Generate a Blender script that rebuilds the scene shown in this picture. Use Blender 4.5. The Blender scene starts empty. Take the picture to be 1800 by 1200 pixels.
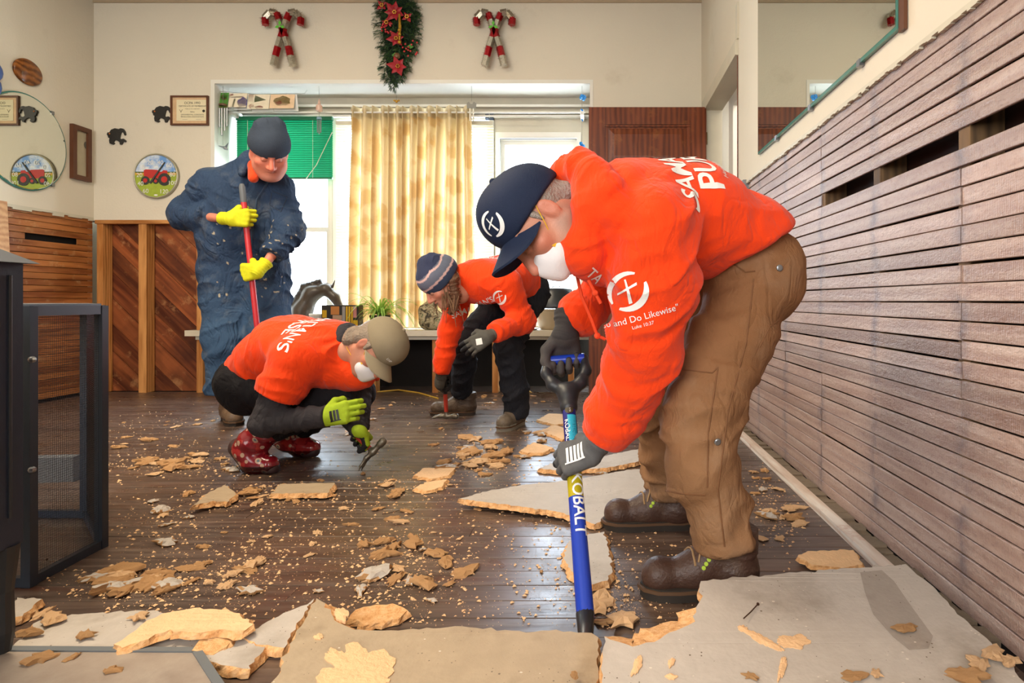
import bpy, bmesh, math, random
import numpy as np
from mathutils import Vector, Matrix, noise as mnoise
from mathutils.bvhtree import BVHTree
from mathutils.geometry import tessellate_polygon

random.seed(7)
RNG = np.random.default_rng(7)
SC = bpy.context.scene
COL = SC.collection
V = Vector

# ------------------------------------------------------------------ camera, world, lights, exposure
F, CX, CY, EYE = 1100.0, 1048.0, 528.0, 0.73          # focal length in px, principal point, eye height (m)
cd = bpy.data.cameras.new('camera'); cam = bpy.data.objects.new('camera', cd); COL.objects.link(cam)
cam.location = (0, 0, EYE); cam.rotation_euler = (math.pi / 2, 0, 0)
cd.sensor_fit = 'HORIZONTAL'; cd.sensor_width = 36; cd.lens = F / 1800 * 36
cd.shift_x = -(CX - 900) / 1800; cd.shift_y = -(600 - CY) / 1800
cd.clip_start = 0.05; cd.clip_end = 200
SC.camera = cam

w = bpy.data.worlds.new('world'); SC.world = w; w.use_nodes = True
bg = w.node_tree.nodes['Background']
bg.inputs[0].default_value = (0.72, 0.86, 1.0, 1); bg.inputs[1].default_value = 17.0

def area(name, loc, target, sx, sy, power, color, portal=False):
    l = bpy.data.lights.new(name, 'AREA'); l.shape = 'RECTANGLE'; l.size = sx; l.size_y = sy
    l.energy = power; l.color = color
    o = bpy.data.objects.new(name, l); COL.objects.link(o); o.location = loc
    o.rotation_euler = (V(target) - V(loc)).to_track_quat('-Z', 'Y').to_euler()
    if portal: l.cycles.is_portal = True
    return o
# added fill light: a wide one behind the camera, a warm one overhead
area('rear_fill_light', (-1.7, -2.2, 1.75), (-1.5, 3.0, 1.0), 3.6, 1.9, 125, (1.0, 0.98, 0.96))
area('overhead_fill_light', (-1.9, 2.0, 3.05), (-1.9, 2.01, 0), 1.1, 1.1, 70, (1.0, 0.84, 0.62))
area('window_portal_1', (-2.61, 5.42, 1.4), (-2.61, 4.0, 1.4), 0.7, 1.75, 1, (1, 1, 1), True)
area('window_portal_2', (-1.55, 5.42, 1.4), (-1.55, 4.0, 1.4), 1.32, 1.75, 1, (1, 1, 1), True)
area('window_portal_3', (-0.49, 5.42, 1.3), (-0.49, 4.0, 1.3), 0.66, 1.6, 1, (1, 1, 1), True)

SC.view_settings.view_transform = 'Standard'; SC.view_settings.look = 'None'
SC.view_settings.gamma = 1.0; SC.view_settings.use_curve_mapping = False
SC.view_settings.exposure = 0.50
SC.cycles.max_bounces = 5; SC.cycles.diffuse_bounces = 2; SC.cycles.glossy_bounces = 3; SC.cycles.adaptive_threshold = 0.05
SC.cycles.transparent_max_bounces = 12; SC.cycles.sample_clamp_indirect = 6
SC.cycles.caustics_refractive = False; SC.cycles.caustics_reflective = False
SC.cycles.use_denoising = True

def P(px, py, Y):                                      # point seen at a pixel, at distance Y
    return V(((px - CX) / F * Y, Y, EYE - (py - CY) / F * Y))
def G(px, py, z=0.0):                                  # point seen at a pixel, at height z below the eye
    return P(px, py, F * (EYE - z) / (py - CY))

# ------------------------------------------------------------------ colours and materials
def C(h, a=1.0):
    if isinstance(h, str):
        h = h.lstrip('#'); c = [int(h[i:i + 2], 16) / 255 for i in (0, 2, 4)]
    else:
        c = [x / 255 for x in h]
    return tuple((x / 12.92 if x <= 0.04045 else ((x + 0.055) / 1.055) ** 2.4) for x in c) + (a,)

class NT:
    def __init__(s, name):
        s.m = bpy.data.materials.new(name); s.m.use_nodes = True
        s.t = s.m.node_tree; s.n = s.t.nodes; s.b = s.n['Principled BSDF']; s.out = s.n['Material Output']
    def new(s, t, **kw):
        n = s.n.new(t)
        for k, v in kw.items(): setattr(n, k, v)
        return n
    def put(s, sock, v):
        if hasattr(v, 'is_output') or isinstance(v, bpy.types.NodeSocket): s.t.links.new(v, sock)
        else: sock.default_value = v
    def math(s, op, a, b=0.0, c=None, clamp=False):
        n = s.new('ShaderNodeMath', operation=op, use_clamp=clamp)
        s.put(n.inputs[0], a); s.put(n.inputs[1], b)
        if c is not None: s.put(n.inputs[2], c)
        return n.outputs[0]
    def mix(s, f, a, b, blend='MIX'):
        n = s.new('ShaderNodeMix', data_type='RGBA', blend_type=blend)
        s.put(n.inputs[0], f); s.put(n.inputs[6], a); s.put(n.inputs[7], b)
        return n.outputs[2]
    def ramp(s, f, stops):
        n = s.new('ShaderNodeValToRGB'); el = n.color_ramp.elements
        while len(el) < len(stops): el.new(0.5)
        for e, (p, c) in zip(el, stops): e.position = p; e.color = c
        s.put(n.inputs[0], f); return n.outputs[0]
    def coords(s, scale=(1, 1, 1), rand=False, kind='Object'):
        tc = s.new('ShaderNodeTexCoord'); mp = s.new('ShaderNodeMapping')
        s.t.links.new(tc.outputs[kind], mp.inputs[0]); mp.inputs['Scale'].default_value = scale
        if rand:
            oi = s.new('ShaderNodeObjectInfo'); cb = s.new('ShaderNodeCombineXYZ')
            r = s.math('MULTIPLY', oi.outputs['Random'], 37.0)
            for i in range(3): s.put(cb.inputs[i], r)
            s.t.links.new(cb.outputs[0], mp.inputs['Location'])
        return mp.outputs[0]
    def noise(s, vec, scale=5, detail=4, rough=0.55, dist=0.0):
        n = s.new('ShaderNodeTexNoise'); s.put(n.inputs['Vector'], vec)
        n.inputs['Scale'].default_value = scale; n.inputs['Detail'].default_value = detail
        n.inputs['Roughness'].default_value = rough; n.inputs['Distortion'].default_value = dist
        return n.outputs[0]
    def voro(s, vec, scale=5, feature='F1', out=0):
        n = s.new('ShaderNodeTexVoronoi', feature=feature); s.put(n.inputs['Vector'], vec)
        n.inputs['Scale'].default_value = scale; return n.outputs[out]
    def wave(s, vec, scale=5, dist=2, det=2, dirn='X', dscale=1.0):
        n = s.new('ShaderNodeTexWave', bands_direction=dirn); s.put(n.inputs['Vector'], vec)
        n.inputs['Scale'].default_value = scale; n.inputs['Distortion'].default_value = dist
        n.inputs['Detail'].default_value = det; n.inputs['Detail Scale'].default_value = dscale
        return n.outputs['Fac']
    def bump(s, h, strength=0.3, dist=0.01):
        n = s.new('ShaderNodeBump'); s.put(n.inputs['Height'], h)
        n.inputs['Strength'].default_value = strength; n.inputs['Distance'].default_value = dist
        s.t.links.new(n.outputs[0], s.b.inputs['Normal'])
    def fin(s, col=None, rough=0.6, metal=0.0, spec=0.5):
        if col is not None: s.put(s.b.inputs['Base Color'], col)
        s.put(s.b.inputs['Roughness'], rough); s.put(s.b.inputs['Metallic'], metal)
        s.b.inputs['Specular IOR Level'].default_value = spec
        return s.m

def scl(c, f): return tuple(min(1, x * f) for x in c[:3]) + (1,)

def plain(name, c, rough=0.6, metal=0.0, var=0.12, scale=6, bump=0.0, bscale=80, spec=0.5, rand=0.0, bd=0.004):
    s = NT(name); v = s.coords(rand=rand > 0); c = C(c)
    col = s.mix(s.noise(v, scale, 5), scl(c, 1 - var), scl(c, 1 + var))
    if rand:
        oi = s.new('ShaderNodeObjectInfo'); hs = s.new('ShaderNodeHueSaturation')
        s.put(hs.inputs['Value'], s.math('MULTIPLY_ADD', oi.outputs['Random'], 2 * rand, 1 - rand)); s.put(hs.inputs['Color'], col)
        col = hs.outputs[0]
    if bump: s.bump(s.noise(v, bscale, 3), bump, bd)
    return s.fin(col, rough, metal, spec)

def wood(name, c1, c2, rough=0.5, stretch=0.12, scale=22, bump=0.25, rand=0.2, stain=None, saw=0.0, wear=None, spec=0.4, axis=0):
    """grain along local X; each board takes its own offset and tone"""
    s = NT(name); v = s.coords(tuple(stretch if i == axis else 1 for i in range(3)), True)
    g = s.noise(v, scale, 6, 0.6, 0.6)
    g2 = s.wave(v, scale * 0.55, 6, 3, 'Z' if axis != 2 else 'X', 1.3)
    f = s.math('ADD', s.math('MULTIPLY', g, 0.7), s.math('MULTIPLY', g2, 0.3))
    col = s.ramp(f, [(0.28, C(c1)), (0.68, C(c2))])
    v2 = s.coords((1, 1, 1), True)
    if stain:
        col = s.mix(s.math('MULTIPLY', s.math('SUBTRACT', s.noise(v2, 3.0, 5), 0.5, clamp=True), 3.2, clamp=True), col, C(stain))
    if wear:
        col = s.mix(s.math('MULTIPLY', s.math('SUBTRACT', s.noise(v2, 7.0, 6, 0.7), 0.56, clamp=True), 5, clamp=True), col, C(wear))
    oi = s.new('ShaderNodeObjectInfo'); hs = s.new('ShaderNodeHueSaturation')
    s.put(hs.inputs['Value'], s.math('MULTIPLY_ADD', oi.outputs['Random'], 2 * rand, 1 - rand)); s.put(hs.inputs['Color'], col)
    h = f
    if saw:
        vs = s.coords((1, 0.25, 0.25), True)
        h = s.math('ADD', f, s.math('MULTIPLY', s.wave(vs, 42, 5, 2, 'X', 2.0), saw))
    s.bump(h, bump, 0.004)
    rr = s.math('MULTIPLY_ADD', g, 0.35, rough - 0.17)
    return s.fin(hs.outputs[0], rr, 0, spec)

def attrmat(name, rough=0.8, var=0.12, scale=14, bump=0.3, bscale=420, bd=0.0012, spec=0.3, dirt=None, dirt_amt=0.0, sheen=0.0, dscale=5, wrinkle=0.0):
    """colour comes from the mesh's own point colours"""
    s = NT(name); a = s.new('ShaderNodeAttribute', attribute_name='Col'); v = s.coords()
    n = s.noise(v, scale, 5)
    col = s.mix(1.0, a.outputs['Color'], s.mix(n, (1 - var,) * 3 + (1,), (1 + var,) * 3 + (1,)), 'MULTIPLY')
    if dirt:
        m = s.math('MULTIPLY', s.math('SUBTRACT', s.noise(v, dscale, 6, 0.65), 0.52, clamp=True), dirt_amt, clamp=True)
        col = s.mix(m, col, C(dirt))
    if bump:
        h = s.math('MULTIPLY', s.noise(v, bscale, 2), bd)
        if wrinkle:
            vw = s.coords((1, 1, .6)); w1 = s.math('ABSOLUTE', s.math('SUBTRACT', s.noise(vw, 9, 2, .5, 1.6), .5)); w2 = s.math('ABSOLUTE', s.math('SUBTRACT', s.noise(vw, 21, 2, .5, 1.2), .5))
            h = s.math('ADD', h, s.math('MULTIPLY', s.math('ADD', s.math('MINIMUM', w1, .12), s.math('MULTIPLY', s.math('MINIMUM', w2, .1), .4)), wrinkle))
        s.bump(h, min(1.0, bump * 2), 1.0)
    m = s.fin(col, rough, 0, spec)
    if sheen: s.b.inputs['Sheen Weight'].default_value = sheen
    return m

# ------------------------------------------------------------------ objects
def off(o):
    t = V((0, 0, 0))
    while o is not None: t = t + o.location; o = o.parent
    return t
def tag(o, label=None, cat=None, group=None, kind=None):
    if label: o['label'] = label
    if cat: o['category'] = cat
    if group: o['group'] = group
    if kind: o['kind'] = kind
    return o
def thing(name, loc, label, cat, group=None):
    o = bpy.data.objects.new(name, None); COL.objects.link(o); o.location = loc; o.empty_display_size = 0.05
    return tag(o, label, cat, group)
def link(name, me, parent=None, loc=(0, 0, 0), rot=None):
    o = bpy.data.objects.new(name, me); COL.objects.link(o); o.location = loc
    if rot is not None: o.rotation_euler = rot
    o.parent = parent
    return o
def mk(name, vs, fs, mat, parent=None, smooth=False, mi=None, cols=None, label=None, recenter=True):
    """vertices in world space; the object sits at its own base (top level) or in its parent's frame (part)"""
    vs = np.asarray([tuple(v) for v in vs] if not isinstance(vs, np.ndarray) else vs, dtype=np.float64)
    loc = V((0, 0, 0))
    if parent is not None: vs = vs - np.array(off(parent))
    elif recenter and len(vs):
        lo, hi = vs.min(0), vs.max(0); loc = V(((lo[0] + hi[0]) / 2, (lo[1] + hi[1]) / 2, lo[2])); vs = vs - np.array(loc)
    me = bpy.data.meshes.new(name)
    if isinstance(fs, np.ndarray):
        nf, k = fs.shape
        me.vertices.add(len(vs)); me.vertices.foreach_set('co', vs.astype(np.float32).ravel())
        me.loops.add(nf * k); me.loops.foreach_set('vertex_index', fs.astype(np.int32).ravel())
        me.polygons.add(nf); me.polygons.foreach_set('loop_start', (np.arange(nf) * k).astype(np.int32))
        me.update(calc_edges=True)
    else:
        me.from_pydata([tuple(v) for v in vs], [], fs); me.update()
    for m in (mat if isinstance(mat, (list, tuple)) else [mat]): me.materials.append(m)
    if smooth: me.polygons.foreach_set('use_smooth', [True] * len(me.polygons))
    if mi is not None: me.polygons.foreach_set('material_index', list(mi))
    if cols is not None:
        at = me.color_attributes.new('Col', 'FLOAT_COLOR', 'POINT')
        cc = np.ones((len(vs), 4), np.float32); cc[:, :3] = cols
        at.data.foreach_set('color', cc.ravel())
    o = link(name, me, parent, loc)
    if label: o['label'] = label
    return o

def basis(d, up=V((0, 0, 1))):
    d = V(d).normalized()
    if abs(d.dot(up)) > 0.985: up = V((1, 0, 0))
    x = d.cross(up).normalized(); y = x.cross(d).normalized()
    return x, y, d

class MB:
    """collects shapes into one mesh"""
    def __init__(s): s.v = []; s.f = []; s.m = []
    def add(s, vs, fs, mi=0):
        b = len(s.v); s.v += [V(v) for v in vs]; s.f += [tuple(i + b for i in f) for f in fs]; s.m += [mi] * len(fs); return s
    def box(s, lo, hi, mi=0):
        x0, y0, z0 = lo; x1, y1, z1 = hi
        return s.add([(x0, y0, z0), (x1, y0, z0), (x1, y1, z0), (x0, y1, z0), (x0, y0, z1), (x1, y0, z1), (x1, y1, z1), (x0, y1, z1)],
                     [(0, 3, 2, 1), (4, 5, 6, 7), (0, 1, 5, 4), (1, 2, 6, 5), (2, 3, 7, 6), (3, 0, 4, 7)], mi)
    def bar(s, a, b, w, h, up=V((0, 0, 1)), mi=0):
        a = V(a); b = V(b); x, y, d = basis(b - a, V(up)); vs = []
        for p in (a, b):
            for sx, sy in ((-1, -1), (1, -1), (1, 1), (-1, 1)): vs.append(p + x * sx * w / 2 + y * sy * h / 2)
        return s.add(vs, [(0, 1, 2, 3), (7, 6, 5, 4), (0, 4, 5, 1), (1, 5, 6, 2), (2, 6, 7, 3), (3, 7, 4, 0)], mi)
    def tube(s, pts, r, n=8, mi=0, caps=True):
        pts = [V(p) for p in pts]; rs = r if isinstance(r, (list, tuple)) else [r] * len(pts); vs = []; fs = []
        up = V((0, 0, 1)) if abs((pts[-1] - pts[0]).normalized().z) < 0.9 else V((0, 1, 0))
        for i, p in enumerate(pts):
            d = (pts[min(i + 1, len(pts) - 1)] - pts[max(i - 1, 0)]); x, y, _ = basis(d, up)
            for k in range(n):
                a = 2 * math.pi * k / n; vs.append(p + (x * math.cos(a) + y * math.sin(a)) * rs[i])
        for i in range(len(pts) - 1):
            for k in range(n):
                a = i * n + k; b = i * n + (k + 1) % n; fs.append((a, b, b + n, a + n))
        if caps: fs.append(tuple(range(n - 1, -1, -1))); fs.append(tuple(range((len(pts) - 1) * n, len(pts) * n)))
        return s.add(vs, fs, mi)
    def lathe(s, c, prof, axis=V((0, 0, 1)), n=24, mi=0, sx=1.0, sy=1.0):
        x, y, d = basis(axis, V((0, 1, 0)) if abs(V(axis).z) > 0.9 else V((0, 0, 1))); c = V(c); vs = []; fs = []
        for r, h in prof:
            for k in range(n):
                a = 2 * math.pi * k / n; vs.append(c + d * h + x * math.cos(a) * r * sx + y * math.sin(a) * r * sy)
        for i in range(len(prof) - 1):
            for k in range(n):
                a = i * n + k; b = i * n + (k + 1) % n; fs.append((a, b, b + n, a + n))
        fs.append(tuple(range(n - 1, -1, -1))); fs.append(tuple(range((len(prof) - 1) * n, len(prof) * n)))
        return s.add(vs, fs, mi)
    def prism(s, poly, O, X, Y, N, t, mi=0, mside=None):
        """polygon in the plane O + x X + y Y, thickness t along N"""
        O, X, Y, N = V(O), V(X), V(Y), V(N); n = len(poly)
        top = [O + X * p[0] + Y * p[1] + N * t for p in poly]; bot = [O + X * p[0] + Y * p[1] for p in poly]
        tri = tessellate_polygon([[V((p[0], p[1], 0)) for p in poly]])
        A = sum(poly[i][0] * poly[(i + 1) % n][1] - poly[(i + 1) % n][0] * poly[i][1] for i in range(n))
        fl = A * (X.cross(Y).dot(N)) < 0
        ft = []; 
        for t3 in tri:
            a, b, c = t3
            cr = (top[b] - top[a]).cross(top[c] - top[a]).dot(N)
            ft.append((a, b, c) if cr > 0 else (a, c, b))
        s.add(top, ft, mi); s.add(bot, [tuple(reversed(f)) for f in ft], mi)
        side = [((i, (i + 1) % n, n + (i + 1) % n, n + i) if not fl else (n + i, n + (i + 1) % n, (i + 1) % n, i)) for i in range(n)]
        return s.add(bot + top, side, mi if mside is None else mside)
    def sphere(s, c, r, n=10, m=7, mi=0, sz=(1, 1, 1)):
        c = V(c); vs = []; fs = []
        for i in range(1, m):
            t = math.pi * i / m
            for k in range(n):
                a = 2 * math.pi * k / n
                vs.append(c + V((math.sin(t) * math.cos(a) * sz[0], math.sin(t) * math.sin(a) * sz[1], math.cos(t) * sz[2])) * r)
        nt = len(vs); vs += [c + V((0, 0, r * sz[2])), c - V((0, 0, r * sz[2]))]
        for i in range(m - 2):
            for k in range(n):
                a = i * n + k; b = i * n + (k + 1) % n; fs.append((a, a + n, b + n, b))
        for k in range(n):
            fs.append((nt, k, (k + 1) % n)); fs.append((nt + 1, (m - 2) * n + (k + 1) % n, (m - 2) * n + k))
        return s.add(vs, fs, mi)
    def grid(s, fn, nu, nv, mi=0, close_u=False):
        vs = [fn(i / (nu if close_u else nu - 1), j / (nv - 1)) for j in range(nv) for i in range(nu)]; fs = []
        for j in range(nv - 1):
            for i in range(nu if close_u else nu - 1):
                a = j * nu + i; b = j * nu + (i + 1) % nu; fs.append((a, b, b + nu, a + nu))
        return s.add(vs, fs, mi)
    def build(s, name, mat, parent=None, smooth=False, label=None):
        return mk(name, s.v, s.f, mat, parent, smooth, s.m if isinstance(mat, (list, tuple)) else None, None, label)

def auto_smooth(o, ang=40):
    o.data.polygons.foreach_set('use_smooth', [True] * len(o.data.polygons))
    bm = bmesh.new(); bm.from_mesh(o.data)
    for e in bm.edges:
        if len(e.link_faces) != 2 or e.calc_face_angle(9) > math.radians(ang): e.smooth = False
    bm.to_mesh(o.data); bm.free(); return o

def copy_tree(o, parent=None):
    c = o.copy(); COL.objects.link(c); c.parent = parent
    for ch in list(o.children): copy_tree(ch, c)
    return c

# ------------------------------------------------------------------ noise and implicit surfaces (for bodies and clothes)
def vnoise(p, seed=0):
    p = np.asarray(p, np.float32); i = np.floor(p).astype(np.int64); f = p - i; f = f * f * (3 - 2 * f)
    def h(x, y, z):
        n = (x * 73856093) ^ (y * 19349663) ^ (z * 83492791) ^ (seed * 2654435761)
        n = (n ^ (n >> 13)) * 1274126177 & 0x7fffffff
        return ((n ^ (n >> 16)) & 0xffff).astype(np.float32) / 65535.0
    r = 0
    for dx in (0, 1):
        for dy in (0, 1):
            for dz in (0, 1):
                wgt = (f[:, 0] if dx else 1 - f[:, 0]) * (f[:, 1] if dy else 1 - f[:, 1]) * (f[:, 2] if dz else 1 - f[:, 2])
                r = r + wgt * h(i[:, 0] + dx, i[:, 1] + dy, i[:, 2] + dz)
    return r

def A3(v): return np.array(tuple(v), np.float32)

class SDF:
    def __init__(s, h=0.006): s.p = []; s.cuts = []; s.h = h; s.warp = None
    def cap(s, a, b, ra, rb=None, k=0.02, col=(0.5, 0.5, 0.5), fold=0.0, ff=26, flata=False, flatb=False, op=1):
        s.p.append(dict(t=0, a=A3(a), b=A3(b), ra=ra, rb=ra if rb is None else rb, k=k, col=col[:3], fold=fold, ff=ff, fa=flata, fb=flatb, op=op)); return s
    def ell(s, c, r, R=None, k=0.02, col=(0.5, 0.5, 0.5), op=1):
        R = np.eye(3, dtype=np.float32) if R is None else np.array(R, np.float32)
        r = (r, r, r) if isinstance(r, (int, float)) else r
        s.p.append(dict(t=1, a=A3(c), r=np.array(r, np.float32), R=R, k=k, col=col[:3], fold=0, op=op)); return s
    def chain(s, pts, k=0.02, col=(0.5, 0.5, 0.5), fold=0.0, ff=26, flatend=False):
        for i in range(len(pts) - 1):
            s.cap(pts[i][0], pts[i + 1][0], pts[i][1], pts[i + 1][1], k, col, fold, ff, flatb=flatend and i == len(pts) - 2)
        return s
    def cut(s, point, normal, k=0.004):                 # keeps the side the normal points away from
        n = A3(V(normal).normalized()); s.cuts.append((n, float(np.dot(n, A3(point))), k)); return s
    def cutp(s, point, normal, k=0.01):                # takes away one side of what was laid down so far
        n = A3(V(normal).normalized()); s.p.append(dict(t=2, a=A3(point), n=n, c=float(np.dot(n, A3(point))), k=k, col=(0, 0, 0), fold=0, op=-1)); return s
    def d1(s, q, p):
        if q['t'] == 2: return q['c'] - p @ q['n']
        if q['t'] == 0:
            ab = q['b'] - q['a']; L2 = float(ab @ ab) + 1e-12; pa = p - q['a']; tr = pa @ ab / L2; t = np.clip(tr, 0, 1)
            d = np.sqrt(((pa - t[:, None] * ab) ** 2).sum(1)) - (q['ra'] + (q['rb'] - q['ra']) * t)
            L = math.sqrt(L2)
            if q['fb']: d = np.maximum(d, (tr - 1) * L)
            if q['fa']: d = np.maximum(d, -tr * L)
            return d
        u = (p - q['a']) @ q['R'] / q['r']; k0 = np.sqrt((u ** 2).sum(1)) + 1e-6; k1 = np.sqrt(((u / q['r']) ** 2).sum(1)) + 1e-6
        return k0 * (k0 - 1) / k1
    @staticmethod
    def smin(a, b, k):
        h = np.clip(0.5 + 0.5 * (a - b) / k, 0, 1); return a * (1 - h) + b * h - k * h * (1 - h)
    def fold(s, d, q, di):
        if q['op'] > 0: return s.smin(d, di, q['k'])
        return -s.smin(-d, di, q['k'])
    def mesh(s):
        h = s.h; B = 8; H = B * h
        lo = np.min([np.minimum(q['a'], q.get('b', q['a'])) - (max(q['ra'], q['rb']) if q['t'] == 0 else q['r'].max()) for q in s.p if q['op'] > 0], 0) - 2 * h
        hi = np.max([np.maximum(q['a'], q.get('b', q['a'])) + (max(q['ra'], q['rb']) if q['t'] == 0 else q['r'].max()) for q in s.p if q['op'] > 0], 0) + 2 * h
        nb = np.ceil((hi - lo) / H).astype(int)
        bi = np.stack(np.meshgrid(*[np.arange(n) for n in nb], indexing='ij'), -1).reshape(-1, 3)
        cen = (lo + (bi + 0.5) * H).astype(np.float32)
        D = np.stack([s.d1(q, cen) for q in s.p], 1)
        d = np.full(len(cen), 9.0, np.float32)
        for i, q in enumerate(s.p): d = s.fold(d, q, D[:, i])
        keep = np.abs(d) < H * 1.25
        for n, c, k in s.cuts: keep &= (cen @ n - c) < H * 0.9
        bi, D, d = bi[keep], D[keep], d[keep]
        l = np.stack(np.meshgrid(*[np.arange(B + 1)] * 3, indexing='ij'), -1).reshape(-1, 3)
        pts = (lo + (bi[:, None, :] * B + l[None]) * h).astype(np.float32)
        val = np.full(pts.shape[:2], 9.0, np.float32); L3 = l.shape[0]
        for i, q in enumerate(s.p):
            near = D[:, i] < (d + H * 1.9 + q['k'] if q['op'] > 0 else H * 1.9)
            if not near.any(): continue
            sub = pts[near].reshape(-1, 3); val[near] = s.fold(val[near], q, s.d1(q, sub).reshape(-1, L3))
        for n, c, k in s.cuts:
            pl = (pts @ n - c); val = -s.smin(-val, -pl, k)
        vv = val.reshape(-1, B + 1, B + 1, B + 1); sg = vv < 0
        cs = [(0, 0, 0), (1, 0, 0), (0, 1, 0), (1, 1, 0), (0, 0, 1), (1, 0, 1), (0, 1, 1), (1, 1, 1)]
        sl = lambda o: (slice(None),) + tuple(slice(x, B + x) for x in o)
        cnt = sum(sg[sl(c)].astype(np.int8) for c in cs)
        act = np.argwhere((cnt > 0) & (cnt < 8))
        cv = np.stack([vv[act[:, 0], act[:, 1] + c[0], act[:, 2] + c[1], act[:, 3] + c[2]] for c in cs], 1)
        ed = [(0, 1), (2, 3), (4, 5), (6, 7), (0, 2), (1, 3), (4, 6), (5, 7), (0, 4), (1, 5), (2, 6), (3, 7)]
        acc = np.zeros((len(act), 3), np.float32); num = np.zeros(len(act), np.float32); ca = np.array(cs, np.float32)
        for a, b in ed:
            x = (cv[:, a] < 0) != (cv[:, b] < 0); t = np.where(x, cv[:, a] / (cv[:, a] - cv[:, b] + 1e-12), 0)
            acc += np.where(x[:, None], ca[a] + t[:, None] * (ca[b] - ca[a]), 0); num += x
        g = bi[act[:, 0]] * B + act[:, 1:]
        verts = lo + (g + acc / num[:, None]) * h
        N = 4096; gid = (g[:, 0].astype(np.int64) * N + g[:, 1]) * N + g[:, 2]
        order = np.argsort(gid); sid = gid[order]
        def look(q):
            i = np.clip(np.searchsorted(sid, q), 0, len(sid) - 1); ok = sid[i] == q; return order[i], ok
        faces = []
        st = (N * N, N, 1)
        for ax in range(3):
            c1 = 1 << ax; x = (cv[:, 0] < 0) != (cv[:, c1] < 0); u, w2 = st[(ax + 1) % 3], st[(ax + 2) % 3]; gg = gid[x]
            i0 = np.nonzero(x)[0]; i1, o1 = look(gg - u); i2, o2 = look(gg - u - w2); i3, o3 = look(gg - w2); ok = o1 & o2 & o3
            q = np.stack([i0, i1, i2, i3], 1); neg = cv[i0, 0] < 0
            q[~neg] = q[~neg][:, ::-1]; faces.append(q[ok])
        return verts, np.concatenate(faces)
    def finish(s, colfn=None, amp=1.0, seed=1, smooth_it=1):
        v, f = s.mesh(); v = v.astype(np.float32)
        for _ in range(smooth_it): v = relax(v, f)
        nrm = vnormals(v, f)
        W = np.zeros(len(v), np.float32) + 1e-9; cacc = np.zeros((len(v), 3), np.float32); facc = np.zeros(len(v), np.float32)
        for j, q in enumerate(s.p):
            if q['op'] < 0: continue
            wt = np.exp(-np.clip(s.d1(q, v), -0.01, 0.2) / 0.006); W += wt; cacc += wt[:, None] * np.array(q['col'], np.float32)
            if q['fold']:
                ax = q['b'] - q['a']; L = np.linalg.norm(ax) + 1e-6; ax = ax / L; pa = v - q['a']; al = pa @ ax; pe = pa - al[:, None] * ax
                w1 = vnoise(pe * 9 + j * 7.3, seed + j) * 1.2
                co = np.stack([al * q['ff'] + w1 * 1.6 + pe[:, 0] * 5, pe[:, 0] * 5 + pe[:, 2] * 6 + al * 2, pe[:, 1] * 6 + pe[:, 2] * 3], 1)
                n1 = vnoise(co, seed * 3 + j); r1 = 1 - np.abs(2 * n1 - 1); n2 = vnoise(co * 2.1 + 5, seed + 40 + j)
                facc += wt * q['fold'] * ((r1 ** 3 - 0.3) * 1.3 + (n2 - 0.5) * 0.8)
        col = cacc / W[:, None]; v = v + nrm * (facc / W * amp)[:, None]
        if s.cuts:                                           # keep cut hems flat
            for n, c, k in s.cuts:
                dd = v @ n - c; v = v - np.where(dd > 0.004, dd - 0.004, 0)[:, None] * n
        if colfn is not None: col = colfn(v, nrm, col)
        return v, f, col

def relax(v, f):
    acc = np.zeros_like(v); n = np.zeros(len(v), np.float32)
    for i in range(4):
        a, b = f[:, i], f[:, (i + 1) % 4]
        for k in range(3): acc[:, k] += np.bincount(a, v[b, k], len(v)) + np.bincount(b, v[a, k], len(v))
        n += np.bincount(a, minlength=len(v)) + np.bincount(b, minlength=len(v))
    return np.where(n[:, None] > 0, v * 0.5 + 0.5 * acc / np.maximum(n, 1)[:, None], v).astype(np.float32)
def vnormals(v, f):
    fn = np.cross(v[f[:, 2]] - v[f[:, 0]], v[f[:, 3]] - v[f[:, 1]]); r = np.zeros_like(v)
    for i in range(4):
        for k in range(3): r[:, k] += np.bincount(f[:, i], fn[:, k], len(v))
    return r / (np.linalg.norm(r, axis=1, keepdims=True) + 1e-9)
def join(parts):
    vs, fs, cs = [], [], []; n = 0
    for v, f, c in parts: vs.append(v); fs.append(f + n); cs.append(c); n += len(v)
    return np.concatenate(vs), np.concatenate(fs), np.concatenate(cs)

# ------------------------------------------------------------------ flat print laid onto a surface
def text2d(txt, size=1.0, align='CENTER', sp=1.0, bold=0.0):
    cu = bpy.data.curves.new('t', 'FONT'); cu.body = txt; cu.size = 1.0; cu.align_x = align; cu.space_character = sp; cu.offset = bold; cu.resolution_u = 3
    o = bpy.data.objects.new('t', cu); COL.objects.link(o); dg = bpy.context.evaluated_depsgraph_get(); dg.update()
    me = bpy.data.meshes.new_from_object(o.evaluated_get(dg)); vs = [(v.co.x * size, v.co.y * size) for v in me.vertices]; fs = [tuple(p.vertices) for p in me.polygons]
    bpy.data.objects.remove(o); bpy.data.curves.remove(cu); bpy.data.meshes.remove(me); return vs, fs
def merge2d(*items):                                      # items: (verts, faces, dx, dy, scale)
    vs, fs = [], []
    for v, f, dx, dy, sc in items:
        b = len(vs); vs += [(x * sc + dx, y * sc + dy) for x, y in v]; fs += [tuple(i + b for i in q) for q in f]
    return vs, fs
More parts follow.
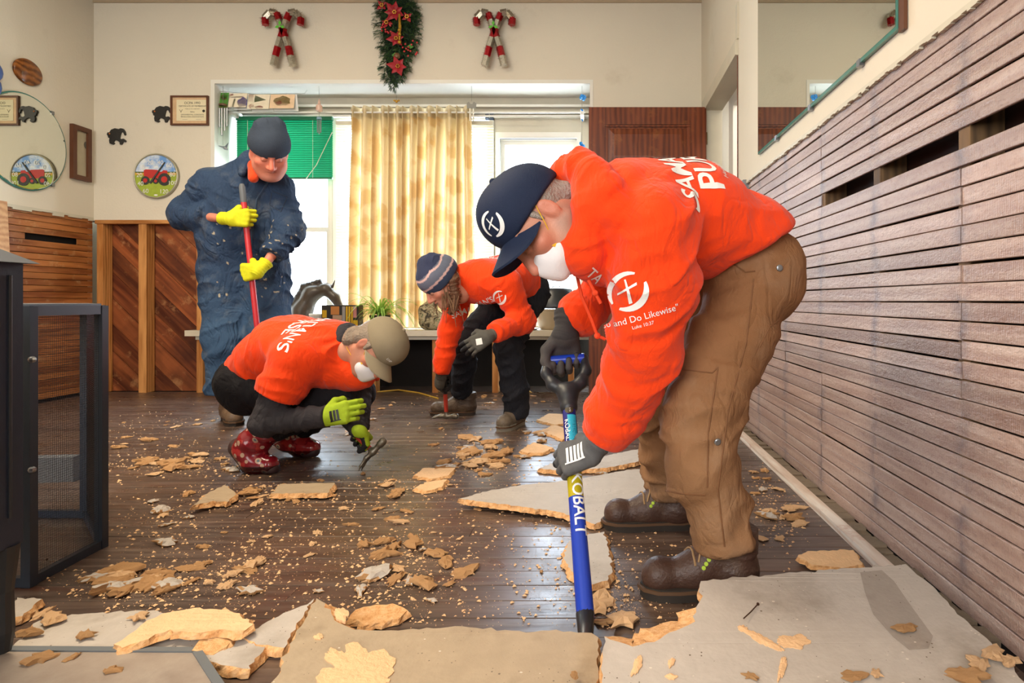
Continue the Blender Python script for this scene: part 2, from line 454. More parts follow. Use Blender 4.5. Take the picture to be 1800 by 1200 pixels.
def arc2d(r0, r1, a0, a1, n=14, taper=True):
    vs, fs = [], []
    for i in range(n + 1):
        t = i / n; a = math.radians(a0 + (a1 - a0) * t); wd = (math.sin(math.pi * (0.06 + 0.88 * t)) ** 0.6 if taper else 1)
        ri = r1 - (r1 - r0) * wd; vs += [(math.cos(a) * ri, math.sin(a) * ri), (math.cos(a) * r1, math.sin(a) * r1)]
        if i: fs.append((2 * i - 2, 2 * i - 1, 2 * i + 1, 2 * i))
    return vs, fs
def emblem2d():                                            # two crescents round a leaning cross
    a = arc2d(0.72, 1.0, 55, 205); b = arc2d(0.66, 1.0, -130, 15)
    cr = ([(-.10, -.62), (.08, -.60), (.06, .62), (-.02, .62)], [(0, 1, 2, 3)])
    ar = ([(-.52, -.12), (-.5, -.02), (.52, .26), (.50, .12)], [(0, 3, 2, 1)])
    return merge2d((*a, 0, 0, 1), (*b, 0, 0, 1), (*cr, 0, 0, 1), (*ar, 0, 0.08, 1))
def fine(vs, fs, L):
    bm = bmesh.new(); bv = [bm.verts.new((x, y, 0)) for x, y in vs]
    for f in fs:
        try: bm.faces.new([bv[i] for i in f])
        except ValueError: pass
    bmesh.ops.triangulate(bm, faces=bm.faces)
    for _ in range(5):
        es = [e for e in bm.edges if e.calc_length() > L]
        if not es: break
        bmesh.ops.subdivide_edges(bm, edges=es, cuts=1); bmesh.ops.triangulate(bm, faces=bm.faces)
    bm.verts.index_update(); r = [(v.co.x, v.co.y) for v in bm.verts], [tuple(v.index for v in f.verts) for f in bm.faces]
    bm.free(); return r
def decal(name, shape, bvh, O, X, Y, mat, parent, lift=0.002, depth=0.35, L=0.008, bend=None):
    """prints a flat shape onto a surface along -(X x Y)"""
    vs, fs = fine(*shape, L); O, X, Y = V(O), V(X).normalized(), V(Y).normalized(); N = X.cross(Y).normalized(); out = []
    for x, y in vs:
        q = O + X * x + Y * y; hit = bvh.ray_cast(q + N * depth, -N, 2 * depth)
        out.append(None if hit[0] is None else hit[0] + N * lift + hit[1] * (lift if hit[1].dot(N) > 0 else -lift) * 0.5)
    keep = [f for f in fs if all(out[i] is not None for i in f) and max((out[f[a]] - out[f[b]]).length for a, b in ((0, 1), (1, 2), (2, 0))) < 4 * L + 0.01]
    if not keep: return None
    return mk(name, [o if o is not None else O for o in out], keep, mat, parent)
def bvh_of(v, f): return BVHTree.FromPolygons([tuple(x) for x in v.tolist()], f.tolist())

# ================================================================== THE ROOM
YB, XL, XR, ZC = 4.95, -3.974, 0.845, 3.10           # back wall, left wall, right wall, ceiling
YN = -2.6                                            # wall behind the camera
def plaster(name, c, var=0.06):
    s = NT(name); v = s.coords(); c = C(c)
    col = s.mix(s.noise(v, 1.6, 5), scl(c, 1 - var), scl(c, 1 + var))
    col = s.mix(s.math('MULTIPLY', s.math('SUBTRACT', s.noise(v, 2.6, 6, 0.7), 0.6, clamp=True), 1.4, clamp=True), col, C('#a8977a'))
    s.bump(s.math('ADD', s.noise(v, 60, 4), s.math('MULTIPLY', s.noise(v, 14, 3), 1.2)), 0.28, 0.004)
    return s.fin(col, 0.78, 0, 0.3)
M_wall = plaster('plaster_cream', '#e2d8c4')
M_ceil = plaster('ceiling_paint', '#d8cfba')
M_white = plain('white_paint', '#eae6da', 0.42, var=0.05, scale=5, bump=0.08, bscale=30)
M_offw = plain('aged_white_paint', '#d2cab4', 0.5, var=0.1, scale=7, bump=0.1, bscale=30)
M_dark = plain('dark_cavity', '#17110d', 0.9, var=0.3)
M_floorbase = plain('subfloor', '#2a1b12', 0.9, var=0.3)
M_stud = wood('stud_pine', '#a8692f', '#dc9d5b', 0.6, rand=0.12)
M_stud2 = wood('old_stud_shaded', '#4a3826', '#755a3c', 0.7, rand=0.1)  # grey-brown studs, colour darkened further for the shade inside the wall
M_sheath = wood('sheathing_redwood', '#54240f', '#a2592f', 0.5, stretch=0.08, scale=17, rand=0.25, stain='#3a1c12', wear='#c08a5a')
M_lathl = wood('lath_warm', '#7e4522', '#b8753f', 0.42, rand=0.18, wear='#caa070')
M_door = wood('door_varnish', '#53240f', '#7d3d1c', 0.34, stretch=0.12, scale=15, rand=0.05, bump=0.08, wear='#8c5326', axis=2)
M_ledge = plain('worn_ledge_paint', '#cfc4ae', 0.45, var=0.14, scale=9, bump=0.15, bscale=25)
M_dust = plain('plaster_dust', '#7d6d5a', 0.95, var=0.3, scale=20, bump=0.5, bscale=120)

def floor_mat():
    s = NT('old_floor_boards'); v = s.coords((0.07, 1, 1), True); v2 = s.coords((1, 1, 1), True)
    g = s.noise(v, 42, 7, 0.62, 0.5)
    col = s.ramp(g, [(0.25, C('#2e221b')), (0.5, C('#54433a')), (0.78, C('#75655a'))])
    geo = s.new('ShaderNodeNewGeometry')
    wn = s.noise(geo.outputs['Position'], 1.9, 5, 0.6)
    col = s.mix(s.math('MULTIPLY', s.math('SUBTRACT', wn, 0.5, clamp=True), 3.0, clamp=True), col, C('#6b5341'))
    st = s.new('ShaderNodeMapping'); s.put(st.inputs[0], geo.outputs['Position']); st.inputs['Scale'].default_value = (0.5, 6, 1)
    red = s.noise(st.outputs[0], 3.2, 4)
    col = s.mix(s.math('MULTIPLY', s.math('SUBTRACT', red, 0.6, clamp=True), 4, clamp=True), col, C('#5e3324'))
    oi = s.new('ShaderNodeObjectInfo'); hs = s.new('ShaderNodeHueSaturation')
    s.put(hs.inputs['Value'], s.math('MULTIPLY_ADD', oi.outputs['Random'], 0.4, 0.82)); s.put(hs.inputs['Color'], col)
    s.bump(g, 0.3, 0.003)
    rr = s.math('MULTIPLY_ADD', s.noise(v2, 9, 5), 0.42, 0.12)
    return s.fin(hs.outputs[0], rr, 0, 0.5)
M_floor = floor_mat()

def lath_mat():
    s = NT('sawn_lath'); v = s.coords((0.1, 1, 1), True); v2 = s.coords((1, 1, 1), True)
    g = s.noise(v, 26, 6, 0.6, 0.8); ring = s.wave(s.coords((0.22, 1, 1), True), 9, 5, 3, 'Y', 0.8)
    f = s.math('ADD', s.math('MULTIPLY', g, 0.85), s.math('MULTIPLY', ring, 0.15))
    col = s.ramp(f, [(0.25, C('#9f8074')), (0.5, C('#b5998c')), (0.75, C('#c6b0a5'))])
    big = s.noise(v2, 2.2, 5, 0.6)
    col = s.mix(s.math('MULTIPLY', s.math('SUBTRACT', big, 0.52, clamp=True), 3.2, clamp=True), col, C('#96705f'))
    geo = s.new('ShaderNodeNewGeometry'); sp = s.new('ShaderNodeSeparateXYZ'); s.put(sp.inputs[0], geo.outputs['Position'])
    fr = s.math('FRACT', s.math('MULTIPLY_ADD', sp.outputs[1], 1 / 0.45, 10.5 - 1.448 / 0.45)); dst = s.math('ABSOLUTE', s.math('SUBTRACT', fr, 0.5))
    stain = s.math('MULTIPLY', s.math('SUBTRACT', 0.11, dst, clamp=True), 9.0, clamp=True)          # nail-rust stains over the studs
    blot = s.math('MULTIPLY', s.math('SUBTRACT', s.noise(geo.outputs['Position'], 17, 4, 0.6), 0.40, clamp=True), 4, clamp=True)
    col = s.mix(s.math('MULTIPLY', s.math('MULTIPLY', stain, blot), 0.7), col, C('#5a5560'))
    fine_ = s.noise(s.coords((.5, 1, 1), True), 95, 5, .75)
    col = s.mix(s.math('MULTIPLY', s.math('SUBTRACT', fine_, .5, clamp=True), 2.4, clamp=True), col, C('#7c5646'))
    oi = s.new('ShaderNodeObjectInfo'); hs = s.new('ShaderNodeHueSaturation')
    s.put(hs.inputs['Value'], s.math('MULTIPLY_ADD', oi.outputs['Random'], 0.42, 0.78)); s.put(hs.inputs['Color'], col)
    saw = s.wave(s.coords((1, 0.3, 0.3), True), 55, 3.5, 2, 'X', 2.0)
    s.bump(s.math('ADD', f, s.math('ADD', s.math('MULTIPLY', saw, 0.16), s.math('MULTIPLY', s.noise(s.coords((.45, 1, 1), True), 120, 4, .7), 1.3))), 0.55, 0.004)
    return s.fin(hs.outputs[0], s.math('MULTIPLY_ADD', g, 0.26, 0.27), 0, 0.9)
M_lath = lath_mat()

def struct(name, mb, mat, parent=None, smooth=False):
    o = mb.build(name, mat, parent, smooth)
    if parent is None: o['kind'] = 'structure'
    return o
def board(name, a, b, w_, t, N, mat, parent, roll=0.0):
    """a board along a-b, its face looking along N; a and b lie on the middle of the face"""
    a, b, N = V(a), V(b), V(N).normalized(); L = (b - a).length; X = (b - a) / L; Y = N.cross(X).normalized(); Z = X.cross(Y)
    h = w_ / 2; c = min(0.0015, t * 0.2)
    vs = []
    for x in (0, L):
        for y, z in ((-h, -t), (h, -t), (h, -c), (h - c, 0), (-h + c, 0), (-h, -c)): vs.append((x, y, z))
    fs = [(i, (i + 1) % 6, (i + 1) % 6 + 6, i + 6) for i in range(6)] + [(5, 4, 3, 2, 1, 0), (6, 7, 8, 9, 10, 11)]
    me = bpy.data.meshes.new(name); me.from_pydata(vs, [], fs); me.materials.append(mat)
    bm = bmesh.new(); bm.from_mesh(me); bmesh.ops.recalc_face_normals(bm, faces=bm.faces); bm.to_mesh(me); bm.free()
    o = bpy.data.objects.new(name, me); COL.objects.link(o); o.parent = parent
    m = Matrix((X, Y, Z)).transposed(); o.matrix_basis = Matrix.Translation(a - (off(parent) if parent else V((0, 0, 0)))) @ m.to_4x4() @ Matrix.Rotation(roll, 4, 'X')
    return o

# ---- floor: old boards running across the room
fl = struct('floor', MB().box((XL - 0.3, YN, -0.12), (XR + 1.3, 5.6, -0.006)), M_floorbase)
y = 0.86; r_ = random.Random(3)
while y < 4.93:
    cuts = [XL + 0.01]; x = XL + r_.uniform(0.6, 2.2)
    while x < XR - 0.5: cuts.append(x); x += r_.uniform(1.3, 2.4)
    cuts.append(XR - 0.005)
    for a, b in zip(cuts, cuts[1:]):
        zz = r_.uniform(-0.0014, 0.0)
        board('floor_plank', (a + 0.0008, y + 0.0415, zz), (b - 0.0008, y + 0.0415, zz), 0.0815 - r_.uniform(0, 0.0012), 0.006, (0, 0, 1), M_floor, fl)
    y += 0.083
# ---- ceiling, wall behind the camera
struct('ceiling', MB().box((XL - 0.1, YN - 0.1, ZC), (XR + 0.1, YB + 0.5, ZC + 0.1)), M_ceil)
struct('wall_rear', MB().box((XL - 0.1, YN - 0.1, 0), (XR + 0.1, YN, ZC)), M_wall)
struct('trim_1', MB().box((XL, YB - 0.012, ZC - 0.018), (XR, YB, ZC)), plain('ceiling_trim_paint', '#b7a283', 0.6))

# ---- back wall: plaster with the window bay; exposed framing at its foot
WX0, WX1, WZ0, WZ1, YW = -3.017, -0.05, 0.496, 2.445, 5.30
wb = struct('wall_back', MB().box((XL - 0.1, YB, 1.36), (WX0 - 0.02, YB + 0.10, ZC)).box((WX0 - 0.02, YB, WZ1 + 0.02), (WX1 + 0.015, YB + 0.10, ZC)).box((WX1 + 0.015, YB, 0), (XR + 0.1, YB + 0.10, ZC)).box((XL - 0.2, YB + 0.5, -0.1), (XR + 0.2, YB + 0.55, WZ0)).box((XL - 0.2, YB + 0.2, -0.1), (WX0 - 0.1, YB + 0.5, ZC)).box((XL - 0.2, 1.0, -0.1), (XL - 0.13, YB + 0.3, 1.5)).box((WX0 - 0.2, YW + 0.12, WZ0 - 0.05), (WX1 + 0.2, YB + 0.56, WZ0 - 0.02)), M_wall)
struct('wall_back_cavity', MB().box((XL, YB + 0.14, 0), (WX0 - 0.04, YB + 0.2, 1.4)).box((WX0, YB + 0.44, -0.02), (WX1, YB + 0.5, 0.5)), M_dark, wb)
def clip(poly, axis, lim, keep_less):
    out = []
    for i in range(len(poly)):
        a, b = poly[i], poly[(i + 1) % len(poly)]; ia = (a[axis] <= lim) == keep_less; ib = (b[axis] <= lim) == keep_less
        if ia: out.append(a)
        if ia != ib:
            t = (lim - a[axis]) / (b[axis] - a[axis]); out.append(tuple(a[k] + (b[k] - a[k]) * t for k in (0, 1)))
    return out
# diagonal sheathing boards, running down to the right
dx, dz = math.cos(math.radians(-44)), math.sin(math.radians(-44)); nx, nz = -dz, dx
for i in range(-4, 14):
    o0 = i * 0.152; w_ = 0.149
    q = [(-4.1 + nx * o0 - dx, 0.3 + nz * o0 - dz), (-4.1 + nx * o0 + dx * 2.5, 0.3 + nz * o0 + dz * 2.5), (-4.1 + nx * (o0 + w_) + dx * 2.5, 0.3 + nz * (o0 + w_) + dz * 2.5), (-4.1 + nx * (o0 + w_) - dx, 0.3 + nz * (o0 + w_) - dz)]
    for ax, lim, kl in ((0, XL, False), (0, WX0 - 0.02, True), (1, 0.0, False), (1, 1.37, True)):
        q = clip(q, ax, lim, kl)
        if len(q) < 3: break
    if len(q) < 3: continue
    # local X of the board lies along the grain
    cx, cz = q[0]; loc = [((p[0] - cx) * dx + (p[1] - cz) * dz, (p[0] - cx) * nx + (p[1] - cz) * nz) for p in q]
    yy = random.uniform(0, 0.004); m = MB().prism(loc, (0, 0, 0), (1, 0, 0), (0, 1, 0), (0, 0, 1), 0.02)
    me_o = mk('sheathing_board', m.v, m.f, M_sheath, None, recenter=False); me_o.parent = wb
    me_o.matrix_basis = Matrix.Translation(V((cx, YB + 0.13 + yy, cz)) - off(wb)) @ Matrix(((dx, nx, 0), (0, 0, -1), (dz, nz, 0))).to_4x4()
for x0, wd in ((-3.955, 0.05), (-3.625, 0.062), (-3.165, 0.05)):
    board('stud', (x0 + wd / 2, YB + 0.005, 0.0), (x0 + wd / 2, YB + 0.005, 1.345), wd, 0.095, (0, -1, 0), M_stud, wb)
board('nailing_strip', (XL + 0.01, YB - 0.004, 1.352), (-3.08, YB - 0.004, 1.352), 0.03, 0.05, (0, -1, 0), M_stud, wb)
for x, yq in ((-3.80, 0), (-3.38, 0)):
    mk('knot_plug', *(lambda m: (m.v, m.f))(MB().lathe((x, YB + 0.132, 0.31), [(0.028, 0), (0.028, 0.012), (0.02, 0.016)], (0, -1, 0), 14)), plain('plug_orange', '#c98a3a', 0.6), wb)

# ---- window bay: jambs, soffit, rails, ledge, and three sashes
bay = struct('window_1', MB().box((WX0 - 0.03, YB - 0.004, WZ0), (WX0, YW, WZ1 + 0.03)).box((WX1, YB - 0.004, WZ0), (WX1 + 0.025, YW, WZ1 + 0.03)).box((WX0, YB - 0.004, WZ1), (WX1, YW, WZ1 + 0.03)), M_white)
# wall between the sashes at the back of the bay
W = [(-2.95, -2.265, 0.545, 2.27), (-2.19, -0.90, 0.545, 2.25), (-0.815, -0.165, 0.545, 2.10)]
m = MB(); xs = [WX0] + [q for a in W for q in a[:2]] + [WX1]
for i in range(0, len(xs), 2): m.box((xs[i], YW, WZ0), (xs[i + 1], YW + 0.1, WZ1))
for x0, x1, z0, z1 in W: m.box((x0, YW, WZ0), (x1, YW + 0.1, z0)).box((x0, YW, z1), (x1, YW + 0.1, WZ1))
m.build('bay_wall', M_offw, bay)
for z0, z1, d, mt in ((2.355, 2.375, 0.05, M_white), (2.305, 2.325, 0.035, M_offw), (2.268, 2.283, 0.06, M_white)):
    MB().box((WX0, YW - d, z0), (WX1, YW, z1)).build('header_rail', mt, bay)
MB().box((WX0 - 0.2, YB - 0.06, WZ0 - 0.045), (WX1 + 0.14, YW + 0.02, WZ0)).build('ledge', M_ledge, bay)
MB().box((WX0 - 0.14, YB - 0.02, WZ0 - 0.075), (WX1 + 0.1, YB + 0.01, WZ0 - 0.045)).build('ledge_apron', M_offw, bay)
for x in (-2.72, -2.25, -1.765, -1.275, -0.80, -0.20):
    board('post', (x, YB + 0.0, 0.0), (x, YB + 0.0, WZ0 - 0.075), 0.045, 0.09, (0, -1, 0), M_stud, bay)
def glass_mat():
    s = NT('window_glass'); tr = s.new('ShaderNodeBsdfTransparent'); gl = s.new('ShaderNodeBsdfGlossy'); gl.inputs['Roughness'].default_value = 0.03
    mx = s.new('ShaderNodeMixShader'); mx.inputs[0].default_value = 0.06
    s.t.links.new(tr.outputs[0], mx.inputs[1]); s.t.links.new(gl.outputs[0], mx.inputs[2]); s.t.links.new(mx.outputs[0], s.out.inputs[0]); return s.m
M_glass = glass_mat()
for i, (x0, x1, z0, z1) in enumerate(W):
    sash = struct('window_%d' % (i + 2), MB().box((x0 - 0.036, YW - 0.018, z0 - 0.03), (x0, YW + 0.03, z1 + 0.05)).box((x1, YW - 0.018, z0 - 0.03), (x1 + 0.036, YW + 0.03, z1 + 0.05)).box((x0, YW - 0.018, z1), (x1, YW + 0.03, z1 + 0.05)).box((x0, YW - 0.018, z0 - 0.03), (x1, YW + 0.03, z0)), M_white)
    zm = 1.335; m = MB()
    for a, b, yy in ((z0, zm + 0.02, 0.035), (zm - 0.02, z1, 0.06)):
        m.box((x0, YW + yy, a), (x0 + 0.035, YW + yy + 0.025, b)).box((x1 - 0.035, YW + yy, a), (x1, YW + yy + 0.025, b)).box((x0 + 0.035, YW + yy, a), (x1 - 0.035, YW + yy + 0.025, a + 0.04)).box((x0 + 0.035, YW + yy, b - 0.04), (x1 - 0.035, YW + yy + 0.025, b))
    m.build('sash', M_white, sash)
    for a, b, yy in ((z0 + .04, zm - 0.02, 0.045), (zm + 0.02, z1 - .04, 0.07)): MB().box((x0 + .035, YW + yy, a), (x1 - .035, YW + yy + 0.004, b)).build('pane', M_glass, sash)

# ---- left wall: plaster above, warm lath below
wl = struct('wall_left', MB().box((XL - 0.1, YN, 1.37), (XL, YB, ZC)).box((XL - 0.1, YN, 0), (XL, 1.2, 1.37)), M_wall)
struct('wall_left_backing', MB().box((XL - 0.12, 1.2, 0), (XL - 0.05, YB, 1.4)), M_dark, wl)
z = 0.02; k = 0
while z < 1.36:
    j = 2.6 + (k * 0.613) % 1.5
    segs = [(1.2, j), (j, YB - 0.005)]
    if abs(z + .0225 - 1.18) < 0.03: segs = [(1.2, j if j < 4.2 else 3.4), (j if j < 4.2 else 3.4, 4.36)] + ([(4.72, YB - 0.005)] if z > 1.17 else [(4.80, YB - 0.005)])
    for a, b in segs:
        if b - a < 0.05: continue
        dz_ = random.uniform(-.0015, .0015)
        board('lath', (XL - 0.006, a + 0.001, z + 0.0225 + dz_), (XL - 0.006, b - 0.001, z + 0.0225), 0.0425, 0.008, (1, 0, 0), M_lathl, wl)
    z += 0.0455; k += 1
m = MB(); rr = random.Random(5); yy = 1.2           # ragged plaster edge
while yy < YB - 0.02:
    d = rr.uniform(0.03, 0.12); m.box((XL - 0.008, yy, 1.372 - rr.uniform(0.0, 0.02)), (XL + 0.004, min(yy + d, YB - .01), 1.385)); yy += d
m.build('plaster_edge', M_offw, wl)

# ---- right wall: plaster above, bare sawn lath below, doorway at the far end
DY0, DY1, DZ = 3.68, 4.74, 2.17
wr = struct('wall_right', MB().box((XR - 0.012, YN, 1.385), (XR + 0.1, DY0, ZC)).box((XR - 0.012, DY0, DZ + 0.09), (XR + 0.1, YB, ZC)).box((XR - 0.012, DY1 + 0.03, 0), (XR + 0.1, YB, DZ + 0.09)).box((XR - 0.012, YN, 0), (XR + 0.1, 0.1, 1.385)), M_wall)
struct('wall_right_backing', MB().box((XR + 0.09, 0.1, 0), (XR + 0.12, DY0, 1.4)), plain('lath_backing', '#2b140c', .8, var=.4, scale=5), wr)
for i in range(0, 9):
    ys = 0.098 + 0.45 * i
    if ys < DY0: board('stud', (XR + 0.006, ys, 0), (XR + 0.006, ys, 1.385), 0.045, 0.08, (-1, 0, 0), M_stud2, wr)
z = 0.012; rr = random.Random(11); pitch = 0.0446
while z < 1.38:
    zc = z + pitch / 2
    if zc > 1.145: js = [2.348] + ([0.998] if rr.random() < .6 else [1.448] if rr.random() < .3 else [])
    elif zc > 1.10: js = [2.348]
    elif zc > 1.03: js = [2.348, 0.998]
    elif zc > 0.47: js = [1.448, rr.choice([2.798, 2.798, 3.248])] if not 0.62 < zc < 0.71 else [1.448, 3.248]
    elif zc > 0.30: js = [2.348, rr.choice([0.998, 1.448])]
    else: js = [2.348, 0.998]
    ends = [0.1] + sorted(js) + [DY0 - 0.005]
    for a, b in zip(ends, ends[1:]):
        if 1.10 < zc < 1.145 and b <= 2.35: continue          # the missing strip
        t = rr.uniform(-0.0018, 0.0018); g = rr.uniform(0.0022, 0.0055); dp = rr.uniform(-0.002, 0.0025)
        board('lath', (XR - dp, a + 0.0015, zc + t), (XR - dp, b - 0.0015, zc - t), pitch - g, 0.007, (-1, 0, 0), M_lath, wr, rr.uniform(-0.03, 0.03))
    z += pitch
m = MB(); yy = 0.1
while yy < DY0 - 0.02:
    d = rr.uniform(0.008, 0.03); m.box((XR - 0.014, yy, 1.385 - rr.uniform(0.0, 0.008)), (XR - 0.002, min(yy + d, DY0), 1.395)); yy += d
m.build('plaster_edge', M_offw, wr)
bs = struct('baseboard_right', MB().box((0.757, 1.50, 0), (0.797, 3.66, 0.022)), wood('worn_white_strip', '#cdb3a0', '#efe6dc', 0.6, rand=0.05, wear='#c08a70', axis=1))
m = MB(); rr = random.Random(2); yy = 1.3
while yy < 3.6:
    d = rr.uniform(0.02, 0.06); m.box((0.797, yy, 0), (XR - 0.004, yy + d, 0.012 + rr.uniform(0, 0.012))); yy += d
m.build('rubble_ledge', M_dust, bs)
# doorway casing and the pale room beyond
struct('trim_2', MB().box((XR - 0.03, DY0 - 0.01, DZ), (XR + 0.11, DY1 + 0.09, DZ + 0.09)).box((XR - 0.03, DY1, 0), (XR + 0.11, DY1 + 0.06, DZ)).box((XR - 0.022, DY0 - 0.03, DZ + 0.09), (XR - 0.006, DY0 + 0.02, DZ + 0.30)), M_offw)
struct('trim_3', MB().box((XR - 0.012, DY0 - 0.012, 1.385), (XR + 0.11, DY0 + 0.02, DZ)).box((XR - 0.004, DY0 - 0.006, 0.0), (XR + 0.11, DY0 + 0.02, 1.385)), wood('door_edge_wood', '#6a2f18', '#9c5a34', 0.6))
struct('wall_beyond', MB().box((XR + 1.2, 2.6, 0), (XR + 1.3, 5.5, ZC)).box((XR + 0.11, YB + 0.0, 0), (XR + 1.3, YB + 0.1, ZC)).box((XR + 0.1, 2.5, 0), (XR + 1.3, 2.6, ZC)).box((XR + 0.1, 2.5, ZC - 0.4), (XR + 1.3, 5.5, ZC - 0.3)), M_white)
area('side_room_light', (XR + 0.65, 3.6, 2.6), (XR + 0.65, 3.61, 0), 0.6, 0.6, 16, (1, 0.93, 0.85))
struct('trim_4', MB().box((XR + 0.13, 4.46, 0), (XR + 0.16, 4.60, 2.12)).box((XR + 0.13, 3.7, 2.12), (XR + 0.16, 4.60, 2.20)), M_white)

# ---- open panel door, folded back along the far wall
dr = struct('door_1', MB().box((-0.052, 4.705, 0.012), (0.822, 4.722, 2.18)), M_door)
DX0, DX1, DYF = -0.056, 0.826, 4.692
zs = [0.012, 0.24, 0.60, 0.70, 1.02, 1.12, 1.44, 1.54, 1.715, 1.80, 2.05, 2.18]
def dbox(n, a, b): auto_smooth(MB().box(a, b).build(n, M_door, dr))
dbox('stile', (DX0, DYF, 0.012), (DX0 + 0.12, DYF + 0.035, 2.18)); dbox('stile', (DX1 - 0.12, DYF, 0.012), (DX1, DYF + 0.035, 2.18))
for a, b in ((0.012, 0.22), (0.56, 0.67), (1.01, 1.12), (1.44, 1.56), (1.64, 1.745), (2.05, 2.18)): dbox('rail', (DX0 + 0.12, DYF + 0.001, a), (DX1 - 0.12, DYF + 0.034, b))
for a, b in ((0.22, 0.56), (0.67, 1.01), (1.12, 1.44), (1.56, 1.64), (1.745, 2.05)):
    x0, x1 = DX0 + 0.12, DX1 - 0.12
    m = MB(); f = 0.022
    m.bar((x0, DYF + 0.01, a + f / 2), (x1, DYF + 0.01, a + f / 2), f, 0.012).bar((x0, DYF + 0.01, b - f / 2), (x1, DYF + 0.01, b - f / 2), f, 0.012)
    m.bar((x0 + f / 2, DYF + 0.01, a), (x0 + f / 2, DYF + 0.01, b), 0.012, f, (1, 0, 0)).bar((x1 - f / 2, DYF + 0.01, a), (x1 - f / 2, DYF + 0.01, b), 0.012, f, (1, 0, 0))
    m.build('panel_moulding', M_door, dr)
    if b - a > 0.15:
        g = 0.05; MB().add([(x0 + f, DYF + .014, a + f), (x1 - f, DYF + .014, a + f), (x1 - f, DYF + .014, b - f), (x0 + f, DYF + .014, b - f), (x0 + f + g, DYF + .006, a + f + g), (x1 - f - g, DYF + .006, a + f + g), (x1 - f - g, DYF + .006, b - f - g), (x0 + f + g, DYF + .006, b - f - g)],
                  [(0, 1, 5, 4), (1, 2, 6, 5), (2, 3, 7, 6), (3, 0, 4, 7), (4, 5, 6, 7)]).build('door_panel', M_door, dr)
for z in (0.3, 1.15, 1.95): MB().tube([(DX1 + 0.004, DYF + 0.02, z - 0.045), (DX1 + 0.004, DYF + 0.02, z + 0.045)], 0.007).build('hinge', plain('old_brass', '#7a6440', 0.4, 0.9), dr)
MB().lathe((DX0 + 0.06, DYF, 0.98), [(0.012, 0), (0.012, 0.03), (0.028, 0.04), (0.03, 0.055), (0.018, 0.068), (0.0, 0.07)], (0, -1, 0), 16).build('door_knob', plain('dark_knob', '#2c231c', 0.3, 0.6), dr)

# ================================================================== THINGS ON THE WALLS AND IN THE WINDOW BAY
def simple(name, label, cat, mb, mat, group=None, smooth=False):
    o = mb.build(name, mat, None, smooth); tag(o, label, cat, group); return o
def emat(name, c, strength):
    s = NT(name); s.b.inputs['Base Color'].default_value = C(c); return s.m
M_thread = plain('thread', '#8d8878', 0.7)
M_steel = plain('steel', '#8f9296', 0.35, 0.9, var=0.1)
M_black = plain('black_plastic', '#17181a', 0.45)
M_gold = plain('gold', '#c79a3a', 0.3, 0.9)

# ---- green venetian blind
def translucent(name, c, c2, tr=0.5, scale=30, pattern=None):
    s = NT(name); v = s.coords()
    f = s.noise(v, scale, 3) if pattern is None else pattern(s, v)
    col = s.mix(f, C(c), C(c2)); s.put(s.b.inputs['Base Color'], col); s.b.inputs['Roughness'].default_value = 0.75
    t = s.new('ShaderNodeBsdfTranslucent'); s.put(t.inputs[0], col); mx = s.new('ShaderNodeMixShader'); mx.inputs[0].default_value = tr
    s.t.links.new(s.b.outputs[0], mx.inputs[1]); s.t.links.new(t.outputs[0], mx.inputs[2]); s.t.links.new(mx.outputs[0], s.out.inputs[0]); return s.m
def blind(name, label, x0, x1, z0, z1, n, Y, mat, railmat, tilt, wslat=0.026):
    t = thing(name, (x0, Y, z0), label, 'blind')
    MB().box((x0, Y - 0.016, z1 - 0.03), (x1, Y + 0.016, z1)).build('headrail', railmat, t)
    MB().box((x0, Y - 0.013, z0), (x1, Y + 0.013, z0 + 0.014)).build('bottom_rail', railmat, t)
    ca, sa = math.cos(tilt) * wslat / 2, math.sin(tilt) * wslat / 2
    vs = [(0, -ca, -sa), (0, 0, 0.0025), (0, ca, sa), (x1 - x0, -ca, -sa), (x1 - x0, 0, 0.0025), (x1 - x0, ca, sa)]
    me = bpy.data.meshes.new('slat'); me.from_pydata(vs, [], [(0, 3, 4, 1), (1, 4, 5, 2)]); me.materials.append(mat)
    for i in range(n):
        link('slat', me, t, (0, 0, 0.024 + (z1 - z0 - 0.065) * i / (n - 1)))
    for xx in (x0 + (x1 - x0) * 0.12, x0 + (x1 - x0) * 0.8): MB().tube([(xx, Y - 0.014, z0 + 0.01), (xx, Y - 0.014, z1 - 0.02)], 0.0016, 5).build('ladder_cord', M_offw, t)
    return t
M_green = translucent('green_slat', '#0b6b45', '#108555', 0.22)
b1 = blind('venetian_blind', 'green venetian blind half raised over the window behind the man in blue', -2.985, -2.19, 1.737, 2.255, 26, 5.20, M_green, plain('green_rail', '#0e6b46', 0.4), 1.0, .0285)
MB().tube([P(584, 232, 5.17), P(556, 290, 5.16), P(532, 322, 5.16)], 0.003, 6).build('tilt_wand', M_offw, b1)
M_cream = translucent('cream_slat', '#ddd0ae', '#e8dec4', 0.16)
blind('venetian_blind', 'cream venetian blind lowered behind the patterned curtain', -2.17, -0.86, 0.62, 2.225, 66, 5.225, M_cream, M_offw, 1.12, .028)
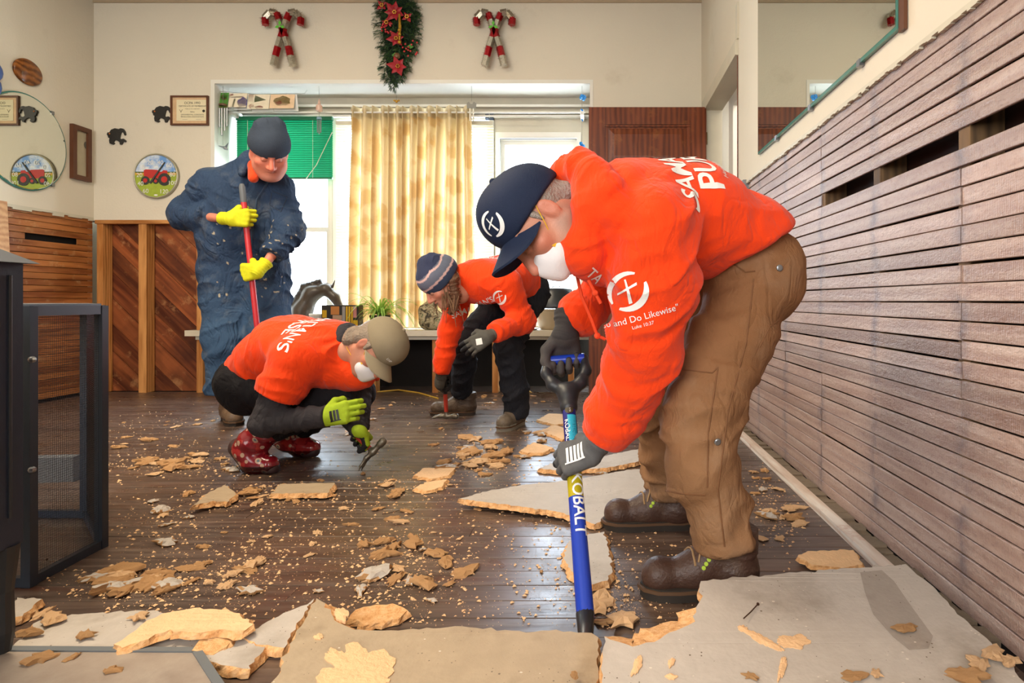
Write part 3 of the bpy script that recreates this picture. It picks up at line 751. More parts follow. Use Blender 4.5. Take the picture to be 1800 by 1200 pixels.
# ---- curtain on a rod
def damask(s, v):
    mp = s.new('ShaderNodeMapping'); s.put(mp.inputs[0], v); mp.inputs['Scale'].default_value = (1.0, 0.2, 0.75)
    d = s.voro(mp.outputs[0], 9.5, 'SMOOTH_F1'); n = s.noise(mp.outputs[0], 12, 3, 0.5, 1.5)
    return s.math('MULTIPLY', s.math('SUBTRACT', s.math('ADD', d, s.math('MULTIPLY', n, 0.55)), 0.58, clamp=True), 7, clamp=True)
M_curt = translucent('curtain_cloth', '#e0bd86', '#eed8ae', 0.46, pattern=damask)
cu = thing('curtain', (-1.5, 5.14, 0.51), 'cream and gold patterned pleated curtain hanging in the window bay', 'curtain')
def cfn(u, v, x0=-2.035, x1=-0.995):
    x = x0 + (x1 - x0) * u; z = 2.285 - 1.775 * v
    n1 = mnoise.noise(V((x * 3.0, v * 0.6, 1.7))); ph = 2 * math.pi * (u * 15 + 0.9 * n1)
    amp = 0.040 + 0.018 * min(1, v * 3); w_ = 1.0 - 0.05 * math.sin(math.pi * min(1, v * 1.2)) 
    return V((((x - (x0 + x1) / 2) * (0.97 + 0.05 * v) + (x0 + x1) / 2) + 0.012 * math.cos(ph * 0.5), 5.13 + amp * math.sin(ph) + 0.012 * mnoise.noise(V((x * 7, z * 2, 0))), z))
m = MB().grid(cfn, 240, 40); m.build('cloth', M_curt, cu, True)
def hfn(u, v):
    p = cfn(u, 0.0); q = cfn(u, 0.045 * v); return V((q.x, q.y - 0.006, q.z + 0.03 - 0.012 * v))
MB().grid(hfn, 240, 4).build('pleat_heading', translucent('heading_cloth', '#dcc79c', '#eadab4', 0.3), cu, True)
simple('curtain_rod', 'thin white curtain rod above the patterned curtain', 'curtain rod', MB().tube([(-2.98, 5.10, 2.262), (-0.09, 5.10, 2.262)], 0.008, 8).box((-0.13, 5.09, 2.24), (-0.10, 5.298, 2.285)).box((-2.99, 5.09, 2.24), (-2.96, 5.298, 2.285)), M_white)

# ---- greeting cards over a string under the soffit
def cardmat(name, cols, sc, seed):
    s = NT(name); v = s.coords(); d = s.voro(v, sc, 'F1', 1); sp = s.new('ShaderNodeSeparateColor'); s.put(sp.inputs[0], d)
    col = s.ramp(sp.outputs[0], [(i / len(cols), C(c)) for i, c in enumerate(cols)]); 
    s.n[-1].color_ramp.interpolation = 'CONSTANT' if s.n[-1].type == 'VALTORGB' else 'LINEAR'
    return s.fin(col, 0.5)
M_card = plain('card_white', '#f2efe6', 0.6, var=0.03)
def card(label, x0, y0, x1, y1, cols, motif=None):
    a, b = P(x0, y0, 5.03), P(x1, y1, 5.03); xm = (a.x + b.x) / 2
    t = thing('greeting_card', (xm, 5.03, min(a.z, b.z)), label, 'card', 'greeting cards hanging under the soffit')
    zt, zb = max(a.z, b.z), min(a.z, b.z)
    MB().add([(a.x, 5.03, zt), (b.x, 5.03, zt), (b.x, 5.005, zb), (a.x, 5.005, zb), (a.x, 5.0315, zt), (b.x, 5.0315, zt), (b.x, 5.0065, zb), (a.x, 5.0065, zb)], [(0, 3, 2, 1), (4, 5, 6, 7), (0, 1, 5, 4), (3, 7, 6, 2)]).build('front', M_card, t)
    MB().add([(a.x, 5.032, zt), (b.x + .012, 5.032, zt), (b.x + .012, 5.06, zb - .006), (a.x + .012, 5.06, zb - .006), (a.x, 5.0335, zt), (b.x + .012, 5.0335, zt), (b.x + .012, 5.0615, zb - .006), (a.x + .012, 5.0615, zb - .006)], [(0, 3, 2, 1), (4, 5, 6, 7), (3, 7, 6, 2)]).build('back', M_card, t)
    mm = MB(); W_ = b.x - a.x; H_ = zt - zb
    def pt(u, v): return V((a.x + W_ * u, 5.03 - 0.025 * (1 - v) - 0.0012, zb + H_ * v))
    for poly, mi in motif: mm.add([pt(*p) for p in poly], [tuple(range(len(poly)))], mi)
    mm.build('printed_picture', cols, t)
    return t
pm = {k: plain('print_' + k, c, 0.5, var=0.15, scale=30) for k, c in dict(green='#4f8a35', tan='#c9975a', red='#b02a2a', purple='#5d4b9c', lilac='#a58cc0', cream='#efe2c6', dkgreen='#4f6b3a', peach='#eccba4', olive='#8a7a35', brown='#6b4a2c').items()}
def blob(cx, cy, rx, ry, n=12, j=0.15, seed=1):
    r = random.Random(seed); return [(cx + rx * math.cos(2 * math.pi * i / n) * (1 + r.uniform(-j, j)), cy + ry * math.sin(2 * math.pi * i / n) * (1 + r.uniform(-j, j))) for i in range(n)]
card('green and brown landscape greeting card hanging at the jamb end of the string', 387, 163, 403, 191, [pm['green'], pm['tan'], pm['brown']], [([(0, 0), (1, 0), (1, 1), (0, 1)], 0), ([(0, 0), (1, 0), (1, .4), (.3, .2)], 1), (blob(.5, .7, .35, .2), 2)])
card('greeting card with a purple shape hanging under the window soffit', 404, 164, 435, 190, [pm['cream'], pm['purple'], pm['lilac'], pm['red'], pm['dkgreen']], [([(0, 0), (1, 0), (1, 1), (0, 1)], 0), (blob(.78, .35, .28, .36), 1), ([(0, .65), (.8, .7), (.8, .8), (0, .76)], 2), ([(0, .8), (.25, .85), (.2, 1), (0, .95)], 3), ([(.2, 0), (.32, 0), (.38, .6), (.28, .6)], 4)])
card('greeting card with a Christmas tree hanging under the window soffit', 437, 166, 475, 193, [pm['cream'], pm['dkgreen'], pm['red']], [([(0, 0), (1, 0), (1, 1), (0, 1)], 0), ([(.3, .45), (.85, .62), (.3, .95)], 1), (blob(.55, .12, .2, .1), 2), ([(0, .5), (.25, .5), (.25, 1), (0, 1)], 2), (blob(.2, .2, .12, .16), 2)])
card('peach greeting card with an oval fruit wreath hanging under the window soffit', 476, 166, 519, 192, [pm['peach'], pm['olive'], pm['red'], pm['tan']], [([(0, 0), (1, 0), (1, 1), (0, 1)], 0), (blob(.5, .52, .34, .36), 1), (blob(.36, .4, .14, .16), 2), (blob(.62, .55, .16, .2), 3)])
simple('string', 'thin string carrying the greeting cards under the soffit', 'string', MB().tube([P(383, 160, 5.032), P(452, 166, 5.032), P(536, 164, 5.032), P(540, 158, 5.10)], 0.0015, 4), M_thread)

# ---- things hanging in the bay
def hang(name, label, cat, px, Y, ytop, ybot): 
    a = P(px, ytop, Y); a.z = min(a.z, WZ1 - 0.002); b = P(px, ybot, Y); t = thing(name, b, label, cat); MB().tube([a, b], 0.0014, 4).build('hanging_thread', M_thread, t); return t, a, b
t, a, b = hang('wind_chime', 'small metal wind chime with hummingbird hanging by the bay jamb', 'wind chime', 392, 5.0, 147, 255)
MB().lathe(P(392, 186, 5.0), [(0.03, 0), (0.03, 0.012), (0.012, 0.02)], n=14).build('top_disc', pm['brown'], t)
for dxp, l in ((-6, 30), (-2, 44), (3, 36), (7, 28)): MB().tube([P(392 + dxp, 190, 5.0), P(392 + dxp, 194 + l, 5.0)], 0.006, 8).build('chime_tube', M_steel, t)
MB().tube([P(384, 256, 5.0), P(390, 258, 5.0), P(396, 260, 5.0), P(400, 263, 5.0)], [0.002, 0.006, 0.016, 0.005], 8).add([P(394, 258, 5.0), P(402, 250, 4.99), P(399, 259, 4.99)], [(0, 1, 2), (2, 1, 0)]).build('hummingbird', M_steel, t)
t, a, b = hang('wind_chime', 'pink lantern wind chime hanging in front of the green blind', 'wind chime', 561, 5.0, 147, 222)
MB().lathe(P(561, 197, 5.0), [(0.012, 0), (0.026, 0.01), (0.024, 0.05), (0.012, 0.062), (0.008, 0.09), (0.0, 0.11)], n=12).build('lantern', plain('pink_glass', '#d9b4a0', 0.2), t)
MB().lathe(P(561, 210, 5.0), [(0.02, 0), (0.02, 0.014), (0.016, 0.018)], n=10).build('hanger_disc', plain('blue_tin', '#8fb0c4', 0.35, 0.5), t)
for q in (-3, 0, 3): MB().tube([P(561 + q, 211, 5.0), P(561 + q * 0.9, 236 - abs(q), 5.0)], 0.005, 6).build('chime_tube', M_steel, t)
t, a, b = hang('hanging_ornament', 'grey metal ornament hanging beside the curtain heading', 'ornament', 829, 5.0, 150, 178)
MB().prism([(-.035, -.02), (.035, -.02), (.038, .018), (.02, .03), (.008, .012), (-.008, .012), (-.02, .03), (-.038, .018)], P(829, 186, 5.0), (1, 0, 0), (0, 0, 1), (0, -1, 0), 0.01).build('plate', plain('pewter', '#77766f', 0.5, 0.4), t)
for q in (-3, 3): MB().tube([P(829 + q, 190, 5.0), P(829 + q, 212, 5.0)], 0.006, 6).build('tube', plain('pale_tube', '#c8c4b4', 0.4, 0.3), t)
t, a, b = hang('crystal_string', 'string of blue crystals hanging by the open door', 'ornament', 1023, 5.0, 150, 258)
M_blue = plain('blue_crystal', '#2d8fe0', 0.12, var=0.35, scale=60)
def gem(c, r, seed):
    q = random.Random(seed); mm = MB()
    for i in range(5): mm.sphere(c + V((q.uniform(-1, 1), q.uniform(-.6, .6), q.uniform(-1.3, 1.3))) * r * 0.6, r * q.uniform(.45, .7), 5, 4)
    return mm
for i, (yy, r) in enumerate(((173, .03), (194, .012), (211, .009), (258, .03))): gem(P(1023, yy, 5.0), r, i).build('crystal', M_blue, t)
t, a, b = hang('hanging_ornament', 'tiny beaded ornament hanging under the tip of the evergreen swag', 'ornament', 697, 4.93, 150, 178)
MB().sphere(b + V((0, 0, .0)), 0.012, 8, 6).sphere(b + V((-.018, 0, .006)), 0.008, 7, 5).sphere(b + V((.018, 0, .006)), 0.008, 7, 5).build('bead', M_gold, t)
c_ = P(861, 206, 5.28); simple('clip', 'small dark plastic clip on the casing beside the curtain', 'clip', MB().box(c_ + V((-.035, -.03, -.02)), c_ + V((-.004, .018, .02))).box(c_ + V((.004, -.03, -.02)), c_ + V((.035, .018, .02))).box(c_ + V((-.035, -.012, -.024)), c_ + V((.035, .018, -.02))), plain('navy_plastic', '#23364a', 0.4))

# ---- evergreen swag with poinsettias above the window
sw = thing('evergreen_swag', (-1.56, 4.92, 2.30), 'evergreen Christmas swag with red poinsettias above the window', 'swag')
rr = random.Random(4); mm = MB(); OUT = [(-.02, 0.0), (.06, .10), (.10, .22), (.155, .34), (.175, .50), (.165, .62), (.13, .72), (.10, .80), (.02, .86), (-.06, .82), (-.13, .70), (-.155, .58), (-.15, .48), (-.11, .36), (-.10, .25), (-.10, .12), (-.05, .05)]
O_ = P(698, 160, 4.93)
def inside(x, y, poly):
    c = False; n = len(poly)
    for i in range(n):
        (x1, y1), (x2, y2) = poly[i], poly[(i + 1) % n]
        if (y1 > y) != (y2 > y) and x < (x2 - x1) * (y - y1) / (y2 - y1) + x1: c = not c
    return c
k = 0
while k < 620:
    x, y_ = rr.uniform(-.18, .18), rr.uniform(0, .86)
    if not inside(x, y_, OUT): continue
    k += 1; edge = 1 - min(1, abs(x) / .17); base = O_ + V((x, -0.01 - rr.random() * 0.05 * (0.3 + edge), y_))
    a_ = math.atan2(-(.86 - y_) * 0.3 - 0.2, x * 6) + rr.uniform(-.7, .7); d = V((math.cos(a_), -0.35 + rr.uniform(-.3, .2), math.sin(a_))).normalized(); L_ = rr.uniform(.035, .06)
    x_, y2, _ = basis(d)
    for q in range(7):
        p = base + d * L_ * q / 7; an = q * 2.4
        for z_ in range(3):
            e = (x_ * math.cos(an + z_ * 2.1) + y2 * math.sin(an + z_ * 2.1)) * 0.02 + d * 0.012; n_ = e.cross(d).normalized() * 0.0026
            mm.add([p - n_, p + n_, p + e], [(0, 1, 2)], rr.choice((0, 0, 1)))
mm.build('evergreen_needles', [plain('needle_dark', '#23402c', 0.6, var=0.3), plain('needle_light', '#4f6e35', 0.6, var=0.3)], sw)['kind'] = 'stuff'
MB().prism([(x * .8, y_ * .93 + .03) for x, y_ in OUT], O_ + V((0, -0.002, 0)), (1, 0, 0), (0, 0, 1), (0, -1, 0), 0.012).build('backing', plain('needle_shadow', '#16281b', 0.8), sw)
M_poin = plain('poinsettia_velvet', '#9c1420', 0.55, var=0.3, scale=40); M_red = plain('berry_red', '#c01f22', 0.3)
def flower(px, py, r, rot, n=6):
    c = P(px, py, 4.85); f = None
    for i in range(n):
        a_ = rot + 2 * math.pi * i / n; d = V((math.cos(a_), -0.22, math.sin(a_))).normalized(); s_ = V((-math.sin(a_), 0, math.cos(a_))); L_ = r * (0.85 + 0.3 * ((i * 37) % 5) / 5)
        up = d.cross(s_); up = up if up.y < 0 else -up
        pts = [c, c + d * L_ * .45 + s_ * L_ * .30, c + d * L_ * .45 - s_ * L_ * .30, c + d * L_, c + d * L_ * .5 + up * L_ * .10]
        MB().add(pts, [(0, 4, 1), (0, 2, 4), (1, 4, 3), (4, 2, 3)]).build('petal', M_poin, sw)
    mm = MB()
    for i in range(6): mm.sphere(c + V((math.cos(i * 1.05) * .012, -.012, math.sin(i * 1.05) * .012)), 0.006, 6, 4)
    mm.build('flower_heart', M_gold, sw)
flower(694, 22, .088, .5, 7); flower(697, 68, .075, 1.2, 6); flower(700, 117, .085, .9, 6)
for px, py, r in ((680, 40, .05), (716, 30, .05), (672, 10, .05)): flower(px, py, r, py * .7, 4)
MB().tube([P(702, 25, 4.83), P(703, 45, 4.825), P(702, 75, 4.825)], [0.008, 0.012, 0.005], 8).build('gold_tassel', M_gold, sw)
for py in (53, 60, 74): MB().sphere(P(702, py, 4.82), 0.014, 8, 6).build('gold_bell', M_gold, sw)
for i in range(26):
    px, py = (random.uniform(670, 690), random.uniform(40, 58)) if i < 12 else (random.uniform(708, 734), random.uniform(70, 102)); MB().sphere(P(px, py, 4.84), 0.008, 6, 4).build('berry', M_red, sw)
MB().lathe(P(698, 98, 4.845), [(0.0, -0.02), (0.02, -0.012), (0.026, 0.0), (0.018, 0.014), (0.0, 0.022)], (0.2, -1, 0.1), 10).build('pine_cone', pm['brown'], sw)
for px, py in ((675, 22), (715, 82), (688, 97)): 
    c = P(px, py, 4.85); MB().add([c, c + V((.03, -.01, .018)), c + V((.055, 0, 0)), c + V((.03, -.004, -.018))], [(0, 1, 2), (0, 2, 3)]).build('holly_leaf', pm['green'], sw)

# ---- tinsel candy canes
M_tr = plain('tinsel_red', '#a3161c', 0.22, 0.55, var=0.4, scale=90); M_ts = plain('tinsel_silver', '#b9b2a2', 0.22, 0.8, var=0.3, scale=90); M_lime = plain('holly_lime', '#59b52e', 0.5)
def canes(label, cx, cy):
    S = 4.93; O = P(cx, cy, S); t = thing('candy_cane_decoration', O + V((0, 0, -.27)), label, 'decoration', 'tinsel candy canes on the back wall')
    r = random.Random(cx)
    def q(px, py): return O + V((px / 222.0, -0.06, -py / 222.0))
    for sgn in (-1, 1):
        path = [(sgn * -30, -18), (sgn * -31, -30), (sgn * -22, -40), (sgn * -11, -38), (sgn * -6, -26), (sgn * -2, -12), (sgn * 4, 4), (sgn * 9, 20), (sgn * 13, 36), (sgn * 17, 52)]
        bands = [0, 0, 1, 0, 0, 1, 0, 1, 0, 1, 1]
        pts = [q(*p) for p in path]
        for i in range(len(pts) - 1):
            a_, b_ = pts[i], pts[i + 1]; mm = MB(); mt = (M_tr, M_ts)[(0, 1, 1, 0, 1, 0, 1, 0, 1)[i]]
            mm.tube([a_, b_], 0.028, 6); d = (b_ - a_); x_, y_, _ = basis(d)
            for z_ in range(170):
                p = a_ + d * r.random(); an = r.uniform(0, 6.28); e = (x_ * math.cos(an) + y_ * math.sin(an)) * r.uniform(.032, .05) + d * r.uniform(-.15, .15); n_ = e.cross(d).normalized() * 0.0028
                mm.add([p - n_, p + n_, p + e], [(0, 1, 2)])
            mm.build('tinsel_band', mt, t)
    for a_ in (1.57, 3.5, 5.9):
        c = q(0, -12) + V((0, -.05, 0)); d = V((math.cos(a_), 0, math.sin(a_))); s_ = V((-d.z, 0, d.x)); MB().add([c, c + d * .022 + s_ * .012, c + d * .042, c + d * .022 - s_ * .012], [(0, 1, 2), (0, 2, 3)]).build('holly_leaf', M_lime, t)
canes('red and silver tinsel candy canes on the wall above the green blind', 504, 68)
canes('red and silver tinsel candy canes on the wall nearer the open door', 871, 68)

# ---- framed certificate
def quad_on(Y, x0, y0, x1, y1, dy): a, b = P(x0, y0, Y), P(x1, y1, Y); return (a.x, Y - dy, b.z), (b.x, Y, a.z)
def wtext(txt, px, py, hpx, Y, mat, parent, name='lettering', sp=1.0, wpx=None, align='CENTER'):
    vs, fs = text2d(txt, 1.0, align, sp); w0 = max(v[0] for v in vs) - min(v[0] for v in vs); o = P(px, py, Y); sc = hpx / F * Y / 0.7
    sx = (wpx / F * Y / w0) if wpx else sc
    return mk(name, [(o.x + x * sx, Y, o.z + y * sc) for x, y in vs], fs, mat, parent)
M_frame = plain('dark_frame', '#5e3620', 0.4, var=.2, scale=14); M_paper = plain('certificate_paper', '#e9dcb6', 0.7, var=0.05); M_mat_ = plain('marbled_mat', '#d9b489', 0.6, var=0.2, scale=40); M_ink = plain('ink', '#3a3428', 0.7)
def framed(name, label, Y, x0, y0, x1, y1, fw):
    lo, hi = quad_on(Y, x0, y0, x1, y1, 0.02); t = thing(name, ((lo[0] + hi[0]) / 2, Y, lo[2]), label, 'picture frame')
    for a_, b_ in (((lo[0], lo[2]), (hi[0], lo[2] + fw)), ((lo[0], hi[2] - fw), (hi[0], hi[2])), ((lo[0], lo[2] + fw), (lo[0] + fw, hi[2] - fw)), ((hi[0] - fw, lo[2] + fw), (hi[0], hi[2] - fw))):
        MB().box((a_[0], lo[1], a_[1]), (b_[0], hi[1], b_[1])).build('frame_rail', M_frame, t)
    return t, lo, hi
t, lo, hi = framed('certificate', 'wood framed membership certificate on the wall beside the window', YB, 302, 169, 368, 221, 0.013)
MB().box((lo[0] + .012, YB - .010, lo[2] + .012), (hi[0] - .012, YB - .006, hi[2] - .012)).build('mat_board', M_mat_, t)
a, b = P(312, 176, YB), P(364, 213, YB); MB().box((a.x, YB - .0115, b.z), (b.x, YB - .010, a.z)).build('paper', M_paper, t)
YT = YB - .0122
wtext('OCPA 1993', 338, 183, 4.4, YT, M_ink, t, wpx=28); wtext('CERTIFICATE OF MEMBERSHIP', 338, 187.5, 2.4, YT, M_ink, t, wpx=48)
wtext('THIS IS TO CERTIFY', 338, 192, 1.4, YT, M_ink, t, wpx=26)
wtext('Ability', 338, 197.5, 2.2, YT, M_ink, t, wpx=8); wtext('ORNAMENTAL CONCRETE', 338, 202.5, 2.2, YT, M_ink, t, wpx=40); wtext('PRODUCERS ASSOCIATION', 338, 206.2, 2.2, YT, M_ink, t, wpx=40)
for px in (325, 349): 
    c = P(px, 210, YT); MB().box((c.x - .02, YT - .0003, c.z), (c.x + .02, YT, c.z + .0012)).build('signature', M_ink, t)
c = P(318, 195, YT); MB().tube([c + V((-.012, 0, .012)), c + V((-.004, 0, 0)), c + V((0, 0, -.012)), c + V((.004, 0, 0)), c + V((.012, 0, .012))], 0.0012, 4).build('stag_mark', M_ink, t)
c = P(358, 195, YT); MB().lathe(c, [(0.011, 0), (0.011, 0.0005)], (0, -1, 0), 14).build('seal', M_ink, t)

# ---- two black bear cut-outs
bear = [(-.058, .008), (-.066, .018), (-.06, .03), (-.048, .03), (-.036, .046), (-.01, .055), (.016, .05), (.03, .055), (.046, .052), (.058, .036), (.062, .018), (.056, .012), (.05, .024), (.042, .034), (.03, .03), (.024, .012), (.02, -.004), (.03, -.012), (.048, -.008), (.064, -.02), (.06, -.028), (.044, -.026), (.036, -.042), (.024, -.044), (.022, -.03), (.006, -.02), (-.012, -.016), (-.022, -.028), (-.014, -.036), (-.026, -.044), (-.046, -.038), (-.05, -.02), (-.046, -.006), (-.056, -.002)]
M_bear = plain('black_bear', '#23211f', 0.45, var=0.3)
for lab, px, py in (('black bear wall ornament on the plaster near the room corner', 207, 242), ('black bear wall ornament hanging beside the framed certificate', 286, 203)):
    t = thing('bear_ornament', P(px, py, YB) + V((0, 0, -.05)), lab, 'ornament', 'black bear ornaments')
    O = P(px, py, YB)
    auto_smooth(MB().prism([(x * 1.15, y_ * 1.3) for x, y_ in bear], O + V((0, -.002, 0)), (1, 0, 0), (0, 0, 1), (0, -1, 0), 0.014).build('bear_body', M_bear, t))
    MB().sphere(O + V((-.052, -.017, .028)), 0.006, 6, 5).build('orange_patch', plain('patch_orange', '#c9722b', .5), t)

# ---- round tractor thermometer
t = thing('thermometer', P(277, 350, YB), 'round dial thermometer with a red tractor picture on the wall', 'thermometer')
O = P(277, 310, YB); R_ = 0.178
MB().lathe(O, [(R_, 0), (R_, 0.022), (R_ - .006, 0.028), (R_ - .012, 0.026), (R_ - .012, 0.012)], (0, -1, 0), 48).build('rim', plain('rim_silver', '#a9a48f', 0.35, 0.5), t, True)
def disc(r0, y0, y1, d, mat, name):                                  # slice of a disc between two heights
    n = 24; pts = []
    for i in range(n + 1):
        zz = y0 + (y1 - y0) * i / n; h = math.sqrt(max(0, r0 * r0 - zz * zz)); pts.append((h, zz))
    poly = pts + [(-h, zz) for h, zz in reversed(pts)]
    poly = [p for i, p in enumerate(poly) if i == 0 or (V(p) - V(poly[i - 1])).length > 1e-5]
    MB().prism(poly, O + V((0, -d, 0)), (1, 0, 0), (0, 0, 1), (0, -1, 0), 0.001).build(name, mat, t)
R2 = R_ - .012
s_ = NT('dial_sky'); v_ = s_.coords(); M_sky = s_.fin(s_.mix(s_.math('MULTIPLY', s_.math('SUBTRACT', s_.noise(v_, 14, 5), .42, clamp=True), 5, clamp=True), C('#6d9fdc'), C('#e8eef2')), 0.4)
disc(R2, 0.03, R2, .017, M_sky, 'dial_sky'); disc(R2, 0.008, 0.03, .017, plain('dial_wheat', '#d9a832', .5, var=.2, scale=40), 'dial_field'); disc(R2, -R2, 0.008, .017, plain('dial_grass', '#a3b53a', .5, var=.3, scale=30), 'dial_grass'); disc(R2, .026, .034, .0178, plain('dial_hedge', '#3d5a33', .5), 'dial_hedge')
def onD(poly, mat, name, d=0.019, t_=0.001): MB().prism(poly, O + V((0, -d, 0)), (1, 0, 0), (0, 0, 1), (0, -1, 0), t_).build(name, mat, t)
M_trac = plain('tractor_red', '#c0261f', .4, var=.15); M_tyre = plain('tyre_dark', '#33352f', .6)
onD([(-.095, .0), (-.095, .045), (-.08, .052), (.01, .048), (.04, .028), (.06, .046), (.09, .042), (.092, -.01), (.04, -.02), (-.06, -.018)], M_trac, 'tractor_body')
for x, y_, r in ((.068, -.028, .05), (-.082, -.036, .034), (0.0, -.04, .024)):
    onD(blob(x, y_, r, r, 18, 0), M_tyre, 'tractor_wheel', .0205); onD(blob(x, y_, r * .5, r * .5, 12, 0), M_trac, 'wheel_hub', .022)
for tx, px, py in (('60', 256, 336), ('40', 247, 323), ('20', 245, 308), ('0', 252, 294), ('20', 264, 286), ('40', 282, 286), ('60', 297, 291), ('80', 303, 307), ('100', 303, 322), ('120', 288, 337)):
    wtext(tx, px, py + 3, 7.5, YB - .0235, M_card, t, 'dial_number')
onD([(-.05, -.055), (-.035, -.062), (.078, .105), (.07, .108)], M_black, 'needle', .024, .002)
MB().prism(blob(0, -.15, .016, .006, 10), O + V((0, -.019, 0)), (1, 0, 0), (0, 0, 1), (0, -1, 0), .001).build('maker_mark', M_card, t)

# ---- left wall: round mirror, framed picture, wooden oval, blue figure, leaning board
def PL(px, py, inset=0.0):                                           # point on the left wall
    Yq = F * (XL + inset) / (px - CX); return P(px, py, Yq)
def mirror_mat():
    s = NT('mirror_silver'); v = s.coords(); return s.fin(C('#e6ebe4'), s.math('MULTIPLY', s.math('SUBTRACT', s.noise(v, 18, 6, .8), .66, clamp=True), .35), 1.0)
M_mirror = mirror_mat(); M_gedge = plain('glass_edge', '#3f7d72', .15, spec=.8)
O = PL(42, 250); O.z = PL(45, 250).z
mr = thing('wall_mirror', O - V((0, 0, .34)), 'round frameless mirror on the wall reflecting the tractor thermometer', 'mirror')
MB().lathe(O, [(.336, 0.002), (.336, .012), (.330, .016)], (1, 0, 0), 72).build('glass_edge', M_gedge, mr, False)
mk('mirror_face', [O + V((.0175, .322 * math.cos(i * math.pi / 36), .322 * math.sin(i * math.pi / 36))) for i in range(72)], [tuple(range(72))], M_mirror, mr)
mk('bevel', [O + V((.0175 if k else .0125, (.322 if k else .335) * math.cos(i * math.pi / 36), (.322 if k else .335) * math.sin(i * math.pi / 36))) for k in (0, 1) for i in range(72)], [(i, (i + 1) % 72, 72 + (i + 1) % 72, 72 + i) for i in range(72)], M_mirror, mr)
for a_ in (.9, 2.3, 4.0, 5.4): c = O + V((.012, .335 * math.cos(a_), .335 * math.sin(a_))); MB().box(c - V((.01, .012, .012)), c + V((.01, .012, .012))).build('clip', M_steel, mr)
a, b = PL(122, 217), PL(155, 318); y0, y1 = a.y, b.y; z1, z0 = P(122, 217, y0).z, P(122, 313, y0).z
pf = thing('wall_plaque', (XL, (y0 + y1) / 2, z0), 'narrow dark wood framed picture on the wall by the room corner', 'picture frame')
fw = .035
for lo_, hi_ in (((y0, z0), (y1, z0 + fw)), ((y0, z1 - fw), (y1, z1)), ((y0, z0 + fw), (y0 + fw, z1 - fw)), ((y1 - fw, z0 + fw), (y1, z1 - fw))): MB().box((XL + .001, *lo_), (XL + .03, *hi_)).build('frame_rail', M_frame, pf)
MB().box((XL + .001, y0 + fw, z0 + fw), (XL + .012, y1 - fw, z1 - fw)).build('picture', plain('faded_print', '#b9ad90', .3, var=.18, scale=12), pf)
MB().lathe((XL + .0125, (y0 + y1) / 2 + .06, z1 - .13), [(.03, 0), (.03, .001)], (1, 0, 0), 14).build('round_emblem', plain('emblem_grey', '#6d6a5c', .5), pf)
O = PL(47, 127); simple('wooden_oval', 'polished brown burl wood oval plaque on the wall above the round mirror', 'plaque', MB().lathe(O, [(.11, .001), (.112, .012), (.10, .02), (.0, .022)], (1, 0, 0), 40, sx=1.0, sy=.80), wood('burl', '#5a2f0e', '#a3622a', .2, .8, 12, .05, .02), smooth=True)
O = PL(-46, 122); mm = MB()
for dy, dz_, r in ((0, 0, .1), (.05, -.08, .08), (.03, .09, .08), (.07, .02, .07), (-.1, 0, .12), (.05, -.14, .05)): mm.sphere(O + V((.05, dy, dz_)), r, 10, 8, 0, (.5, 1, 1))
simple('blue_figure', 'blue moulded wall figure cut off by the picture edge', 'ornament', mm, plain('figure_blue', '#3d5a96', .5, var=.3, scale=9), smooth=True)
MB_ = MB().bar(V((XL + .10, 4.03, 0.02)), V((XL + .03, 4.03, 1.39)), .30, .02, (1, 0, 0)); simple('leaning_board', 'pale plywood board leaning on the lath beside the stove', 'board', MB_, wood('pale_ply', '#b8855a', '#d8ab7e', .6, .15, 14, .1, .02))

# ---- big frameless mirror on the right wall
def ZR(px, py): Yq = F * (XR - .012) / (px - CX); return P(px, py, Yq)
y1, y0 = 3.17, 1.70; zb = 1.468; zt = 2.62; x = XR - .012
bm_ = thing('wall_mirror', (x, (y0 + y1) / 2, zb), 'large rectangular mirror with green glass edge above the bare lath wall', 'mirror')
MB().box((x - .014, y0, zb), (x - .003, y1, zt)).build('glass', M_gedge, bm_)
mk('mirror_face', [(x - .0145, y0 + .012, zb + .012), (x - .0145, y1 - .003, zb + .012), (x - .0145, y1 - .003, zt - .012), (x - .0145, y0 + .012, zt - .012)], [(0, 1, 2, 3)], M_mirror, bm_)
MB().box((x - .012, y0 - .03, zb - .012), (x - .002, y0, zt)).build('wood_edge', M_frame, bm_)
for yy in (1.95, 2.4, 2.85): MB().box((x - .018, yy - .012, zb - .01), (x - .002, yy + .012, zb + .012)).build('clip', M_steel, bm_)
c = ZR(1310, 333); simple('switch_box', 'small grey electrical box on the bare lath beside the doorway', 'electrical box', MB().box((XR - .03, c.y - .03, c.z - .05), (XR + .004, c.y + .03, c.z + .05)).box((XR - .034, c.y - .012, c.z - .035), (XR - .03, c.y + .012, c.z + .035)), M_steel)

# ================================================================== ON THE LEDGE
LZ = WZ0
# horse bust
hs_ = thing('horse_bust', P(545, 560, 5.12), 'dark bronze horse head sculpture on the window ledge', 'sculpture')
def hp(px, py, dy=0): return P(px, py, 5.14 + dy)
sd = SDF(.0045); hc = C('#4b4136'); hm_ = C('#2c2621')
sd.chain([(hp(528, 590), .085), (hp(532, 545), .075), (hp(548, 516), .062), (hp(572, 508), .05)], .04, hc)
sd.chain([(hp(572, 508), .05), (hp(588, 522), .04), (hp(600, 545), .026), (hp(604, 556), .022)], .02, hc)
for q in (-.03, .03): sd.cap(hp(584, 504, q), hp(589, 492, q), .012, .003, .01, hc)
sd.chain([(hp(520, 580, .0), .04), (hp(521, 535), .045), (hp(536, 505), .035), (hp(562, 494), .02)], .02, hm_, .004, 40)
sd.cap(hp(512, 598), hp(548, 598), .05, .05, .03, hc)
sd.cut((0, 0, LZ + .001), (0, 0, -1))
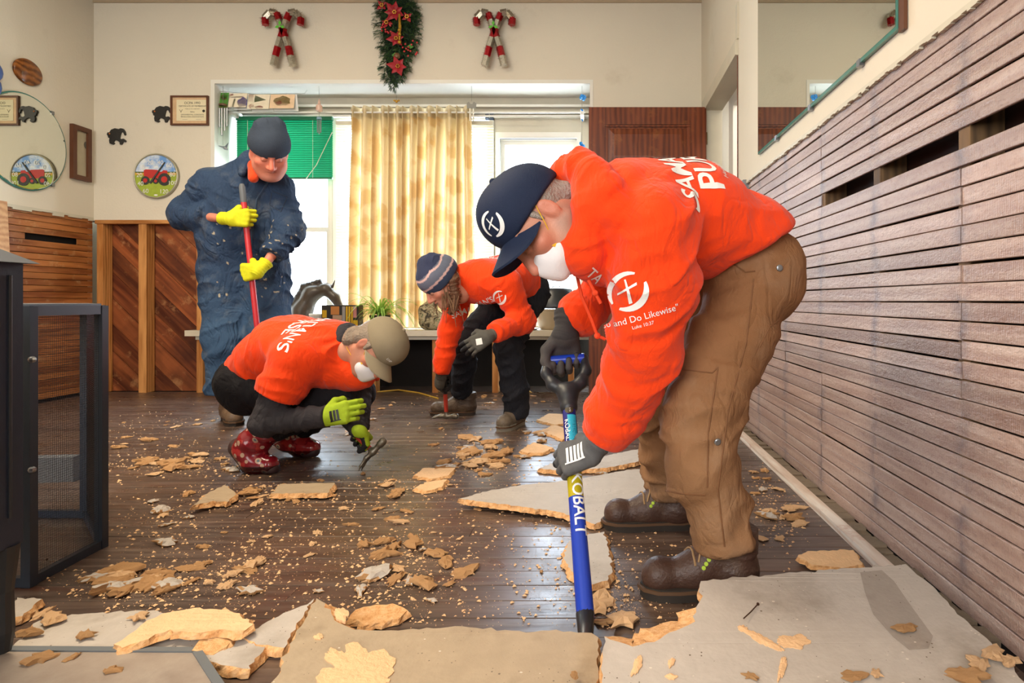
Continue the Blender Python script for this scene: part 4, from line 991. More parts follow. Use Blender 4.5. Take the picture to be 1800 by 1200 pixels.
v, f, c = sd.finish(seed=9); mk('bust', v, f, attrmat('bronze', .35, .3, 20, .2, 60, .004, .6), hs_, True, cols=c)
# plastic tub
o = P(558, 580, 5.02); tb = thing('plastic_tub', (o.x, 5.02, LZ), 'clear plastic tub with pink contents on the window ledge', 'tub')
MB().lathe((o.x, 5.02, LZ), [(.052, 0), (.06, .085)], n=20).build('tub_body', plain('tub_pink', '#d9a2a0', .35, var=.15), tb, False)
MB().lathe((o.x, 5.02, LZ + .085), [(.06, 0), (.061, .028), (.058, .03)], n=20).build('clear_band', plain('tub_clear', '#e3e0da', .2), tb)
MB().lathe((o.x, 5.02, LZ + .113), [(.064, 0), (.064, .012), (.06, .015)], n=20).build('lid', M_white, tb)
# printed box
o = P(602, 560, 4.96); bx = thing('cardboard_box', (o.x, 4.96, LZ), 'black and yellow printed cardboard box lying on the window ledge', 'box')
X0, X1, Z1 = P(572, 0, 5.0).x, P(636, 0, 5.0).x, P(0, 536, 5.0).z
pr = MB().box((X0, 4.93, LZ), (X1, 5.03, Z1)); pr.build('carton', plain('carton_black', '#2b2a27', .45), bx)
def bxq(u0, v0, u1, v1, mat, n='print'): 
    w_, h_ = X1 - X0, Z1 - LZ; MB().box((X0 + w_ * u0, 4.9288, LZ + h_ * v0), (X0 + w_ * u1, 4.93, LZ + h_ * v1)).build(n, mat, bx)
M_yel = plain('print_yellow', '#e0b41d', .45); M_gry = plain('print_grey', '#a7a3a0', .45)
bxq(.02, .5, .14, .8, M_yel, 'yellow_print'); bxq(.25, .62, .48, .95, plain('print_orange', '#d08a48', .45), 'orange_print'); bxq(.3, .05, .55, .6, plain('print_skin', '#c2a487', .45), 'picture_print'); bxq(.56, .1, .64, .95, M_gry, 'grey_print')
for u in (.66, .73, .80): bxq(u, .1, u + .05, .95, M_yel, 'yellow_lettering')
bxq(.86, .5, .95, .95, plain('print_rose', '#d98f8c', .45), 'pink_print'); bxq(.86, .05, .98, .4, M_yel, 'yellow_print')
# spider plant
sp = thing('spider_plant', P(668, 580, 4.98), 'green and white spider plant in a dark pot on the window ledge', 'plant'); sp.location.z = LZ
O = V((P(668, 0, 4.98).x, 4.98, LZ)); MB().lathe(O, [(.05, 0), (.075, .1), (.08, .1), (.08, .118), (.068, .118), (.06, .1)], n=20).build('pot', plain('pot_dark', '#26241f', .5), sp)
def stripemat():
    s = NT('spider_leaf'); v = s.coords(); col = s.mix(s.noise(v, 30, 3), C('#86c43a'), C('#cfea80')); s.put(s.b.inputs['Base Color'], col); s.b.inputs['Roughness'].default_value = .4
    t_ = s.new('ShaderNodeBsdfTranslucent'); s.put(t_.inputs[0], col); mx = s.new('ShaderNodeMixShader'); mx.inputs[0].default_value = .4
    s.t.links.new(s.b.outputs[0], mx.inputs[1]); s.t.links.new(t_.outputs[0], mx.inputs[2]); s.t.links.new(mx.outputs[0], s.out.inputs[0]); return s.m
M_leaf = stripemat(); rr = random.Random(8)
for i in range(58):
    an = rr.uniform(0, 6.28); L_ = rr.uniform(.2, .42); up = rr.uniform(.5, 1.5); droop = rr.uniform(.9, 2.2); pts = []; d = V((math.cos(an), math.sin(an) * .55, 0)); s_ = V((-math.sin(an), math.cos(an), 0)); w0 = rr.uniform(.006, .010)
    vs, fs = [], []
    for k in range(8):
        u = k / 7; p = O + V((0, 0, .11)) + d * (L_ * u * (1 - .15 * u)) + V((0, 0, L_ * (up * u - droop * u * u * .75))); p.z = max(p.z, LZ + .004)
        ww = w0 * (1 - u ** 2) + .0006; fold = V((0, 0, ww * .5)); vs += [p - s_ * ww + fold, p, p + s_ * ww + fold]
        if k: b_ = 3 * k; fs += [(b_ - 3, b_ - 2, b_ + 1, b_), (b_ - 2, b_ - 1, b_ + 2, b_ + 1)]
    mk('leaf', vs, fs, M_leaf, sp, True)
# camouflage bag behind the bending woman
def camo():
    s = NT('camouflage'); v = s.coords(); sp_ = s.new('ShaderNodeSeparateColor'); s.put(sp_.inputs[0], s.voro(s.coords((1, 1, 1.6)), 15, 'F1', 1)); return s.fin(s.ramp(s.noise(v, 22, 2, .5, 1.5), [(.38, C('#3b3325')), (.5, C('#8b7d5a')), (.6, C('#b6a684')), (.68, C('#5f6641'))]), .8)
sd = SDF(.007); o = P(757, 560, 5.06)
for dx_, dz_, r in ((0, .07, .075), (.05, .09, .07), (-.02, .15, .06), (.08, .06, .06), (.03, .2, .045)): sd.ell((o.x + dx_, 4.99, LZ + dz_), r, None, .04)
sd.cut((0, 0, LZ + .002), (0, 0, -1)); v, f, c = sd.finish(); tag(mk('camouflage_bag', v, f, camo(), None, True), 'lumpy camouflage print bag on the ledge behind the knit hat', 'bag')
sd = SDF(.008); o = P(865, 575, 5.08)
for dx_, dz_, r in ((-.06, .05, .05), (.04, .06, .06), (-.14, .04, .045), (.12, .05, .05)): sd.ell((o.x + dx_, 5.02, LZ + dz_), r, None, .04)
sd.cut((0, 0, LZ + .002), (0, 0, -1)); v, f, c = sd.finish(); tag(mk('folded_cloth', v, f, plain('sage_cloth', '#8a8a62', .9, var=.25, scale=12, bump=.4, bscale=30), None, True), 'rumpled sage green cloth on the ledge behind the bending woman', 'cloth')
# enamel basin with a black roaster pan on it
o = P(976, 580, 5.05); bs_ = thing('wash_basin', (o.x, 5.05, LZ), 'oval tan basin on the ledge under the black roaster pan', 'basin')
auto_smooth(MB().lathe((o.x, 5.05, LZ), [(.115, 0), (.135, .02), (.155, .15), (.165, .155), (.165, .165), (.150, .163), (.13, .03)], n=36, sy=.75).build('basin_body', plain('basin_tan', '#b3a184', .35, var=.08), bs_))
t = thing('roaster_pan', (o.x - .01, 5.05, LZ + .170), 'dark roaster pan lid tilted on top of the tan basin', 'pan')
auto_smooth(MB().lathe((o.x, 5.06, LZ + .172), [(.17, 0), (.172, .01), (.165, .03), (.155, .12), (.13, .155), (.06, .165), (.0, .166)], V((0, .05, 1)).normalized(), 36, sy=.7).build('pan_shell', plain('pan_enamel', '#1e2227', .3, var=.4, scale=120), t))
MB().tube([(o.x - .03, 5.11, LZ + .335), (o.x - .02, 5.11, LZ + .35), (o.x + .03, 5.11, LZ + .35), (o.x + .04, 5.11, LZ + .335)], .006, 6).build('pan_handle', plain('pan_grip', '#2a2d31', .4), t)
o = P(918, 572, 5.0); sd = SDF(.006); sd.cap((o.x, 5.03, LZ + .04), (o.x + .01, 5.04, LZ + .15), .045, .028, .02).cap((o.x + .01, 5.04, LZ + .15), (o.x + .02, 5.05, LZ + .37), .022, .028, .02); sd.cut((0, 0, LZ + .001), (0, 0, -1))
v, f, c = sd.finish(); tag(mk('red_snack_bag', v, f, plain('foil_red', '#c42430', .25, var=.3, scale=20), None, True), 'crumpled shiny red bag on the ledge beside the basin', 'bag')
o = P(930, 578, 4.96); simple('plate', 'white plate on the ledge in front of the red bag', 'plate', MB().lathe((o.x, 4.97, LZ), [(.05, 0), (.085, .012), (.085, .015), (.045, .005)], n=28), M_white)
sd = SDF(.007); o = P(425, 570, 5.05)
for dx_, dz_, r in ((-.06, .045, .05), (.03, .05, .055), (.1, .04, .045), (0, .09, .045)): sd.ell((o.x + dx_, 5.04, LZ + dz_), r, None, .03)
sd.cut((0, 0, LZ + .001), (0, 0, -1)); v, f, c = sd.finish(); tag(mk('blue_towel', v, f, plain('towel_blue', '#3a5a86', .9, var=.2, scale=10, bump=.5, bscale=60), None, True), 'crumpled blue towel on the ledge behind the man in blue', 'towel')
# yellow cable on the floor
simple('extension_cable', 'yellow cable running along the floor under the window ledge', 'cable', MB().tube([G(640, 690), G(668, 688, .004), G(700, 685, .006), G(735, 690, .004), G(770, 700, .004)] , .006, 6), plain('cable_yellow', '#c9a23a', .5))
simple('extension_cable', 'thin yellow cable end curling on the floor behind the bending woman', 'cable', MB().tube([P(935, 690, 4.97), P(922, 682, 5.0), P(905, 690, 5.02)], .005, 6), plain('cable_ochre', '#a8893f', .5))

# ================================================================== STOVE, SPARK SCREEN, HEARTH
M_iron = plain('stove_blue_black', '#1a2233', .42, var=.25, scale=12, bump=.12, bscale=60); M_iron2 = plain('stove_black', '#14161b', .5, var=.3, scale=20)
sx0, sx1, sy0, sy1 = -1.70, -1.163, 0.74, 1.27
st = thing('wood_stove', (-1.43, 1.0, .012), 'dark cast iron wood stove on legs at the picture edge', 'stove')
m = MB().box((sx0, sy0, .24), (sx1, sy1, .805)); auto_smooth(m.build('firebox', M_iron, st))
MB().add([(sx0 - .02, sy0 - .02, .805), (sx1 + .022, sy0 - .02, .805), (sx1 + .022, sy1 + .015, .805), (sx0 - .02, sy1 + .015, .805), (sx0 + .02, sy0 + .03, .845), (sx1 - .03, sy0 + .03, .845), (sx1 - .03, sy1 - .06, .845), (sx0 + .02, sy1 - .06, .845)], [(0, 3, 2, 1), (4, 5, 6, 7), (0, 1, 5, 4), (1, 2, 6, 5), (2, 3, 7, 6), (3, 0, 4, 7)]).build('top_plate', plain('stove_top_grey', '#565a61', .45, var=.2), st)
for lx in (sx0 + .04, sx1 - .012):
    for ly in (sy0 + .04, sy1 - .022): MB().lathe((lx - .012, ly, .03), [(.016, 0), (.022, .04), (.02, .12), (.03, .212)], n=12).build('leg', M_iron2, st)
MB().box((sx0 - .012, sy0 + .06, .3), (sx0, sy1 - .06, .72)).build('door', M_iron2, st)
MB().tube([(sx1 + .001, sy1 - .03, .3), (sx1 + .001, sy1 - .03, .78)], .004, 6).build('side_seam', M_iron2, st)
# spark screen: four posts, rails, a solid top and woven wire
A_, B_, C_, D_ = V((-1.449, 1.60, 0)), V((-1.463, 1.85, 0)), V((-1.72, 2.11, 0)), V((-1.93, 2.11, 0)); E_ = V((-1.93, 1.60, 0))
sc_ = thing('spark_screen', (-1.69, 1.85, .0), 'black metal box with woven wire mesh sides beside the stove', 'fire screen')
Mf = plain('screen_frame', '#222c3c', .42, var=.2, scale=25); hb, ht = .012, .715
ring = [A_, B_, C_, D_, E_]
for p_ in ring: MB().box(p_ + V((-.012, -.012, 0)), p_ + V((.012, .012, ht))).build('post', Mf, sc_)
for a_, b_ in zip(ring, ring[1:] + ring[:1]):
    MB().bar(a_ + V((0, 0, hb)), b_ + V((0, 0, hb)), .018, .024).build('bottom_rail', Mf, sc_); MB().bar(a_ + V((0, 0, ht - .012)), b_ + V((0, 0, ht - .012)), .02, .026).build('top_rail', Mf, sc_)
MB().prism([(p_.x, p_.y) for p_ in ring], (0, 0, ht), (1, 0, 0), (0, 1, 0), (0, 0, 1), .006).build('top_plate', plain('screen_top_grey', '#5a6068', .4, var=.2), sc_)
M_wire = plain('screen_wire', '#2f333a', .4, .6)
for a_, b_ in zip(ring[:3], ring[1:4]):
    m = MB(); L_ = (b_ - a_).length; n = int(L_ / .0065)
    for i in range(1, n): m.tube([a_ + (b_ - a_) * i / n + V((0, 0, .02)), a_ + (b_ - a_) * i / n + V((0, 0, ht - .02))], .0004, 3, caps=False)
    for i in range(1, 103): m.tube([a_ + V((0, 0, .02 + i * .0066)), b_ + V((0, 0, .02 + i * .0066))], .0004, 3, caps=False)
    o = m.build('wire_mesh', M_wire, sc_); o['kind'] = 'stuff'
for z_ in (.30, .58): MB().sphere(A_ + V((.016, -.01, z_)), .009, 8, 6).build('rivet', M_steel, sc_)
# board seen through the mesh
simple('wood_block', 'grey painted board lying on the floor behind the mesh screen', 'board', MB().bar(G(10, 826, .05), G(136, 822, .05), .05, .10, (0, 0, 1)), [plain('board_grey', '#5f6165', .6)])
# hearth pad
hp_ = [G(-120, 1140, .02), G(345, 1143, .02), G(392, 1215, .02), G(470, 1420, .02), G(-400, 1420, .02)]
hd = thing('hearth_pad', (-1.2, 1.1, 0), 'mottled stone hearth pad with a metal edge under the stove', 'hearth')
def mottled(name, c1, c2, c3):
    s = NT(name); v = s.coords(); col = s.mix(s.noise(v, 9, 6, .65), C(c1), C(c2)); col = s.mix(s.math('MULTIPLY', s.math('SUBTRACT', s.noise(v, 4, 5), .55, clamp=True), 4, clamp=True), col, C(c3)); s.bump(s.noise(v, 30, 4), .2, .005); return s.fin(col, .5)
MB().prism([(p_.x, p_.y) for p_ in hp_], (0, 0, .0), (1, 0, 0), (0, 1, 0), (0, 0, 1), .02).build('stone_slab', mottled('hearth_stone', '#7a6558', '#b8aa9a', '#5d4a40'), hd)
for a_, b_ in zip(hp_[:3], hp_[1:4]): MB().bar(V((a_.x, a_.y, .011)), V((b_.x, b_.y, .011)), .016, .024).build('metal_edge', plain('edge_grey', '#6f7478', .5, .3), hd)

# ================================================================== PEOPLE
ORANGE = C('#fb4611'); 
M_skin = attrmat('skin', .5, .10, 30, .25, 260, .0015, .4)
M_cloth = attrmat('sweatshirt_cotton', .85, .06, 9, .35, 500, .0012, .2, sheen=.15, wrinkle=.026)
M_pants = attrmat('work_canvas', .82, .14, 10, .4, 380, .0014, .2, dirt='#a08a74', dirt_amt=1.6, dscale=4, wrinkle=.022)
M_denim = attrmat('black_denim', .85, .2, 12, .4, 420, .0012, .2, dirt='#5b5a5c', dirt_amt=.8, wrinkle=.03)
M_cover = attrmat('navy_coverall', .8, .16, 8, .35, 400, .0012, .25, dirt='#9a9a90', dirt_amt=1.0, dscale=9, wrinkle=.045)
M_glove = attrmat('glove_knit', .75, .2, 60, .5, 520, .0012, .3)
M_leather = attrmat('boot_leather', .5, .3, 16, .35, 120, .003, .45, dirt='#8a7560', dirt_amt=1.8, dscale=9)
M_sole = plain('boot_sole', '#2c241d', .8, var=.3, scale=30)
M_knit = attrmat('knit_hat', .9, .15, 30, .6, 260, .003, .2)
M_cap = attrmat('cap_twill', .75, .15, 12, .35, 480, .0012, .25)
M_mask = attrmat('dust_mask', .85, .04, 12, .2, 200, .002, .2)
M_hair = attrmat('hair', .5, .35, 40, .8, 160, .006, .4)
M_print = plain('white_print', '#f3f1ee', .7, var=.04)
M_lace = plain('lace', '#9c7d58', .8)
M_limep = plain('lime_paint', '#a9c631', .6)
M_yelband = plain('mask_strap', '#e2b022', .6)

def frame3(f, u):
    f = V(f).normalized(); r = f.cross(V(u)).normalized(); u = r.cross(f).normalized(); return Matrix((r, f, u)).transposed()      # columns right, forward, up
def head_mesh(HC, R, sc, skin, lips=None, brow=None, h=.0032, stubble=None, jowl=0.0):
    s = SDF(h); lips = lips or scl(skin, .8); brow = brow or scl(skin, .5); red = (min(1, skin[0] * 1.05), skin[1] * .82, skin[2] * .8)
    s.ell((0, -.016, .036), (.076, .098, .086), None, .02, skin).ell((0, .026, -.03), (.063, .066, .088), None, .03, skin)
    for q in (-1, 1):
        s.cap((q * .055, -.012, -.05), (q * .022, .062, -.098), .024, .02, .025, skin if not stubble else stubble)
        s.ell((q * .042, .058, -.024), (.028, .024, .022), None, .02, red)
        s.cap((q * .045, .07, .026), (q * .014, .086, .02), .010, .009, .012, brow)
    if jowl: s.ell((0, .022, -.062), (.070 + jowl, .060, .058), None, .03, skin).ell((0, .03, -.105), (.05, .045, .03), None, .03, skin)
    s.ell((0, .072, -.098), (.026, .022, .02), None, .02, skin if not stubble else stubble)
    for q in (-1, 1): s.ell((q * .033, .098, .002), (.017, .018, .011), None, .012, skin, op=-1)
    for q in (-1, 1): s.ell((q * .032, .0775, .001), .0135, None, .004, scl(skin, .9)); s.cap((q * .022, .0905, -.002), (q * .042, .087, -.003), .0028, .0028, .003, scl(skin, .55))
    s.cap((0, .088, .012), (0, .112, -.034), .009, .0135, .012, red)
    for q in (-1, 1): s.ell((q * .013, .098, -.038), (.010, .012, .009), None, .008, red)
    s.cap((-.020, .082, -.062), (0, .092, -.060), .0055, .007, .006, lips).cap((.020, .082, -.062), (0, .092, -.060), .0055, .007, .006, lips)
    s.cap((-.017, .081, -.073), (.017, .081, -.073), .0075, .0075, .006, lips)
    s.cap((-.02, .092, -.0665), (.02, .092, -.0665), .002, .002, .003, lips, op=-1)
    for q in (-1, 1):
        Re = Matrix.Rotation(q * .35, 3, 'Z'); s.ell((q * .078, -.012, -.010), (.0085, .017, .029), Re, .008, red); s.ell((q * .0885, -.008, -.006), (.006, .010, .018), Re, .005, red, op=-1)
    s.cap((0, -.035, -.04), (0, -.045, -.12), .056, .056, .03, skin)
    v, f, c = s.finish(amp=1); Rm = np.array(R, np.float32); return (v * sc) @ Rm.T + A3(HC), f, c
def hloc(HC, R, sc, p): return V(HC) + (R @ V(p)) * sc

def hand(s, wrist, d, n, side, curl=(1.1, 1.3, .9), col=(.1, .1, .1), sc=1.0, g=.001, thumb=1.0, spread=.0, fcol=None, forearm=None, cuffr=.034, cuffl=.07, cuffcol=None):
    """palm, four unequal bent fingers, opposed thumb; d wrist->knuckles, n the way the palm faces, side +1 right hand"""
    d, n, wrist = V(d).normalized(), V(n), V(wrist); n = (n - d * n.dot(d)).normalized(); t = d.cross(n) if side > 0 else n.cross(d); fcol = fcol or col
    offs = (.0345, .0118, -.0112, -.0330); base = (.088, .091, .087, .079); ln = ((.043, .027, .021), (.047, .030, .022), (.043, .028, .021), (.034, .022, .019)); rad = (.0100, .0104, .0100, .0090)
    for i in range(4):
        K = wrist + (d * base[i] + t * offs[i]) * sc
        s.cap(wrist + (d * .01 + t * offs[i] * .62) * sc, K, (.0165 + g) * sc, (.0125 + g) * sc, .014, col)
        th = 0; p = K
        for j in range(3):
            th += curl[j] * (1 + .06 * i); dd = (d * math.cos(th) + n * math.sin(th) + t * (spread * (1.5 - i))).normalized(); q = p + dd * ln[i][j] * sc
            s.cap(p, q, (rad[i] + g * .5 - .0006 * j) * sc, (rad[i] + g * .5 - .0006 * (j + 1)) * sc, .002, fcol); p = q
    p = wrist + (d * .02 + t * .026) * sc
    for dv, l_, r0, r1 in (((d * .55 + t * .65 + n * .45), .044, .0165, .0135), ((d * .75 + t * (.25 - .2 * thumb) + n * .75 * thumb), .033, .0125, .0115), ((d * .55 - t * .35 * thumb + n * .75 * thumb), .027, .0115, .0095)):
        q = p + dv.normalized() * l_ * sc; s.cap(p, q, (r0 + g) * sc, (r1 + g) * sc, .006, col); p = q
    if forearm is not None:
        fd = (V(forearm) - wrist).normalized(); s.cap(wrist + d * .012, wrist + fd * cuffl, .030 * sc, cuffr * sc, .014, cuffcol or col, .003, 90, flatb=True)
    return t
def two_tone(wrist, d, n, c_back, c_palm, c_cuff=None, tip=.125):
    d, n = V(d).normalized(), V(n); n = (n - d * n.dot(d)).normalized(); W_, D_, N_ = A3(wrist), A3(d), A3(n)
    def fn(v, nr, col):
        p = v - W_; a = p @ N_; l_ = p @ D_; m = ((nr @ N_ > .25) & (a > -.02)) | ((l_ > tip)) | ((a > .045) & (l_ > .05))
        m &= l_ > .005; out = np.where(m[:, None], np.array(c_palm[:3], np.float32), np.array(c_back[:3], np.float32))
        if c_cuff is not None: out = np.where((l_ < -.028)[:, None], np.array(c_cuff[:3], np.float32), out)
        return out
    return fn
def glove(parent, label, wrist, d, n, side, curl, c_back, c_palm, forearm, c_cuff=None, h=.0030, tip=.125, **kw):
    s = SDF(h); hand(s, wrist, d, n, side, curl, c_back, forearm=forearm, **kw)
    v, f, c = s.finish(two_tone(wrist, d, n, c_back, c_palm, c_cuff, tip), seed=int(abs(wrist[0]) * 1000)); o = mk('glove', v, f, M_glove, parent, True, cols=c, label=label); return o, v, f

def torso(s, lv, Lt, col, k=.05, fold=0.0, ff=14):
    Lt = V(Lt)
    for (a, ra, wa), (b, rb, wb_) in zip(lv, lv[1:]):
        for q in (-1, 0, 1): s.cap(V(a) + Lt * wa * q, V(b) + Lt * wb_ * q, ra, rb, k, col, fold, ff)
def body_mesh(J, skin, h=.009):
    """the whole figure under the clothes"""
    s = SDF(h); Lt = V(J['lat'])
    torso(s, [(J['pelvis'], .080, .06), (J['mid'], .080, .05), (J['chest'], .085, .07)], Lt, skin, .04)
    s.cap(J['chest'], J['neck'], .07, .055, .04, skin).cap(J['neck'], J['head'], .055, .05, .02, skin)
    for q in 'LR':
        s.cap(J['chest'], J['sh' + q], .07, .058, .04, skin)
        s.chain([(J['sh' + q], .056), (J['el' + q], .042), (J['wr' + q], .018)], .02, skin); s.cap(J['wr' + q], V(J['wr' + q]) + V(J['hd' + q]).normalized() * .05, .012, .010, .01, skin)
        s.chain([(J['hip' + q], .082), (J['kn' + q], .056), (J['an' + q], .040)], .03, skin); s.cap(J['an' + q], V(J['an' + q]).lerp(V(J['toe' + q]), .5) - V((0, 0, .02)), .026, .018, .02, skin)
    return s.finish()
def boot(parent, O, fwd, col, scol, sc=1.0, shaft=.17, label=None, laces=True, h=.0045, lcol=None, pitch=0.0, style='work'):
    O = V(O); f = V(fwd); f.z = 0; f.normalize(); l_ = V((-f.y, f.x, 0)); u = V((0, 0, 1))
    def q(x, y, z): return O + (f * x + l_ * y + u * z) * sc
    s = SDF(h)
    s.cap(q(-.045, 0, .052), q(.06, 0, .055), .046 * sc, .045 * sc, .02, col).cap(q(.06, -.004, .05), q(.15, -.004, .042), .046 * sc, .038 * sc, .02, col).ell(q(.155, -.004, .046), .045 * sc, None, .015, col)
    s.cap(q(-.038, 0, .06), q(-.042, 0, shaft), .048 * sc, .052 * sc, .03, col, .004, 50, flatb=True).cap(q(.045, 0, .075), q(-.012, 0, .135), .036 * sc, .042 * sc, .025, col).cap(q(.08, 0, .062), q(.03, 0, .09), .036 * sc, .036 * sc, .02, col)
    s.cut(q(0, 0, .022), (0, 0, -1)); v, fc, c = s.finish(seed=3); o = mk('boot', v, fc, M_leather, parent, True, cols=c, label=label)
    out = [(-.088, .0), (-.08, .03), (-.05, .042), (.0, .04), (.05, .044), (.11, .05), (.16, .046), (.192, .026), (.203, -.004), (.19, -.034), (.15, -.05), (.10, -.05), (.05, -.043), (0, -.038), (-.05, -.042), (-.08, -.03)]
    m = MB().prism(out, q(0, 0, 0), f * sc, l_ * sc, u, .03 * sc); auto_smooth(m.build('sole', scol if scol else M_sole, o))
    m = MB().prism([(x * 1.03 + .001, y * 1.04) for x, y in out], q(0, 0, .019), f * sc, l_ * sc, u, .008 * sc); auto_smooth(m.build('welt', plain('welt', '#5a3f28', .7), o))
    if laces:
        bv = bvh_of(v, fc); mm = MB()
        for i in range(4):
            x, z0 = .092 - .024 * i, .05 + .012 * i; pts = []
            for j in range(9):
                a = -.95 + 1.9 * j / 8; src = q(x + .016 * (j / 8 - .5) * (1 if i % 2 else -1), math.sin(a) * .09, z0 + math.cos(a) * .09); hit = bv.find_nearest(src)
                if hit[0]: pts.append(hit[0] + hit[1] * .0015)
            if len(pts) > 3: mm.tube(pts, .0028, 5)
        if mm.v: mm.build('lace', lcol or M_lace, o)
        for k_ in range(3):
            hit = bv.find_nearest(q(.055 - .006 * k_, .055 - .110 * (l_.y > 0), .085 + .010 * k_))
            if hit[0]: MB().lathe(hit[0] - hit[1] * .002, [(.006, 0), (.005, .003), (0, .0035)], hit[1], 9).build('lime_paint_mark', M_limep, o)
    return o
def cap_hat(parent, HC, R, sc, col, col2=None, label=None, brimw=.072, h=.004):
    s = SDF(h); s.ell((0, -.012, .045), (.088, .108, .094), None, .02, col).ell((0, .035, .07), (.062, .06, .06), None, .04, col)
    s.cut((0, 0, .022), (0, -.10, -1), .006); v, f, c = s.finish(); v = (v * sc) @ np.array(R, np.float32).T + A3(HC)
    o = mk('cap', v, f, M_cap, parent, True, cols=c, label=label)
    def L(p): return hloc(HC, R, sc, p)
    def bf(t, k, dz):
        a = (t - .5) * 2.5; rx, ry = .083, .100; e = max(0.0, math.cos((t - .5) * math.pi)) ** .55; ext = brimw * e * k
        x = math.sin(a) * (rx + ext * .25); y_ = -.008 + math.cos(a) * ry + ext * (1.0); z_ = .030 - .55 * x * x / .09 - .018 * k * e - .06 * ext + dz; return L((x, y_, z_))
    m = MB().grid(lambda t, k: bf(t, k, .0025), 28, 8).grid(lambda t, k: bf(1 - t, k, -.0025), 28, 8).grid(lambda t, k: bf(t, 1, -.0025 + .005 * (1 - k)), 28, 2); mm = m.build('brim', M_cap, o, True)
    at = mm.data.color_attributes.new('Col', 'FLOAT_COLOR', 'POINT'); at.data.foreach_set('color', np.tile(np.array(list((col2 or col)[:3]) + [1], np.float32), len(mm.data.vertices)))
    mm = MB().sphere(L((0, -.012, .140)), .009 * sc, 8, 6).build('button', M_cap, o, True); at = mm.data.color_attributes.new('Col', 'FLOAT_COLOR', 'POINT'); at.data.foreach_set('color', np.tile(np.array(list(col[:3]) + [1], np.float32), len(mm.data.vertices)))
    return o, v, f
def beanie(parent, HC, R, sc, col, label=None, colfn=None, low=.006, h=.004, tall=.1):
    s = SDF(h); s.ell((0, -.016, .045), (.089, .110, tall), None, .02, col).cap((-.03, -.03, .05 + tall * .8), (.03, -.01, .05 + tall * .8), .03, .028, .04, col, .004, 60)
    s.cap((0, -.016, low + .012), (0, -.016, low + .013), .082, .082, .02, col); s.cut((0, 0, low), (0, -.16, -1), .008)
    v, f, c = s.finish(lambda v, n, c: colfn(v, c) if colfn else c); v = (v * sc) @ np.array(R, np.float32).T + A3(HC); return mk('knit_hat', v, f, M_knit, parent, True, cols=c, label=label), v, f
def mask(parent, HC, R, sc):
    s = SDF(.003); w_ = C('#efe9ea'); s.ell((0, .056, -.066), (.059, .056, .046), None, .01, w_).cap((-.022, .085, -.036), (.022, .085, -.036), .014, .014, .02, w_).cap((0, .104, -.05), (0, .094, -.09), .012, .016, .03, w_); s.cut((0, .035, 0), (0, -1, .1), .004)
    v, f, c = s.finish(); v = (v * sc) @ np.array(R, np.float32).T + A3(HC); o = mk('dust_mask', v, f, M_mask, parent, True, cols=c, label='white moulded dust mask with yellow straps')
    for q in (-1, 1):
        for a, b in (((.053, .052, -.05), (.0795, -.005, .02)), ((.052, .044, -.075), (.062, -.04, -.09))):
            MB().tube([hloc(HC, R, sc, (q * a[0], a[1], a[2])), hloc(HC, R, sc, (q * (a[0] + b[0] + .012) / 2, (a[1] + b[1]) / 2, (a[2] + b[2]) / 2)), hloc(HC, R, sc, (q * b[0], b[1], b[2]))], .0013, 5).build('strap', M_yelband, o)
        c0 = hloc(HC, R, sc, (q * .055, .052, -.05)); x_ = R.col[1]; MB().bar(c0 - x_ * .010, c0 + x_ * .010, .006, .010, R.col[2]).build('strap_tab', M_yelband, o)
    return o
def person(label, loc): return thing('person', loc, label, 'person')
def cloth_obj(name, s, parent, mat, label=None, colfn=None, seed=1, amp=1.0):
    v, f, c = s.finish(colfn, amp, seed); o = mk(name, v, f, mat, parent, True, cols=c, label=label); return o, v, f
EMB = emblem2d()
SK1 = C('#c98d74')

# ------------------------------------------------------------------ 1. man bending in the foreground with a spade
SPB, SPD = V((-.0226, 1.38, .019)), V((-.0373, .25, .293))           # spade shaft: point and step
def SP(u): return SPB + SPD * u
sa = SPD.normalized()
p1 = person('man in orange hoodie, navy cap and brown work trousers bending over a blue spade', (.25, 1.75, 0))
J = dict(lat=(.39, -.92, 0), pelvis=(.415, 1.75, .815), mid=(.22, 1.64, .96), chest=(.06, 1.585, .955), neck=(-.02, 1.55, .985), head=P(947, 392, 1.47))
R1 = frame3((-.32, -.30, -.90), (-.87, -.08, .42)); RCAP = frame3((-.56, -.30, -.77), (-.75, -.05, .62)); HC1 = V(J['head'])
QL = SP(.98); dL = V((-.8, 0, -.55)); dL = (dL - sa * dL.dot(sa)).normalized(); nL = -(sa.cross(dL)); wL = QL - dL * .078 - nL * .036
CB = SP(1.834); dR = V((0, .5, -.87)); nR = V((0, -.87, -.5)); wR = CB - dR * .072 - nR * .031
J.update(shL=(.135, 1.42, .905), elL=(.115, 1.49, .62), wrL=wL, hdL=dL, shR=(-.03, 1.735, .92), elR=(.055, 2.0, .78), wrR=wR, hdR=dR,
         hipL=(.45, 1.66, .79), knL=(.262, 1.565, .46), anL=(.32, 1.565, .11), toeL=(.17, 1.555, .05), hipR=(.385, 1.84, .80), knR=(.215, 1.95, .42), anR=(.23, 2.02, .11), toeR=(.08, 2.01, .05))
v, f, c = join([body_mesh(J, SK1), head_mesh(HC1, R1, 1.0, SK1, stubble=C('#b08a78'))]); mk('body', v, f, M_skin, p1, True, cols=c)
